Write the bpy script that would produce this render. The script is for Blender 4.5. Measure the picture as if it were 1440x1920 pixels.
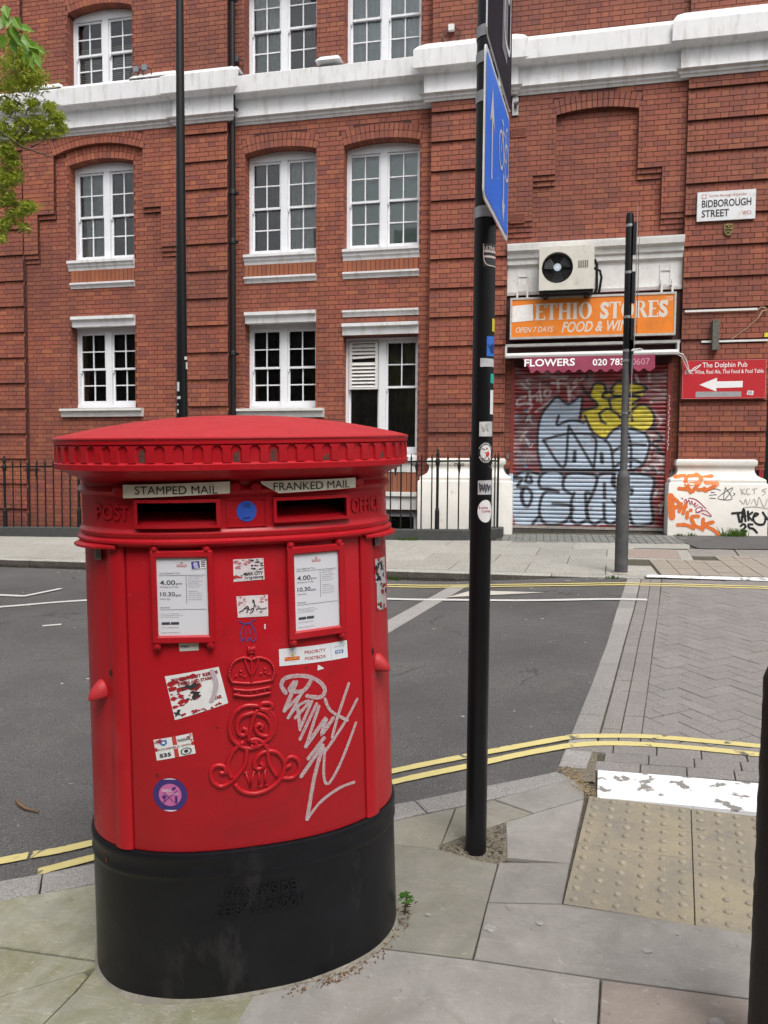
import bpy, math, random
from mathutils import Vector, Matrix
random.seed(7)
for o in list(bpy.data.objects): bpy.data.objects.remove(o)
SC = bpy.context.scene
COL = SC.collection
rad = math.radians
# ------------------------------------------------------------------ camera
EYE = Vector((0.0, 0.0, 1.42))
def cam_axes(yaw, pitch, roll):
    cy, sy = math.cos(yaw), math.sin(yaw)
    f = Vector((sy*math.cos(pitch), cy*math.cos(pitch), -math.sin(pitch)))
    r = Vector((cy, -sy, 0)); u = r.cross(f)
    return r*math.cos(roll)+u*math.sin(roll), -r*math.sin(roll)+u*math.cos(roll), f
_r, _u, _f = cam_axes(rad(-11.911), rad(3.022), rad(0.478))
cam = bpy.data.cameras.new('camera'); cam_o = bpy.data.objects.new('camera', cam); COL.objects.link(cam_o)
cam.sensor_fit = 'VERTICAL'; cam.sensor_height = 36.0; cam.lens = 1400/1920*36
cam.clip_start = 0.05; cam.clip_end = 400
cam_o.matrix_world = Matrix(((_r.x, _u.x, -_f.x, EYE.x), (_r.y, _u.y, -_f.y, EYE.y), (_r.z, _u.z, -_f.z, EYE.z), (0, 0, 0, 1)))
SC.camera = cam_o
# ------------------------------------------------------------------ world, sun, exposure
SUN_EL, SUN_ROT = rad(58), rad(150)
W = bpy.data.worlds.new('World'); SC.world = W; W.use_nodes = True
wn, wl = W.node_tree.nodes, W.node_tree.links
bg = wn['Background']; sky = wn.new('ShaderNodeTexSky'); sky.sky_type = 'NISHITA'; sky.sun_disc = False
sky.sun_elevation = SUN_EL; sky.sun_rotation = SUN_ROT; sky.air_density = 1.0; sky.dust_density = 6.0; sky.ozone_density = 1.0
hsv = wn.new('ShaderNodeHueSaturation'); hsv.inputs['Saturation'].default_value = 0.22
wl.new(sky.outputs[0], hsv.inputs['Color']); wl.new(hsv.outputs[0], bg.inputs['Color']); bg.inputs['Strength'].default_value = 0.15
sun = bpy.data.lights.new('sun', 'SUN'); sun.energy = 1.3; sun.angle = rad(28); sun.color = (1, .965, .91)
sun_o = bpy.data.objects.new('sun', sun); COL.objects.link(sun_o)
sd = Vector((math.sin(SUN_ROT)*math.cos(SUN_EL), math.cos(SUN_ROT)*math.cos(SUN_EL), math.sin(SUN_EL)))
sun_o.rotation_euler = sd.to_track_quat('Z', 'Y').to_euler()
VS = SC.view_settings; VS.view_transform = 'Standard'; VS.look = 'None'; VS.gamma = 1; VS.use_curve_mapping = False; VS.exposure = 0.42
SC.render.engine = 'CYCLES'; SC.cycles.max_bounces = 6; SC.cycles.use_denoising = True

# ------------------------------------------------------------------ helpers
def lin(h):
    h = h.lstrip('#'); out = []
    for i in (0, 2, 4):
        c = int(h[i:i+2], 16)/255
        out.append(c/12.92 if c <= .04045 else ((c+.055)/1.055)**2.4)
    return tuple(out)
class MB:
    """collects polygons of one mesh"""
    def __init__(s): s.v = []; s.f = []; s.c = None; s.mi = None
    def add(s, vs, fs):
        n = len(s.v); s.v += [tuple(p) for p in vs]; s.f += [tuple(i+n for i in f) for f in fs]; return s
    def box(s, x0, x1, y0, y1, z0, z1, back=True):
        fs = [(0,1,5,4),(1,2,6,5),(3,0,4,7),(0,3,2,1),(4,5,6,7)]
        if back: fs.append((2,3,7,6))
        return s.add([(x0,y0,z0),(x1,y0,z0),(x1,y1,z0),(x0,y1,z0),(x0,y0,z1),(x1,y0,z1),(x1,y1,z1),(x0,y1,z1)], fs)
    def hexa(s, a, b):
        """a, b: two matching rings of points (front / back), closed"""
        n = len(a); fs = [tuple(range(n)), tuple(range(2*n-1, n-1, -1))]
        for i in range(n): j = (i+1) % n; fs.append((i, i+n, j+n, j))
        return s.add(list(a)+list(b), fs)
    def poly(s, pts): return s.add(pts, [tuple(range(len(pts)))])
    def loft(s, rings, cap0=True, cap1=True, closed=True):
        n = len(rings[0]); vs = [p for r in rings for p in r]; fs = []
        for k in range(len(rings)-1):
            for i in range(n if closed else n-1):
                j = (i+1) % n; fs.append((k*n+i, k*n+j, (k+1)*n+j, (k+1)*n+i))
        if cap0: fs.append(tuple(range(n-1, -1, -1)))
        if cap1: fs.append(tuple((len(rings)-1)*n+i for i in range(n)))
        return s.add(vs, fs)
    def lathe(s, cx, cy, prof, n=16, lean=(0, 0), z0=0):
        return s.loft([[(cx+lean[0]*(z-z0)+r*math.cos(2*math.pi*i/n), cy+lean[1]*(z-z0)+r*math.sin(2*math.pi*i/n), z) for i in range(n)] for r, z in prof])
    def tube(s, pts, r, n=6):
        pts = [Vector(p) for p in pts]; rings = []; prev = None
        for i, p in enumerate(pts):
            t = (pts[min(i+1, len(pts)-1)]-pts[max(i-1, 0)]).normalized()
            a = prev if prev is not None else (Vector((0, 0, 1)) if abs(t.z) < .9 else Vector((1, 0, 0)))
            a = (a-t*a.dot(t)).normalized(); b = t.cross(a); prev = a
            rr = r[i] if isinstance(r, (list, tuple)) else r
            rings.append([p+a*rr*math.cos(2*math.pi*k/n)+b*rr*math.sin(2*math.pi*k/n) for k in range(n)])
        return s.loft(rings)
def link(name, data, parent=None):
    o = bpy.data.objects.new(name, data); COL.objects.link(o)
    if parent is not None:
        o.parent = parent; o.matrix_parent_inverse = WORLD[parent.name].inverted()
    WORLD[o.name] = Matrix(); return o
WORLD = {}
def obj(name, mb, mat=None, parent=None, smooth=False, label=None, cat=None, group=None, kind=None):
    me = bpy.data.meshes.new(name); me.from_pydata(mb.v, [], mb.f)
    if mb.mi is not None:
        for p, i in zip(me.polygons, mb.mi): p.material_index = i
    for m in (mat if isinstance(mat, (list, tuple)) else [mat]):
        if m is not None: me.materials.append(m)
    if smooth:
        me.polygons.foreach_set('use_smooth', [True]*len(me.polygons))
        if smooth != 'all':
            try: me.set_sharp_from_angle(angle=rad(smooth if isinstance(smooth, (int, float)) and smooth is not True else 35))
            except Exception: pass
    if mb.c is not None:
        at = me.color_attributes.new('paint', 'FLOAT_COLOR', 'POINT')
        at.data.foreach_set('color', [q for c in mb.c for q in (c[0], c[1], c[2], 1.0)])
    me.update()
    o = link(name, me, parent); tag(o, label, cat, group, kind); return o
def tag(o, label=None, cat=None, group=None, kind=None):
    if label: o['label'] = label
    if cat: o['category'] = cat
    if group: o['group'] = group
    if kind: o['kind'] = kind
    return o
def thing(name, loc, label, cat, group=None, kind=None):
    o = bpy.data.objects.new(name, None); COL.objects.link(o); o.location = loc; o.empty_display_size = .1
    WORLD[o.name] = Matrix.Translation(loc); return tag(o, label, cat, group, kind)
def placed(name, me, loc, parent, rot=None):
    """a piece that shares mesh data; loc in world coordinates"""
    o = bpy.data.objects.new(name, me); COL.objects.link(o); o.location = loc
    if rot: o.rotation_euler = rot
    if parent is not None: o.parent = parent; o.matrix_parent_inverse = WORLD[parent.name].inverted()
    WORLD[o.name] = Matrix.Translation(loc) if not rot else Matrix.Translation(loc) @ o.rotation_euler.to_matrix().to_4x4()
    return o
def mesh_of(name, mb, mat):
    me = bpy.data.meshes.new(name); me.from_pydata(mb.v, [], mb.f); me.materials.append(mat); me.update(); return me

# ------------------------------------------------------------------ materials
def nodes(name):
    m = bpy.data.materials.new(name); m.use_nodes = True; nt = m.node_tree
    return m, nt, nt.nodes['Principled BSDF']
def mixc(nt, fac, a, b, mode='MIX'):
    x = nt.nodes.new('ShaderNodeMix'); x.data_type = 'RGBA'; x.blend_type = mode
    for sock, val in ((x.inputs[0], fac), (x.inputs[6], a), (x.inputs[7], b)):
        if hasattr(val, 'links') or hasattr(val, 'is_linked'): nt.links.new(val, sock)
        elif isinstance(val, (int, float)): sock.default_value = val
        else: sock.default_value = (*val, 1)
    return x.outputs[2]
def noise(nt, scale, detail=4, rough=.6, vec=None, dist=0, stretch=None):
    n = nt.nodes.new('ShaderNodeTexNoise'); n.inputs['Scale'].default_value = scale; n.inputs['Detail'].default_value = detail
    n.inputs['Roughness'].default_value = rough; n.inputs['Distortion'].default_value = dist
    if vec is None: vec = nt.nodes.new('ShaderNodeNewGeometry').outputs['Position']
    if stretch:
        mp = nt.nodes.new('ShaderNodeMapping'); mp.inputs['Scale'].default_value = stretch; nt.links.new(vec, mp.inputs['Vector']); vec = mp.outputs[0]
    nt.links.new(vec, n.inputs['Vector']); return n.outputs['Fac']
def ramp(nt, fac, stops):
    r = nt.nodes.new('ShaderNodeValToRGB'); nt.links.new(fac, r.inputs[0]); e = r.color_ramp.elements
    while len(e) > 1: e.remove(e[-1])
    e[0].position = stops[0][0]; e[0].color = (*(stops[0][1] if not isinstance(stops[0][1], (int, float)) else (stops[0][1],)*3), 1)
    for p, c in stops[1:]:
        q = e.new(p); q.color = (*(c if not isinstance(c, (int, float)) else (c,)*3), 1)
    return r.outputs[0]
def bumpn(nt, bsdf, h, strength=.3, dist=.005):
    b = nt.nodes.new('ShaderNodeBump'); b.inputs['Strength'].default_value = strength; b.inputs['Distance'].default_value = dist
    nt.links.new(h, b.inputs['Height']); nt.links.new(b.outputs[0], bsdf.inputs['Normal'])
def M(name, col, rough=.6, var=.18, vs=6, bump=0, bs=60, bd=.004, metal=0, dirt=None, ds=3, dthr=(.5, .75), stretch=None, coat=0, spec=.5):
    m, nt, b = nodes(name); c = col
    if var:
        f = noise(nt, vs, 5, .65); c = mixc(nt, ramp(nt, f, [(.3, 0), (.7, 1)]), tuple(x*(1-var) for x in col), tuple(min(1, x*(1+var)) for x in col))
    if dirt is not None:
        f = noise(nt, ds, 6, .7, stretch=stretch); c = mixc(nt, ramp(nt, f, [(dthr[0], 0), (dthr[1], 1)]), c, dirt)
    if hasattr(c, 'links'): nt.links.new(c, b.inputs['Base Color'])
    else: b.inputs['Base Color'].default_value = (*c, 1)
    b.inputs['Roughness'].default_value = rough; b.inputs['Metallic'].default_value = metal
    b.inputs['Specular IOR Level'].default_value = spec; b.inputs['Coat Weight'].default_value = coat; b.inputs['Coat Roughness'].default_value = .12
    if bump: bumpn(nt, b, noise(nt, bs, 5, .6), bump, bd)
    return m
def brick_mat(name, cols, soot=.6, patches=True):
    m, nt, b = nodes(name)
    g = nt.nodes.new('ShaderNodeNewGeometry'); oi = nt.nodes.new('ShaderNodeObjectInfo')
    a = nt.nodes.new('ShaderNodeMath'); a.operation = 'ADD'; nt.links.new(g.outputs['Random Per Island'], a.inputs[0]); nt.links.new(oi.outputs['Random'], a.inputs[1])
    fr = nt.nodes.new('ShaderNodeMath'); fr.operation = 'FRACT'; nt.links.new(a.outputs[0], fr.inputs[0])
    c = ramp(nt, fr.outputs[0], [(i/(len(cols)-1), x) for i, x in enumerate(cols)])
    c = mixc(nt, ramp(nt, noise(nt, 28, 4, .7), [(.35, 0), (.8, .55)]), c, tuple(x*.55 for x in cols[0]))
    st = noise(nt, .55, 5, .62, dist=.4)
    c = mixc(nt, ramp(nt, st, [(.42, 0), (.68, soot)]), c, (.125, .048, .038)); c = mixc(nt, ramp(nt, noise(nt, 1.0, 7, .72, dist=.3, stretch=(3.2, 1, .3)), [(.50, 0), (.72, .5)]), c, (.115, .05, .042))
    c = mixc(nt, ramp(nt, noise(nt, 1.1, 6, .7, dist=.3, stretch=(2.2, 1, .4)), [(.52, 0), (.74, .2)]), c, (.36,.15,.10))
    nt.links.new(c, b.inputs['Base Color']); b.inputs['Roughness'].default_value = .82
    bumpn(nt, b, noise(nt, 70, 6, .65), .45, .003)
    return m
BR = [(.345,.098,.056), (.295,.082,.053), (.37,.115,.060), (.25,.072,.050), (.395,.130,.063), (.305,.084,.050), (.215,.066,.052)]
MAT = {}
MAT['brick'] = brick_mat('red_brick', BR)
MAT['brick_orange'] = brick_mat('orange_brick', [(.37,.12,.05), (.31,.09,.042), (.40,.14,.06), (.34,.105,.048)], soot=.45)
MAT['mortar'] = M('dark_mortar', (.088,.032,.026), .95, .25, 20, .3, 120)
MAT['white'] = M('white_paint', (.70,.70,.71), .5, .06, 3, .2, 30, .003, dirt=(.36,.33,.28), ds=5.5, dthr=(.50, .84), stretch=(1.6, 1, .28))
MAT['white_sash'] = M('white_gloss_joinery', (.74,.75,.78), .4, .04, 8)
MAT['white_old'] = M('flaking_white_paint', (.66,.65,.63), .65, .10, 9, .4, 25, .004, dirt=(.33,.30,.26), ds=6, dthr=(.60, .80))
MAT['cream_plinth'] = M('cream_masonry_paint', (.68,.655,.61), .7, .07, 4, .35, 30, .004, dirt=(.34,.29,.24), ds=5, dthr=(.60, .85))
MAT['black'] = M('black_gloss_paint', (.0065,.0065,.0078), .33, .2, 20, .08, 30, .002, spec=.3)
MAT['black_iron'] = M('black_iron_paint', (.009,.009,.010), .5, .3, 30, .2, 90, .002, spec=.3)
MAT['grey_pole'] = M('weathered_grey_pole', (.062,.062,.064), .65, .25, 14, .3, 90, .002, dirt=(.10,.095,.088), ds=5)
MAT['steel'] = M('galvanised_steel', (.42,.42,.42), .38, .15, 40, metal=.85)
MAT['dark_gap'] = M('dark_gap', (.006,.005,.005), .8, 0)
MAT['room'] = M('dim_room', (.13,.125,.115), .9, .4, 2)
MAT['asphalt'] = None
def cracks(nt, scale, width, cover):
    """0..1 mask of thin irregular cracks, broken up by a slow noise"""
    pos = nt.nodes.new('ShaderNodeNewGeometry').outputs['Position']; wob = nt.nodes.new('ShaderNodeTexNoise'); wob.inputs['Scale'].default_value = 5; wob.inputs['Detail'].default_value = 5; nt.links.new(pos, wob.inputs['Vector'])
    v = nt.nodes.new('ShaderNodeVectorMath'); v.operation = 'MULTIPLY_ADD'; nt.links.new(wob.outputs['Color'], v.inputs[0]); v.inputs[1].default_value = (.35, .35, .35); nt.links.new(pos, v.inputs[2])
    vo = nt.nodes.new('ShaderNodeTexVoronoi'); vo.feature = 'DISTANCE_TO_EDGE'; vo.inputs['Scale'].default_value = scale; nt.links.new(v.outputs[0], vo.inputs['Vector'])
    a = ramp(nt, vo.outputs['Distance'], [(0, 1), (width, 0)]); k = ramp(nt, noise(nt, .8, 3, .5), [(cover, 0), (cover+.06, .8)])
    return mixc(nt, 1.0, a, k, 'MULTIPLY')
def asphalt():
    m, nt, b = nodes('asphalt')
    f = noise(nt, 120, 4, .8); c = ramp(nt, f, [(.30, (.032,.031,.031)), (.50, (.092,.089,.088)), (.72, (.235,.228,.222))])
    c = mixc(nt, ramp(nt, noise(nt, .9, 5, .6), [(.36, 0), (.64, .75)]), c, (.060,.058,.058))
    c = mixc(nt, ramp(nt, noise(nt, 2.6, 7, .75, dist=1.2, stretch=(.5, 1.4, 1)), [(.56, 0), (.70, .6)]), c, (.125,.118,.11))
    c = mixc(nt, ramp(nt, noise(nt, 1.3, 3, .5, dist=.5), [(.66, 0), (.70, .55)]), c, (.052,.050,.050))
    c = mixc(nt, ramp(nt, noise(nt, 26, 2, .5), [(.73, 0), (.77, .8)]), c, (.26,.25,.23))
    c = mixc(nt, cracks(nt, .55, .010, .52), c, (.022,.021,.020))
    nt.links.new(c, b.inputs['Base Color']); b.inputs['Roughness'].default_value = .9; bumpn(nt, b, f, .9, .006); return m
MAT['asphalt'] = asphalt()
def granite(name, base, sp=160, vary=.28):
    m, nt, b = nodes(name); f = noise(nt, sp, 3, .75)
    oi = nt.nodes.new('ShaderNodeObjectInfo')
    c = ramp(nt, f, [(.32, tuple(x*.45 for x in base)), (.5, base), (.72, tuple(min(1, x*1.7) for x in base))])
    c = mixc(nt, ramp(nt, noise(nt, 4, 5, .65), [(.35, 0), (.75, .5)]), c, tuple(x*.7 for x in base))
    k = nt.nodes.new('ShaderNodeMath'); k.operation = 'MULTIPLY_ADD'; nt.links.new(oi.outputs['Random'], k.inputs[0]); k.inputs[1].default_value = vary; k.inputs[2].default_value = 1-vary/2
    c = mixc(nt, 1.0, c, k.outputs[0], 'MULTIPLY')
    nt.links.new(c, b.inputs['Base Color']); b.inputs['Roughness'].default_value = .85; bumpn(nt, b, f, .7, .004); return m
MAT['granite'] = granite('granite_kerb', (.26,.25,.24))
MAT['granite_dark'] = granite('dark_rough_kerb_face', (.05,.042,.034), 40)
MAT['paver'] = granite('grey_block_paver', (.215,.20,.19), 170, .10)
def tactile_mat():
    m, nt, b = nodes('buff_tactile_concrete'); f = noise(nt, 130, 3, .7)
    c = ramp(nt, noise(nt, 5, 6, .7, dist=.7), [(.32, (.185,.17,.145)), (.5, (.235,.207,.155)), (.7, (.29,.25,.165))])
    c = mixc(nt, ramp(nt, f, [(.3, .5), (.5, 0)]), c, (.13,.11,.08)); c = mixc(nt, ramp(nt, f, [(.6, 0), (.8, .5)]), c, (.42,.37,.27))
    nt.links.new(c, b.inputs['Base Color']); b.inputs['Roughness'].default_value = .85; bumpn(nt, b, f, .3, .002); return m
MAT['tactile'] = tactile_mat(); MAT['blister'] = M('worn_blister_concrete', (.25,.222,.168), .8, .25, 30, .2, 120, .001)
MAT['far_slab'] = granite('pale_paving_slab', (.335,.325,.295), 70, .14)
MAT['far_block'] = granite('buff_block_paver', (.30,.265,.225), 120)
MAT['sett'] = granite('blue_grey_sett', (.21,.215,.20), 60)
def york(name, base, green=0.0, tooth=False):
    m, nt, b = nodes(name); oi = nt.nodes.new('ShaderNodeObjectInfo')
    f = noise(nt, 7, 6, .65, dist=.6); c = ramp(nt, f, [(.3, tuple(x*.78 for x in base)), (.55, base), (.75, tuple(min(1, x*1.2) for x in base))])
    c = mixc(nt, ramp(nt, noise(nt, 1.7, 5, .65, dist=1), [(.45, 0), (.7, .6)]), c, (.185,.172,.155))
    if green: c = mixc(nt, ramp(nt, noise(nt, 3.5, 6, .7, dist=.5), [(.40, 0), (.62, green)]), c, (.145,.142,.062))
    c = mixc(nt, ramp(nt, noise(nt, 150, 4, .8), [(.52, 0), (.72, .5)]), c, tuple(x*.55 for x in base)); c = mixc(nt, ramp(nt, noise(nt, 9, 8, .85, dist=2.2, stretch=(1, 3.5, 1)), [(.56, 0), (.60, .35)]), c, tuple(min(1, x*1.5) for x in base))
    c = mixc(nt, ramp(nt, noise(nt, 33, 3, .6), [(.68, 0), (.73, .55)]), c, (.11,.105,.095)); c = mixc(nt, ramp(nt, noise(nt, 52, 2, .5, dist=.4), [(.71, 0), (.75, .5)]), c, (.38,.37,.34)); c = mixc(nt, ramp(nt, noise(nt, 2.3, 6, .7, dist=.9), [(.53, 0), (.66, .35)]), c, (.135,.125,.11))
    k = nt.nodes.new('ShaderNodeMath'); k.operation = 'MULTIPLY_ADD'; nt.links.new(oi.outputs['Random'], k.inputs[0]); k.inputs[1].default_value = .16; k.inputs[2].default_value = .92
    c = mixc(nt, 1.0, c, k.outputs[0], 'MULTIPLY')
    nt.links.new(c, b.inputs['Base Color']); b.inputs['Roughness'].default_value = .8
    if tooth:
        wv = nt.nodes.new('ShaderNodeTexWave'); wv.inputs['Scale'].default_value = 42; wv.inputs['Distortion'].default_value = .3
        mp = nt.nodes.new('ShaderNodeMapping'); mp.inputs['Rotation'].default_value = (0, 0, .75); nt.links.new(nt.nodes.new('ShaderNodeNewGeometry').outputs['Position'], mp.inputs[0]); nt.links.new(mp.outputs[0], wv.inputs[0])
        bumpn(nt, b, wv.outputs['Fac'], .35, .003)
    else: bumpn(nt, b, noise(nt, 26, 6, .65), .5, .004)
    return m
MAT['york'] = york('york_stone', (.24,.227,.212)); MAT['york_red'] = york('reddish_york_stone', (.235,.20,.175))
MAT['york_green'] = york('york_stone_with_algae', (.222,.212,.185), .28)
MAT['tooth_slab'] = york('textured_concrete_slab_with_algae', (.285,.28,.225), .75, True)
MAT['joint'] = M('dirty_joint', (.07,.062,.045), .95, .4, 30, .6, 80, .01, dirt=(.06,.075,.025), ds=9)
MAT['grit'] = M('loose_grit', (.19,.165,.125), .95, .6, 120, 1, 90, .02)
def worn(name, col, under, thr, sc=7, rough=.75, sharp=.02):
    m, nt, b = nodes(name); f = noise(nt, sc, 5, .55, dist=.3); g = noise(nt, 60, 4, .7)
    c = mixc(nt, ramp(nt, g, [(.3, 0), (.75, .35)]), col, tuple(x*.72 for x in col))
    c = mixc(nt, ramp(nt, f, [(thr-sharp, 0), (thr+sharp, 1)]), c, under)
    c = mixc(nt, ramp(nt, g, [(.67, 0), (.71, .9)]), c, under)
    nt.links.new(c, b.inputs['Base Color']); b.inputs['Roughness'].default_value = rough; bumpn(nt, b, g, .5, .003); return m
MAT['yellow'] = worn('worn_yellow_line', (.56,.48,.20), (.13,.12,.10), .615, 9)
MAT['yellow_far'] = worn('yellow_line', (.55,.47,.19), (.09,.085,.08), .74, 5)
MAT['line_white'] = worn('worn_white_line', (.55,.54,.52), (.10,.098,.096), .68, 8)
MAT['block_white'] = worn('peeling_white_thermoplastic', (.76,.77,.79), (.20,.19,.175), .585, 12)
MAT['cream_tri'] = worn('cream_marking', (.50,.47,.42), (.12,.115,.11), .72, 6)
def glass(name, tint=(.85,.9,.88), refl=1.0):
    m = bpy.data.materials.new(name); m.use_nodes = True; nt = m.node_tree; nt.nodes.clear()
    o = nt.nodes.new('ShaderNodeOutputMaterial'); t = nt.nodes.new('ShaderNodeBsdfTransparent'); t.inputs[0].default_value = (*tint, 1)
    g = nt.nodes.new('ShaderNodeBsdfGlossy'); g.inputs['Roughness'].default_value = .03; g.inputs[0].default_value = (.9*refl, .92*refl, .95*refl, 1)
    fr = nt.nodes.new('ShaderNodeFresnel'); fr.inputs['IOR'].default_value = 1.8
    bp = nt.nodes.new('ShaderNodeBump'); bp.inputs['Strength'].default_value = .10; bp.inputs['Distance'].default_value = .01
    nt.links.new(noise(nt, 2.2, 2, .5), bp.inputs['Height']); nt.links.new(bp.outputs[0], g.inputs['Normal'])
    x = nt.nodes.new('ShaderNodeMixShader'); nt.links.new(fr.outputs[0], x.inputs[0]); nt.links.new(t.outputs[0], x.inputs[1]); nt.links.new(g.outputs[0], x.inputs[2]); nt.links.new(x.outputs[0], o.inputs[0]); return m
MAT['glass'] = glass('window_glass')
def flat(name, col, rough=.5, var=.06): 
    if name not in MAT: MAT[name] = M(name, col, rough, var, 25)
    return MAT[name]
INK = flat('black_ink', (.015,.015,.017)); WHITE_INK = flat('white_print', (.78,.78,.78)); RED_INK = flat('red_print', (.5,.03,.03))

# ------------------------------------------------------------------ text and strokes
def text_mesh(s, bold=0.0, shear=0.0, res=3):
    cu = bpy.data.curves.new('t', 'FONT'); cu.body = s; cu.size = 1; cu.offset = bold; cu.shear = shear; cu.resolution_u = res; cu.fill_mode = 'FRONT'
    o = bpy.data.objects.new('t', cu); COL.objects.link(o)
    me = bpy.data.meshes.new_from_object(o); bpy.data.objects.remove(o); bpy.data.curves.remove(cu)
    v = [(p.co.x, p.co.y) for p in me.vertices]; f = [tuple(p.vertices) for p in me.polygons]; bpy.data.meshes.remove(me)
    return v, f
def text_into(mb, s, x0, y0, w, h, fn, bold=0.0, shear=0.0, keep=False):
    """text fitted into the rectangle x0..x0+w, y0..y0+h of a surface fn(x, y) -> point"""
    v, f = text_mesh(s, bold, shear)
    if not v: return
    ax, bx = min(p[0] for p in v), max(p[0] for p in v); ay, by = min(p[1] for p in v), max(p[1] for p in v)
    sx, sy = w/(bx-ax), h/(by-ay)
    if keep: sx = sy
    mb.add([fn(x0+(p[0]-ax)*sx, y0+(p[1]-ay)*sy) for p in v], f)
def plane_fn(o, xd, yd):
    o, xd, yd = Vector(o), Vector(xd).normalized(), Vector(yd).normalized()
    return lambda x, y: o+xd*x+yd*y
def front(y): return lambda x, z: (x, y, z)
def smooth_line(pts, sub=4):
    """Catmull-Rom through 2D points"""
    if len(pts) < 3: return list(pts)
    out = []
    for i in range(len(pts)-1):
        p0 = pts[max(i-1, 0)]; p1 = pts[i]; p2 = pts[i+1]; p3 = pts[min(i+2, len(pts)-1)]
        for k in range(sub):
            t = k/sub
            out.append(tuple(.5*(2*p1[j]+(p2[j]-p0[j])*t+(2*p0[j]-5*p1[j]+4*p2[j]-p3[j])*t*t+(3*p1[j]-p0[j]-3*p2[j]+p3[j])*t**3) for j in (0, 1)))
    return out+[pts[-1]]
RC = [0]
def lifted(fn):
    """the surface raised by a hair more for every stroke, so that crossing strokes never share a plane"""
    RC[0] = (RC[0]+1) % 16; base = RC[0]*.00005
    def g(x, y, k=0):
        a = Vector(fn(x, y)); e = 1e-3; n = (Vector(fn(x+e, y))-a).cross(Vector(fn(x, y+e))-a).normalized()
        if n.dot(EYE-a) < 0: n = -n
        return a+n*(base+k*.000012)
    return g
def ribbon(mb, pts, w, fn, sub=4, taper=False):
    fn = lifted(fn); p = smooth_line(pts, sub); n = len(p); L = []; Rr = []
    for i in range(n):
        a = p[max(i-1, 0)]; b = p[min(i+1, n-1)]; dx, dy = b[0]-a[0], b[1]-a[1]; l = math.hypot(dx, dy) or 1
        hw = w/2*(1 if not taper else (.6+.4*math.sin(math.pi*i/max(1, n-1))))*random.uniform(.88, 1.1)
        L.append((p[i][0]-dy/l*hw, p[i][1]+dx/l*hw)); Rr.append((p[i][0]+dy/l*hw, p[i][1]-dx/l*hw))
    vs = [fn(*q, i) for i, q in enumerate(L)]+[fn(*q, i) for i, q in enumerate(Rr)]
    mb.add(vs, [(i, i+1, n+i+1, n+i) for i in range(n-1)])
    for q, o, i in ((p[0], p[1], 0), (p[-1], p[-2], n-1)):
        a0 = math.atan2(q[1]-o[1], q[0]-o[0])
        mb.add([fn(q[0]+w/2*math.cos(a0+rad(t)), q[1]+w/2*math.sin(a0+rad(t)), i) for t in (-90, -54, -18, 18, 54, 90)], [tuple(range(6))])
def patch(mb, quad, fn, nu=6, nv=2):
    """quad: four (x, y) corners tl, tr, br, bl"""
    tl, tr, br, bl = quad; vs = []
    for j in range(nv+1):
        for i in range(nu+1):
            s, t = i/nu, j/nv
            vs.append(fn(*[(tl[k]*(1-s)+tr[k]*s)*(1-t)+(bl[k]*(1-s)+br[k]*s)*t for k in (0, 1)]))
    mb.add(vs, [(j*(nu+1)+i, (j+1)*(nu+1)+i, (j+1)*(nu+1)+i+1, j*(nu+1)+i+1) for j in range(nv) for i in range(nu)])
def disc(mb, c, rx, ry, fn, n=20, m=5):
    vs = [fn(*c)]; fs_ = [(0, 1+k, 1+(k+1) % n) for k in range(n)]
    for j in range(1, m+1):
        vs += [fn(c[0]+rx*j/m*math.cos(2*math.pi*k/n), c[1]+ry*j/m*math.sin(2*math.pi*k/n)) for k in range(n)]
        if j < m: fs_ += [(1+(j-1)*n+k, 1+j*n+k, 1+j*n+(k+1) % n, 1+(j-1)*n+(k+1) % n) for k in range(n)]
    mb.add(vs, fs_)
SCRIB=[[(0.0951,0.8423),(0.084,0.8632),(0.0929,0.8819),(0.1266,0.8861),(0.1639,0.8779),(0.1948,0.8583),(0.2082,0.8326),(0.1936,0.8167),(0.1555,0.8261)],[(0.126,0.8681),(0.0903,0.7935)],[(0.1193,0.8689),(0.1069,0.8474),(0.1457,0.8424),(0.167,0.8659)],[(0.0903,0.7935),(0.1421,0.8363)],[(0.1386,0.8334),(0.0997,0.7725)],[(0.0997,0.7725),(0.1275,0.8018),(0.162,0.8101),(0.1198,0.7697)],[(0.1275,0.8018),(0.1324,0.7346)],[(0.1689,0.8091),(0.136,0.7441)],[(0.1825,0.8001),(0.1316,0.708)],[(0.1893,0.7923),(0.148,0.6852)],[(0.148,0.6852),(0.2095,0.7549),(0.194,0.7105),(0.231,0.7505)],[(0.2822,0.8382),(0.2458,0.7541),(0.2259,0.6971)],[(0.3081,0.7869),(0.2676,0.7319),(0.2069,0.6637)],[(0.2075,0.8092),(0.2244,0.7723),(0.2752,0.7334)],[(0.2008,0.699),(0.1539,0.6504)],[(0.1967,0.6795),(0.132,0.6037)],[(0.1966,0.6761),(0.1696,0.5931),(0.1456,0.4785)],[(0.1456,0.4785),(0.1886,0.5205),(0.2434,0.5445),(0.2909,0.5475)],[(0.2034,0.6679),(0.1977,0.5939),(0.2112,0.5667),(0.2492,0.6158),(0.302,0.7192)]]
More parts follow.
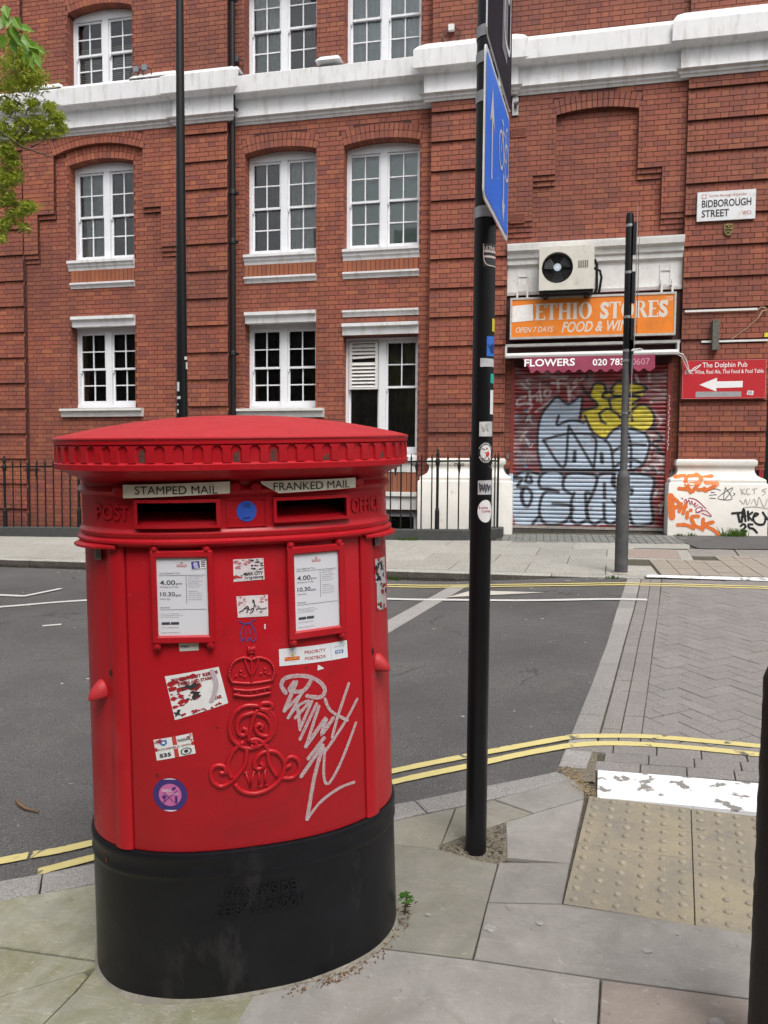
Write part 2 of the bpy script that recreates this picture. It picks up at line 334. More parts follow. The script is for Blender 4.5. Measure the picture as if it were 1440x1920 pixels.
CYPHER=[[(0.0186,0.8144),(-0.0168,0.8178),(-0.0461,0.8009),(-0.0605,0.7665),(-0.0546,0.7302),(-0.0265,0.7046),(0.0024,0.6999),(0.0353,0.7143),(0.0558,0.7449),(0.0535,0.7781),(0.0377,0.7994)],[(0.0184,0.8063),(0.0475,0.7984),(0.0632,0.7704),(0.0589,0.7379),(0.0419,0.7168)],[(0.0217,0.8076),(0.0286,0.82),(0.0481,0.8196),(0.056,0.809),(0.041,0.7991),(0.0216,0.806)],[(0.0167,0.8048),(0.0014,0.777),(-0.0116,0.7194)],[(0.0052,0.7978),(-0.0273,0.7895),(-0.0407,0.768),(-0.0366,0.7432),(-0.0207,0.7384),(-0.0149,0.7508),(-0.0266,0.7569)],[(0.0052,0.7978),(0.0373,0.7831),(0.0512,0.7553),(0.0423,0.73),(0.0196,0.7358),(0.0088,0.7533),(0.0172,0.7639),(0.0284,0.7578),(0.0232,0.7485)],[(-0.0244,0.7207),(-0.0524,0.6973),(-0.0694,0.6596),(-0.0593,0.6225)],[(-0.0154,0.7001),(-0.0247,0.6551),(-0.0546,0.6187),(-0.0869,0.6021),(-0.1102,0.6187),(-0.1141,0.6469),(-0.0979,0.6614),(-0.0774,0.6554),(-0.0763,0.6406),(-0.0906,0.6402)],[(-0.0067,0.7222),(0.016,0.7214),(0.0381,0.6975),(0.0434,0.6537),(0.0636,0.6144)],[(-0.0518,0.6052),(-0.0332,0.5834),(0.002,0.5725),(0.0413,0.5807),(0.0716,0.6032),(0.086,0.6413),(0.0703,0.6752),(0.0443,0.6868),(0.018,0.68),(0.0028,0.6586),(0.0088,0.6414),(0.0268,0.6442),(0.019,0.6567)],[(0.075,0.6078),(0.1083,0.6026),(0.1275,0.6247),(0.1232,0.6507),(0.1033,0.6622),(0.0862,0.648),(0.0908,0.6356),(0.1043,0.6402)],[(-0.0068,0.7189),(0.0109,0.7154),(0.0056,0.7011),(-0.0055,0.7089)]]
SEVEN=[[(-0.027,0.6339),(-0.0141,0.6341)],[(-0.0205,0.6332),(-0.0104,0.5923)],[(0.0004,0.6324),(-0.0104,0.5923)],[(-0.0044,0.633),(0.0069,0.6333)],[(0.0141,0.6341),(0.0149,0.5925)],[(0.0086,0.6341),(0.0206,0.634)],[(0.009,0.5916),(0.022,0.5926)],[(0.0314,0.6337),(0.0312,0.5927)],[(0.0258,0.6337),(0.0379,0.6345)],[(0.0253,0.5922),(0.0384,0.5931)]]
CROWN=[[(-0.0485,0.8529),(-0.0031,0.8441),(0.0539,0.8494)],[(-0.049,0.8674),(-0.0027,0.86),(0.0544,0.8647)],[(-0.0532,0.887),(-0.0021,0.8796),(0.0605,0.8826)],[(-0.05,0.8868),(-0.0583,0.9082),(-0.0469,0.9378),(-0.021,0.9503),(-0.0018,0.9457)],[(0.0582,0.8838),(0.0648,0.9076),(0.0531,0.9346),(0.0258,0.9476),(0.0079,0.9449)],[(0.0024,0.9453),(0.0037,0.913),(0.0005,0.881)],[(-0.0162,0.9484),(-0.0089,0.9237),(0.0002,0.9037)],[(0.0225,0.9469),(0.0153,0.9217),(0.005,0.9032)]]
CROWN_FILL=[(-0.0494,0.8529),(-0.0032,0.8431),(0.0549,0.8487),(0.0544,0.8647),(0.0605,0.8826),(0.0648,0.9076),(0.0515,0.9348),(0.0257,0.9467),(0.0129,0.9525),(0.0137,0.9791),(-0.0062,0.9806),(-0.007,0.9541),(-0.021,0.9503),(-0.0469,0.9378),(-0.0583,0.9082),(-0.0532,0.887),(-0.049,0.8674)]
FLEUR=[(-0.04,0.9021),(-0.0271,0.9043),(-0.0161,0.8986),(-0.0268,0.9139),(0.0277,0.9029),(0.0392,0.9051),(0.0505,0.8992),(0.0395,0.9148),(0.0018,0.9035),(-0.035,0.855),(-0.0221,0.8578),(-0.0029,0.8538),(0.0133,0.8546),(0.0361,0.8567),(0.0493,0.8587)]
CROSS=[[(-0.0058,0.9748),(0.0136,0.9749)],[(-0.0061,0.962),(0.0132,0.9621)],[(-0.004,0.9795),(-0.0047,0.9555)],[(0.0121,0.9792),(0.0114,0.9559)],[(-0.0025,0.9762),(0.0099,0.9592)],[(0.0104,0.9768),(-0.003,0.9602)]]
ST_A=[(-0.0382,1.2118),(0.0443,1.2122),(0.0456,1.1553),(-0.0386,1.1528)]
ST_B=[(-0.0326,1.1143),(0.0531,1.1135),(0.0529,1.0561),(-0.0299,1.0573)]
ST_ASSET=[(-0.1892,0.9974),(-0.137,0.9988),(-0.1363,0.976),(-0.187,0.9746)]
ST_PRI=[(0.0798,0.9641),(0.2803,0.9627),(0.2822,0.9135),(0.08,0.9173)]
ST_TORN=[(-0.2286,0.9078),(-0.0853,0.9292),(-0.0625,0.8295),(-0.2053,0.7898)]
ST_OWL=[(-0.2637,0.7349),(-0.1613,0.754),(-0.153,0.6983),(-0.2569,0.6783)]
ST_PURPLE=[(-0.2242,0.5851),(-0.2698,0.5833),(-0.2229,0.6308)]
ST_BLUE=[(0.0023,1.3386),(-0.0249,1.3395)]
NOTE_L=[(-0.2579,1.2358),(-0.0942,1.2447),(-0.0931,1.0011),(-0.2528,0.9944)]
PAPER_L=[(-0.2443,1.2193),(-0.109,1.2229),(-0.1081,1.0204),(-0.238,1.0159)]
NOTE_R=[(0.1074,1.2386),(0.2768,1.2375),(0.2775,0.9829),(0.1122,0.993)]
PAPER_R=[(0.1248,1.2162),(0.2576,1.2187),(0.2579,1.0088),(0.131,1.0131)]
LUGS=[(-0.2476,1.2484),(-0.1109,1.2521),(-0.2416,0.9903),(-0.1032,0.9945),(0.1228,1.2492),(0.2568,1.2468),(0.1271,0.9871),(0.2589,0.9846)]
BLUETAG=[[(-0.0273,1.0486),(-0.006,1.0386),(0.0191,1.0513)],[(-0.0218,0.9924),(-0.0225,1.0183),(-0.0132,1.0391),(0.0042,1.038),(0.0166,1.0156),(0.0159,0.994)],[(-0.0218,0.9924),(-0.0142,1.0034),(-0.0074,0.9914),(0.0002,1.0024),(0.0086,0.9902),(0.016,0.9969)],[(-0.0107,1.0246),(-0.0097,1.0102)],[(0.0009,1.0253),(0.0019,1.0109)]]
SIDE_A=[(0.3861,1.1758),(0.4193,1.1725),(0.4161,1.102),(0.3835,1.1064)]
SIDE_B=[(0.39,1.1064),(0.4189,1.1043),(0.4151,1.0178),(0.3892,1.0234)]
SIDE_A=[(0.3861,1.1758),(0.4193,1.1725),(0.4161,1.102),(0.3835,1.1064)]
SIDE_B=[(0.39,1.1064),(0.4189,1.1043),(0.4151,1.0178),(0.3892,1.0234)]
SEAM_L=[(-0.3235,1.2551),(-0.3287,0.4112)]
SEAM_R=[(0.3341,1.2521),(0.3204,0.4102)]
STRIP_L=[(-0.3675,1.2385),(-0.3739,0.414)]
STRIP_R=[(0.3719,1.0974),(0.3566,0.4649)]
LUG_L=[(-0.4108,0.8427)]
LUG_R=[(0.3958,0.8573)]
KEYS=[(-0.3743,0.9103),(0.3655,0.9144),(-0.403,1.2276),(0.3964,1.232)]
LAB_S=[(-0.3255,1.4097),(-0.0411,1.4167),(-0.042,1.3866),(-0.3252,1.3769)]
LAB_F=[(0.0421,1.4148),(0.3211,1.4121),(0.3203,1.3857),(0.091,1.383)]
SLOT_S=[(-0.2965,1.3732),(-0.0665,1.3708),(-0.0686,1.3036),(-0.2947,1.2993)]
HOLE_S=[(-0.2868,1.3651),(-0.0794,1.3643),(-0.0798,1.3081),(-0.2873,1.3049)]
SLOT_F=[(0.0729,1.3682),(0.2935,1.3713),(0.293,1.3026),(0.0768,1.3039)]
HOLE_F=[(0.083,1.3637),(0.2863,1.3615),(0.2882,1.3132),(0.0844,1.3106)]
POSTW=[(-0.4108,1.3329),(-0.3149,1.3374)]
OFFW=[(0.3098,1.3379),(0.4124,1.3352)]
RIMS=[(-0.0415,1.5284),(-0.042,1.5127),(-0.0435,1.4655),(-0.044,1.4471),(-0.0421,1.4119),(-0.0329,1.2834),(-0.0334,1.2669),(-0.0328,1.2494)]
HANDY=[(-0.0887,0.3162),(0.1066,0.32),(-0.1117,0.2622),(0.1281,0.2684)]
SCRAP=[(0.1899,0.9084),(0.2071,0.8967),(0.2054,0.894),(0.1879,0.8922)]
G_BLUE=[[(-0.017,1.519),(-0.073,1.769),(-0.074,2.121),(-0.015,2.361),(0.108,2.525),(0.214,2.615),(0.378,2.504),(0.571,2.62),(0.551,2.301),(0.669,2.191),(0.706,2.1),(0.921,1.954),(1.023,2.081),(1.161,2.143),(1.37,2.116),(1.51,2.043),(1.582,1.899),(1.578,1.719),(1.504,1.575),(1.351,1.492),(1.072,1.49),(-0.017,1.482)],[(-0.473,1.32),(-0.327,1.452),(-0.07,1.417),(0.056,1.464),(0.255,1.475),(0.365,1.411),(0.471,1.449),(0.827,1.433),(1.108,1.454),(1.421,1.466),(1.674,1.35),(1.632,0.961),(1.655,0.726),(1.58,0.648),(-0.395,0.611),(-0.466,0.925)]]
G_YEL=[(0.593,2.41),(0.804,2.481),(0.694,2.646),(0.761,2.799),(0.902,2.787),(0.931,2.66),(1.042,2.785),(1.215,2.818),(1.492,2.76),(1.478,2.617),(1.41,2.582),(1.378,2.493),(1.533,2.473),(1.639,2.347),(1.635,2.186),(1.526,2.079),(1.371,2.098),(1.16,2.189),(1.057,2.117),(0.939,1.954),(0.778,2.063),(0.687,2.191),(0.596,2.283)]
G_BLACK=[[(-0.017,1.519),(-0.073,1.769),(-0.074,2.121),(-0.015,2.361),(0.108,2.525),(0.214,2.615),(0.378,2.504),(0.58,2.62),(0.552,2.265)],[(0.238,2.322),(0.214,2.184),(0.383,2.248),(0.526,2.247),(0.615,2.21)],[(0.011,1.945),(0.316,2.037),(0.672,2.045),(0.761,2.009),(0.808,1.899),(0.781,1.515)],[(0.011,1.945),(0.326,1.522),(0.386,2.092),(0.431,2.101),(0.781,1.515)],[(0.939,1.945),(1.029,1.827),(1.072,1.517)],[(0.948,1.954),(1.058,2.099),(1.196,2.143),(1.37,2.107),(1.527,2.043),(1.592,1.863),(1.504,1.575),(1.334,1.483)],[(1.049,1.754),(1.169,1.845),(1.341,1.881),(1.531,1.872)],[(1.277,2.044),(1.325,1.827),(1.325,1.501)],[(1.072,1.517),(1.209,1.627),(1.382,1.646),(1.504,1.575)],[(0.491,1.771),(0.486,1.624)],[(0.493,1.679),(0.485,1.627)],[(0.891,1.735),(0.903,1.608)],[(0.896,1.662),(0.904,1.611)],[(-0.017,1.482),(1.16,1.482)],[(-0.016,1.473),(1.16,1.474)],[(-0.454,1.32),(-0.345,1.433),(-0.217,1.462),(-0.052,1.417)],[(-0.049,1.287),(-0.015,1.399),(0.111,1.465),(0.256,1.456),(0.348,1.365)],[(-0.049,1.287),(-0.011,1.194),(0.116,1.186),(0.253,1.142)],[(0.461,1.108),(0.333,1.198),(0.347,1.383),(0.472,1.44),(0.632,1.432),(0.829,1.379),(0.772,1.13),(0.666,1.12),(0.719,0.706)],[(0.496,1.127),(0.454,0.978),(0.46,0.7)],[(0.244,1.142),(0.063,1.139),(-0.016,0.989),(-0.021,0.765),(0.091,0.627),(0.344,0.661),(0.458,0.812),(0.446,0.932),(0.175,0.955)],[(0.829,1.379),(0.933,1.434),(1.074,1.426),(1.087,1.244)],[(0.719,0.706),(0.68,0.89),(0.764,1.093)],[(0.945,1.279),(0.951,1.06)],[(0.944,0.968),(0.959,0.711)],[(1.083,1.427),(1.059,1.299),(1.114,1.208)],[(1.066,1.025),(1.138,0.953)],[(1.3,1.447),(1.508,1.43),(1.674,1.35),(1.638,1.052),(1.673,0.726),(1.58,0.652),(1.389,0.647),(1.323,0.865)],[(1.306,1.201),(1.359,1.184),(1.343,1.12)],[(-0.039,0.746),(-0.129,0.632)],[(0.46,0.7),(0.56,0.638),(0.702,0.706),(0.81,0.643),(0.932,0.71),(1.04,0.639),(1.126,0.696)],[(-0.399,1.339),(-0.307,1.34),(-0.378,1.227),(-0.323,1.209)],[(-0.216,1.415),(-0.251,1.303),(-0.159,1.285),(-0.179,1.378)],[(-0.24,1.21),(-0.165,1.136),(-0.154,1.024),(-0.207,0.911),(-0.281,0.947),(-0.317,1.078),(-0.286,1.191),(-0.24,1.21)],[(-0.276,1.181),(-0.302,1.078),(-0.282,0.966)],[(0.577,2.774),(0.677,2.628),(0.813,2.481),(0.594,2.401)],[(0.694,2.646),(0.761,2.808),(0.893,2.805),(0.94,2.66)],[(0.889,2.607),(1.012,2.587),(1.493,2.689),(1.492,2.76),(1.318,2.825),(1.093,2.829),(0.992,2.678)],[(0.889,2.607),(0.905,2.661),(1.044,2.695)],[(0.977,2.57),(1.015,2.443)],[(0.842,2.354),(0.963,2.425),(1.104,2.352),(1.158,2.279)],[(0.842,2.354),(0.879,2.245),(0.942,2.199)],[(1.295,2.368),(1.396,2.466),(1.533,2.473),(1.648,2.311),(1.618,2.15),(1.492,2.07),(1.318,2.143)],[(1.295,2.368),(1.332,2.242)],[(1.009,2.677),(1.08,2.622),(1.427,2.6),(1.326,2.494)],[(0.631,2.319),(0.687,2.191),(0.778,2.045),(0.939,1.954)],[(1.628,2.115),(1.768,1.971),(1.634,1.899),(1.774,1.756),(1.653,1.791)],[(1.703,1.863),(1.792,1.72)]]
G_WHITE=[[(-0.275,2.621),(-0.384,2.586),(-0.401,2.493),(-0.273,2.529),(-0.181,2.491),(-0.234,2.399)],[(-0.222,2.731),(-0.2,2.547)],[(-0.201,2.602),(-0.111,2.638),(-0.092,2.564)],[(-0.058,2.711),(-0.037,2.545)],[(0.032,2.728),(0.105,2.708),(0.07,2.617),(0.015,2.655),(0.032,2.728)],[(0.209,2.871),(0.23,2.707)],[(0.12,2.836),(0.336,2.814)],[(0.372,2.777),(0.395,2.54)],[(0.496,2.794),(0.392,2.668),(0.519,2.575)],[(-0.107,2.398),(0.143,2.58)],[(1.367,2.923),(1.404,2.833)],[(1.555,2.937),(1.566,2.848)],[(1.492,2.751),(1.715,2.694)],[(1.657,2.329),(1.744,2.257),(1.712,2.168)],[(1.544,2.043),(1.751,1.971)],[(1.597,2.53),(1.604,2.523)],[(1.721,1.18),(1.688,1.107)],[(1.506,1.521),(1.643,1.539),(1.507,1.466)],[(1.66,1.558),(1.731,1.45)],[(1.563,1.971),(1.738,1.827),(1.618,1.827)],[(0.118,2.919),(0.352,2.905)]]
G_TEAL=[[(-0.397,2.308),(-0.122,2.269)],[(-0.396,2.243),(-0.141,2.288)],[(-0.395,2.178),(-0.139,2.195)],[(-0.402,2.048),(-0.136,2.01)],[(-0.392,1.974),(-0.152,1.899)],[(-0.367,1.601),(-0.252,1.862),(-0.072,1.528)],[(-0.346,1.489),(-0.247,1.602),(-0.199,1.453)],[(-0.403,2.122),(-0.156,2.103)],[(-0.382,1.451),(-0.277,1.713)]]
G_CYAN=[[(-0.289,2.418),(-0.271,2.403)],[(-0.453,2.327),(-0.416,2.308)],[(-0.265,1.546),(-0.246,1.527)]]
P_OR=[[(1.925,1.38),(1.969,1.225)],[(1.925,1.394),(2.07,1.409),(2.06,1.311),(2.13,1.171)],[(1.969,1.225),(2.102,1.213)],[(2.123,1.41),(2.281,1.397),(2.156,1.186)],[(2.126,1.297),(2.258,1.313)],[(2.228,1.432),(2.241,1.432)],[(2.308,1.383),(2.438,1.412)],[(2.336,1.314),(2.493,1.302),(2.34,1.202),(2.313,1.23)],[(2.234,1.208),(2.313,1.216)]]
P_OR2=[[(1.853,1.111),(1.881,0.8)],[(1.846,1.125),(1.976,1.0),(1.898,0.928)],[(2.002,1.0),(1.979,0.887)],[(1.991,0.93),(2.07,0.959)],[(2.069,1.001),(2.033,0.86)],[(2.092,0.875),(2.088,0.797)],[(2.135,0.911),(2.14,0.908)],[(2.245,0.822),(2.153,0.806),(2.196,0.694),(2.303,0.64)],[(2.312,0.781),(2.31,0.626)],[(2.445,0.742),(2.341,0.697),(2.475,0.616),(2.556,0.527)],[(1.964,0.689),(2.077,0.691),(2.185,0.644)]]
P_RED=[[(2.007,1.085),(2.027,1.071)],[(2.041,1.029),(2.067,1.072),(2.081,1.016),(2.107,1.058),(2.121,1.002)],[(2.135,0.989),(2.147,1.045),(2.168,0.989),(2.2,1.018),(2.189,0.961),(2.234,0.99)],[(2.216,0.934),(2.255,0.962),(2.295,0.935),(2.27,0.893),(2.217,0.877),(2.209,0.934)],[(2.106,1.087),(2.212,1.06),(2.347,0.936)],[(2.217,0.877),(2.335,0.908),(2.423,0.825),(2.297,0.865)]]
P_BLACK=[[(2.701,0.873),(2.856,0.89)],[(2.778,0.881),(2.808,0.75)],[(2.834,0.75),(2.854,0.945),(2.885,0.765)],[(2.832,0.82),(2.883,0.835)],[(2.913,0.905),(2.923,0.78)],[(2.971,0.892),(2.922,0.836),(2.975,0.781)],[(2.986,0.823),(3.049,0.866),(3.01,0.879),(2.987,0.795),(3.04,0.727),(3.13,0.729),(3.152,0.826)],[(3.112,0.895),(3.173,0.799)],[(2.823,0.694),(2.861,0.723),(2.888,0.682),(2.838,0.625),(2.903,0.62)],[(2.977,0.719),(2.925,0.718),(2.94,0.669),(2.991,0.657),(3.044,0.602)]]
P_THIN=[[(2.599,1.247),(2.585,1.066),(2.703,1.248),(2.5,1.092),(2.695,1.082),(2.599,1.247)],[(2.392,1.21),(2.47,1.225),(2.535,1.205)],[(2.406,1.175),(2.458,1.169)],[(2.387,1.133),(2.485,1.141)],[(2.395,1.091),(2.474,1.085)],[(2.711,1.172),(2.731,1.152),(2.706,1.13)]]
P_GREY=[[(2.806,1.236),(2.828,1.153)],[(2.858,1.23),(2.82,1.194),(2.873,1.154)],[(2.922,1.23),(2.884,1.223),(2.899,1.154),(2.937,1.161)],[(2.96,1.224),(3.024,1.239)],[(2.992,1.231),(2.988,1.155)],[(3.151,1.24),(3.089,1.212),(3.14,1.185),(3.103,1.143)],[(2.798,1.069),(2.852,1.015),(2.875,1.084),(2.903,1.002),(2.939,1.085)],[(2.954,1.016),(2.99,1.086),(3.032,0.99),(3.053,1.115),(3.122,0.978),(3.164,1.089)],[(2.853,0.959),(2.994,0.975),(3.168,0.951)]]
# ------------------------------------------------------------------ ground surfaces (the street rises gently away from the viewer)
GX, GY, GA = .018, .052, -.106
def gz(x, y): return GA+GX*x+GY*y
def smst(t): t = min(max(t, 0), 1); return t*t*(3-2*t)
def drop(x, y): return .1*smst(((.1+(y-3.5)*.168)-x)/2.2)
def rz(x, y): return gz(x, y)-drop(x, y)
KOUT = [(-12,-3.75),(-5,.34),(-1.841,2.226),(-1.705,2.301),(-1.574,2.382),(-.95,2.775),(-.581,2.999),(-.484,3.053),(-.294,3.177),(-.040,3.333),(.087,3.419)]
KIN = [(-12,-3.88),(-5,.22),(-1.759,2.124),(-1.626,2.193),(-1.499,2.265),(-.90,2.645),(-.548,2.867),(-.439,2.942),(-.183,3.104),(-.02,3.22),(.144,3.364)]
def interp(poly, x):
    for a, b in zip(poly, poly[1:]):
        if a[0] <= x <= b[0]: return a[1]+(b[1]-a[1])*(x-a[0])/(b[0]-a[0])
    return poly[0][1] if x < poly[0][0] else poly[-1][1]
def yfar(x): return 8.26-.062*x
# wide ground sheet under everything
g = MB(); g.add([(-70,-60,gz(-70,-60)-.5),(70,-60,gz(70,-60)-.5),(70,11.0,gz(70,11.0)-.5),(-70,11.0,gz(-70,11.0)-.5)], [(0,1,2,3)])
obj('ground', g, MAT['joint'], kind='structure', label='bare ground under the street')
# asphalt carriageway
r = MB(); xs = [-16+.4*i for i in range(24)]+[-6.4+.16*i for i in range(41)]+[.1+.078*i for i in range(1, 11)]; NY = 34; rows = []
for x in xs:
    y0 = interp(KOUT, x)-.02 if x < -.02 else max(3.36, 3.5+(x-.1)/.168-.55)
    y1 = yfar(x)+.01
    rows.append([(x, y0+(y1-y0)*k/NY, rz(x, y0+(y1-y0)*k/NY)-.006) for k in range(NY+1)])
r.loft(rows, False, False, closed=False)
obj('road', r, MAT['asphalt'], kind='structure', smooth='all', label='dark asphalt road')
def gpoly(mb, pts, off, th=.05, zf=gz):
    top = [(x, y, zf(x, y)+off) for x, y in pts]; bot = [(x, y, zf(x, y)+off-th) for x, y in pts]
    # pts counter-clockwise seen from above
    mb.hexa(bot[::-1] if False else top, bot)
def ccw(p):
    a = sum(p[i][0]*p[(i+1) % len(p)][1]-p[(i+1) % len(p)][0]*p[i][1] for i in range(len(p)))
    return p if a > 0 else p[::-1]
def inset(p, d):
    p = ccw(p); n = len(p); out = []
    for i in range(n):
        a, b, c = p[i-1], p[i], p[(i+1) % n]
        e1 = Vector((b[0]-a[0], b[1]-a[1])); e2 = Vector((c[0]-b[0], c[1]-b[1]))
        if e1.length < 1e-6 or e2.length < 1e-6: continue
        n1 = Vector((-e1.y, e1.x)).normalized(); n2 = Vector((-e2.y, e2.x)).normalized()
        k = (n1+n2); k = k/max(.35, (1+n1.dot(n2)))
        out.append((b[0]+k.x*d, b[1]+k.y*d))
    return out
def clip(p, a, b, c):
    """keep a*x+b*y+c >= 0"""
    out = []
    for i in range(len(p)):
        q, s = p[i], p[(i+1) % len(p)]; dq = a*q[0]+b*q[1]+c; ds = a*s[0]+b*s[1]+c
        if dq >= 0: out.append(q)
        if dq*ds < 0: t = dq/(dq-ds); out.append((q[0]+(s[0]-q[0])*t, q[1]+(s[1]-q[1])*t))
    return out
def slab(name, p, mat, parent, off=0.0, gap=.003, th=.05, zf=gz, jit=.0015, tilt=True, cham=.003):
    p = inset(p, gap)
    if len(p) < 3: return None
    o2 = off+random.uniform(-jit, jit); mb = MB(); q = inset(p, cham); n = len(p)
    if len(q) == n:
        mb.loft([[(x, y, zf(x, y)+o2-th) for x, y in p], [(x, y, zf(x, y)+o2-cham) for x, y in p], [(x, y, zf(x, y)+o2) for x, y in q]])
    else: mb.loft([[(x, y, zf(x, y)+o2-th) for x, y in p], [(x, y, zf(x, y)+o2) for x, y in p]])
    return obj(name, mb, mat, parent)
# ---- near pavement
b = MB(); pts = [(-12,-5.2)]+KIN[1:-2]+[(-.02,3.22),(.144,3.364),(.2,3.44),(5,3.42),(5,-6),(-12,-6)]
b.poly([(x, y, gz(x, y)-.014) for x, y in ccw(pts)])
pave = obj('pavement', b, MAT['joint'], kind='structure', label='near pavement of old stone slabs and textured concrete slabs')
S = [('york_green', [(-.83,2.685),(-.548,2.867),(-.323,3.006),(-.345,2.688)]), ('york_green', [(-.323,3.006),(-.172,3.101),(-.008,3.016),(-.117,2.929),(-.345,2.72)]),
 ('york', [(-.172,3.104),(-.02,3.22),(.144,3.36),(.205,3.30),(.201,3.178),(-.008,3.016)]), ('york', [(-.008,3.016),(.201,3.178),(.126,2.680),(-.101,2.675),(-.117,2.929)]),
 ('york', [(-.127,2.64),(.126,2.68),(.092,2.435),(-.15,2.40)]), ('york', [(-.15,2.40),(.092,2.435),(.658,2.388),(1.6,2.32),(1.6,2.09),(.188,2.112),(-.171,2.125)]),
 ('york_green', [(-.62,2.688),(-.35,2.69),(-.2,2.64),(-.127,2.632),(-.171,2.125),(-.408,2.124),(-.74,2.124)]),
 ('york', [(-.745,2.12),(-.171,2.122),(.188,2.110),(.169,1.94),(.15,1.35),(-.78,1.35)]), ('york_red', [(.188,2.110),(.8,2.103),(.78,1.35),(.15,1.35),(.169,1.94)]), ('york', [(.8,2.103),(1.6,2.09),(1.6,1.35),(.78,1.35)]),
 ('tooth_slab', [(-2.13,1.923),(-1.759,2.124),(-1.499,2.265),(-.9,2.64),(-.76,2.685),(-1.0,1.92)]), ('tooth_slab', [(-2.13,1.92),(-1.22,1.915),(-1.275,1.87),(-1.447,1.741),(-1.93,1.35),(-3.05,1.38)]),
 ('tooth_slab', [(-1.275,1.87),(-1.249,1.86),(-1.249,1.792),(-1.3,1.35),(-1.93,1.35),(-1.447,1.741)]), ('tooth_slab', [(-1.249,1.9),(-.745,1.98),(-.745,1.86),(-.78,1.35),(-1.3,1.35),(-1.249,1.792)])]
for m, p in S: slab('paving_slab', p, MAT[m], pave)
for i in range(8):
    for j in range(3):
        x = -3.4+i*.62+(j % 2)*.3; y = 1.345-.55*(j+1); slab('paving_slab', [(x, y), (x+.62, y), (x+.62, y+.55), (x, y+.55)], MAT['york' if i > 3 else 'tooth_slab'], pave)
for q in ([(-3.0,1.385),(-2.13,1.92),(-3.0,1.42)],): slab('paving_slab', q, MAT['tooth_slab'], pave)
# pole pocket with grit
pk = MB(); rnd = random.Random(3)
pk.poly([(x, y, gz(x, y)-.006) for x, y in ccw([(-.36,2.70),(-.117,2.935),(-.098,2.93),(-.098,2.665),(-.122,2.635),(-.2,2.62)])])
for k in range(170):
    a, bq = rnd.random(), rnd.random(); 
    if a+bq > 1: a, bq = 1-a, 1-bq
    x = -.36+a*.25+bq*.25; y = 2.69+a*.235-bq*.03; s = rnd.uniform(.003, .010)
    z = gz(x, y)-.004; c = [(x+s*rnd.uniform(-1, 1), y+s*rnd.uniform(-1, 1), z+s*rnd.uniform(0, .9)) for _ in range(5)]
    pk.add(c, [(0,1,2),(0,2,3),(0,3,4),(1,2,4),(2,3,4)])
obj('gravel', pk, MAT['grit'], kind='stuff', label='loose grit in the gap round the black pole')
# near kerb stones
cuts = [-5.0,-4.1,-3.2,-2.45,-1.72,-1.05,-.50,-.29,.087]
kerb = obj('kerb', MB().add([(x, y, gz(x, y)-.2) for x, y in [(-5,.3),(0,3.3),(.1,3.3),(-4.9,.1)]], [(0,1,2,3)]), MAT['joint'], kind='structure', label='granite kerb beside the post box')
for a, bq in zip(cuts, cuts[1:]):
    n = 4; o_ = [(a+(bq-a)*k/n, interp(KOUT, a+(bq-a)*k/n)) for k in range(n+1)]
    i_ = [(p[0]+.07, interp(KIN, p[0]+.07)) for p in o_]
    p = o_+i_[::-1]; mb = MB(); pi = inset(p, .003)
    mb.loft([[(x, y, gz(x, y)-.17) for x, y in pi], [(x, y, gz(x, y)-.004) for x, y in pi], [(x, y, gz(x, y)+.001) for x, y in inset(pi, .008)]]) if len(inset(pi, .008)) == len(pi) else mb.loft([[(x, y, gz(x, y)-.17) for x, y in pi], [(x, y, gz(x, y)) for x, y in pi]])
    obj('kerb_stone', mb, MAT['granite'], kerb)
# ---- tactile paving
B0 = Vector((.092, 2.435)); E1 = Vector((.995, -.10)); E2 = Vector((.164, .986))
tac = obj('tactile_paving', MB().poly([(p.x, p.y, gz(p.x, p.y)-.012) for p in (B0, B0+E1*1.6, B0+E1*1.6+E2*.79, B0+E2*.79)]), MAT['joint'], kind='structure', label='buff blister tactile paving at the crossing')
blis = MB(); blis.loft([[(r_*math.cos(2*math.pi*k/10), r_*math.sin(2*math.pi*k/10), h) for k in range(10)] for r_, h in ((.0145,-.001),(.0125,.0045),(.0105,.0062),(.006,.0072))])
def tile(o, w, h, ncols, rows_):
    p = [o, o+E1*w, o+E1*w+E2*h, o+E2*h]; t = slab('tactile_tile', [(q.x, q.y) for q in p], MAT['tactile'], tac, gap=.0016, cham=.0015)
    mb = MB()
    for i in range(ncols):
        for j in rows_:
            c = o+E1*(.033+i*.0668)+E2*j; z = gz(c.x, c.y); mb.add([(v[0]+c.x, v[1]+c.y, v[2]+z) for v in blis.v], blis.f)
    obj('blister', mb, MAT['blister'], t, smooth=60)
for c in range(4):
    o = B0+E1*(.4*c)
    tile(o, .4, .385, 6, [.03+.0655*k for k in range(6)]); tile(o+E2*.385, .4, .197, 6, [.03+.066*k for k in range(3)]); tile(o+E2*.582, .4, .197, 6, [.03+.066*k for k in range(3)])
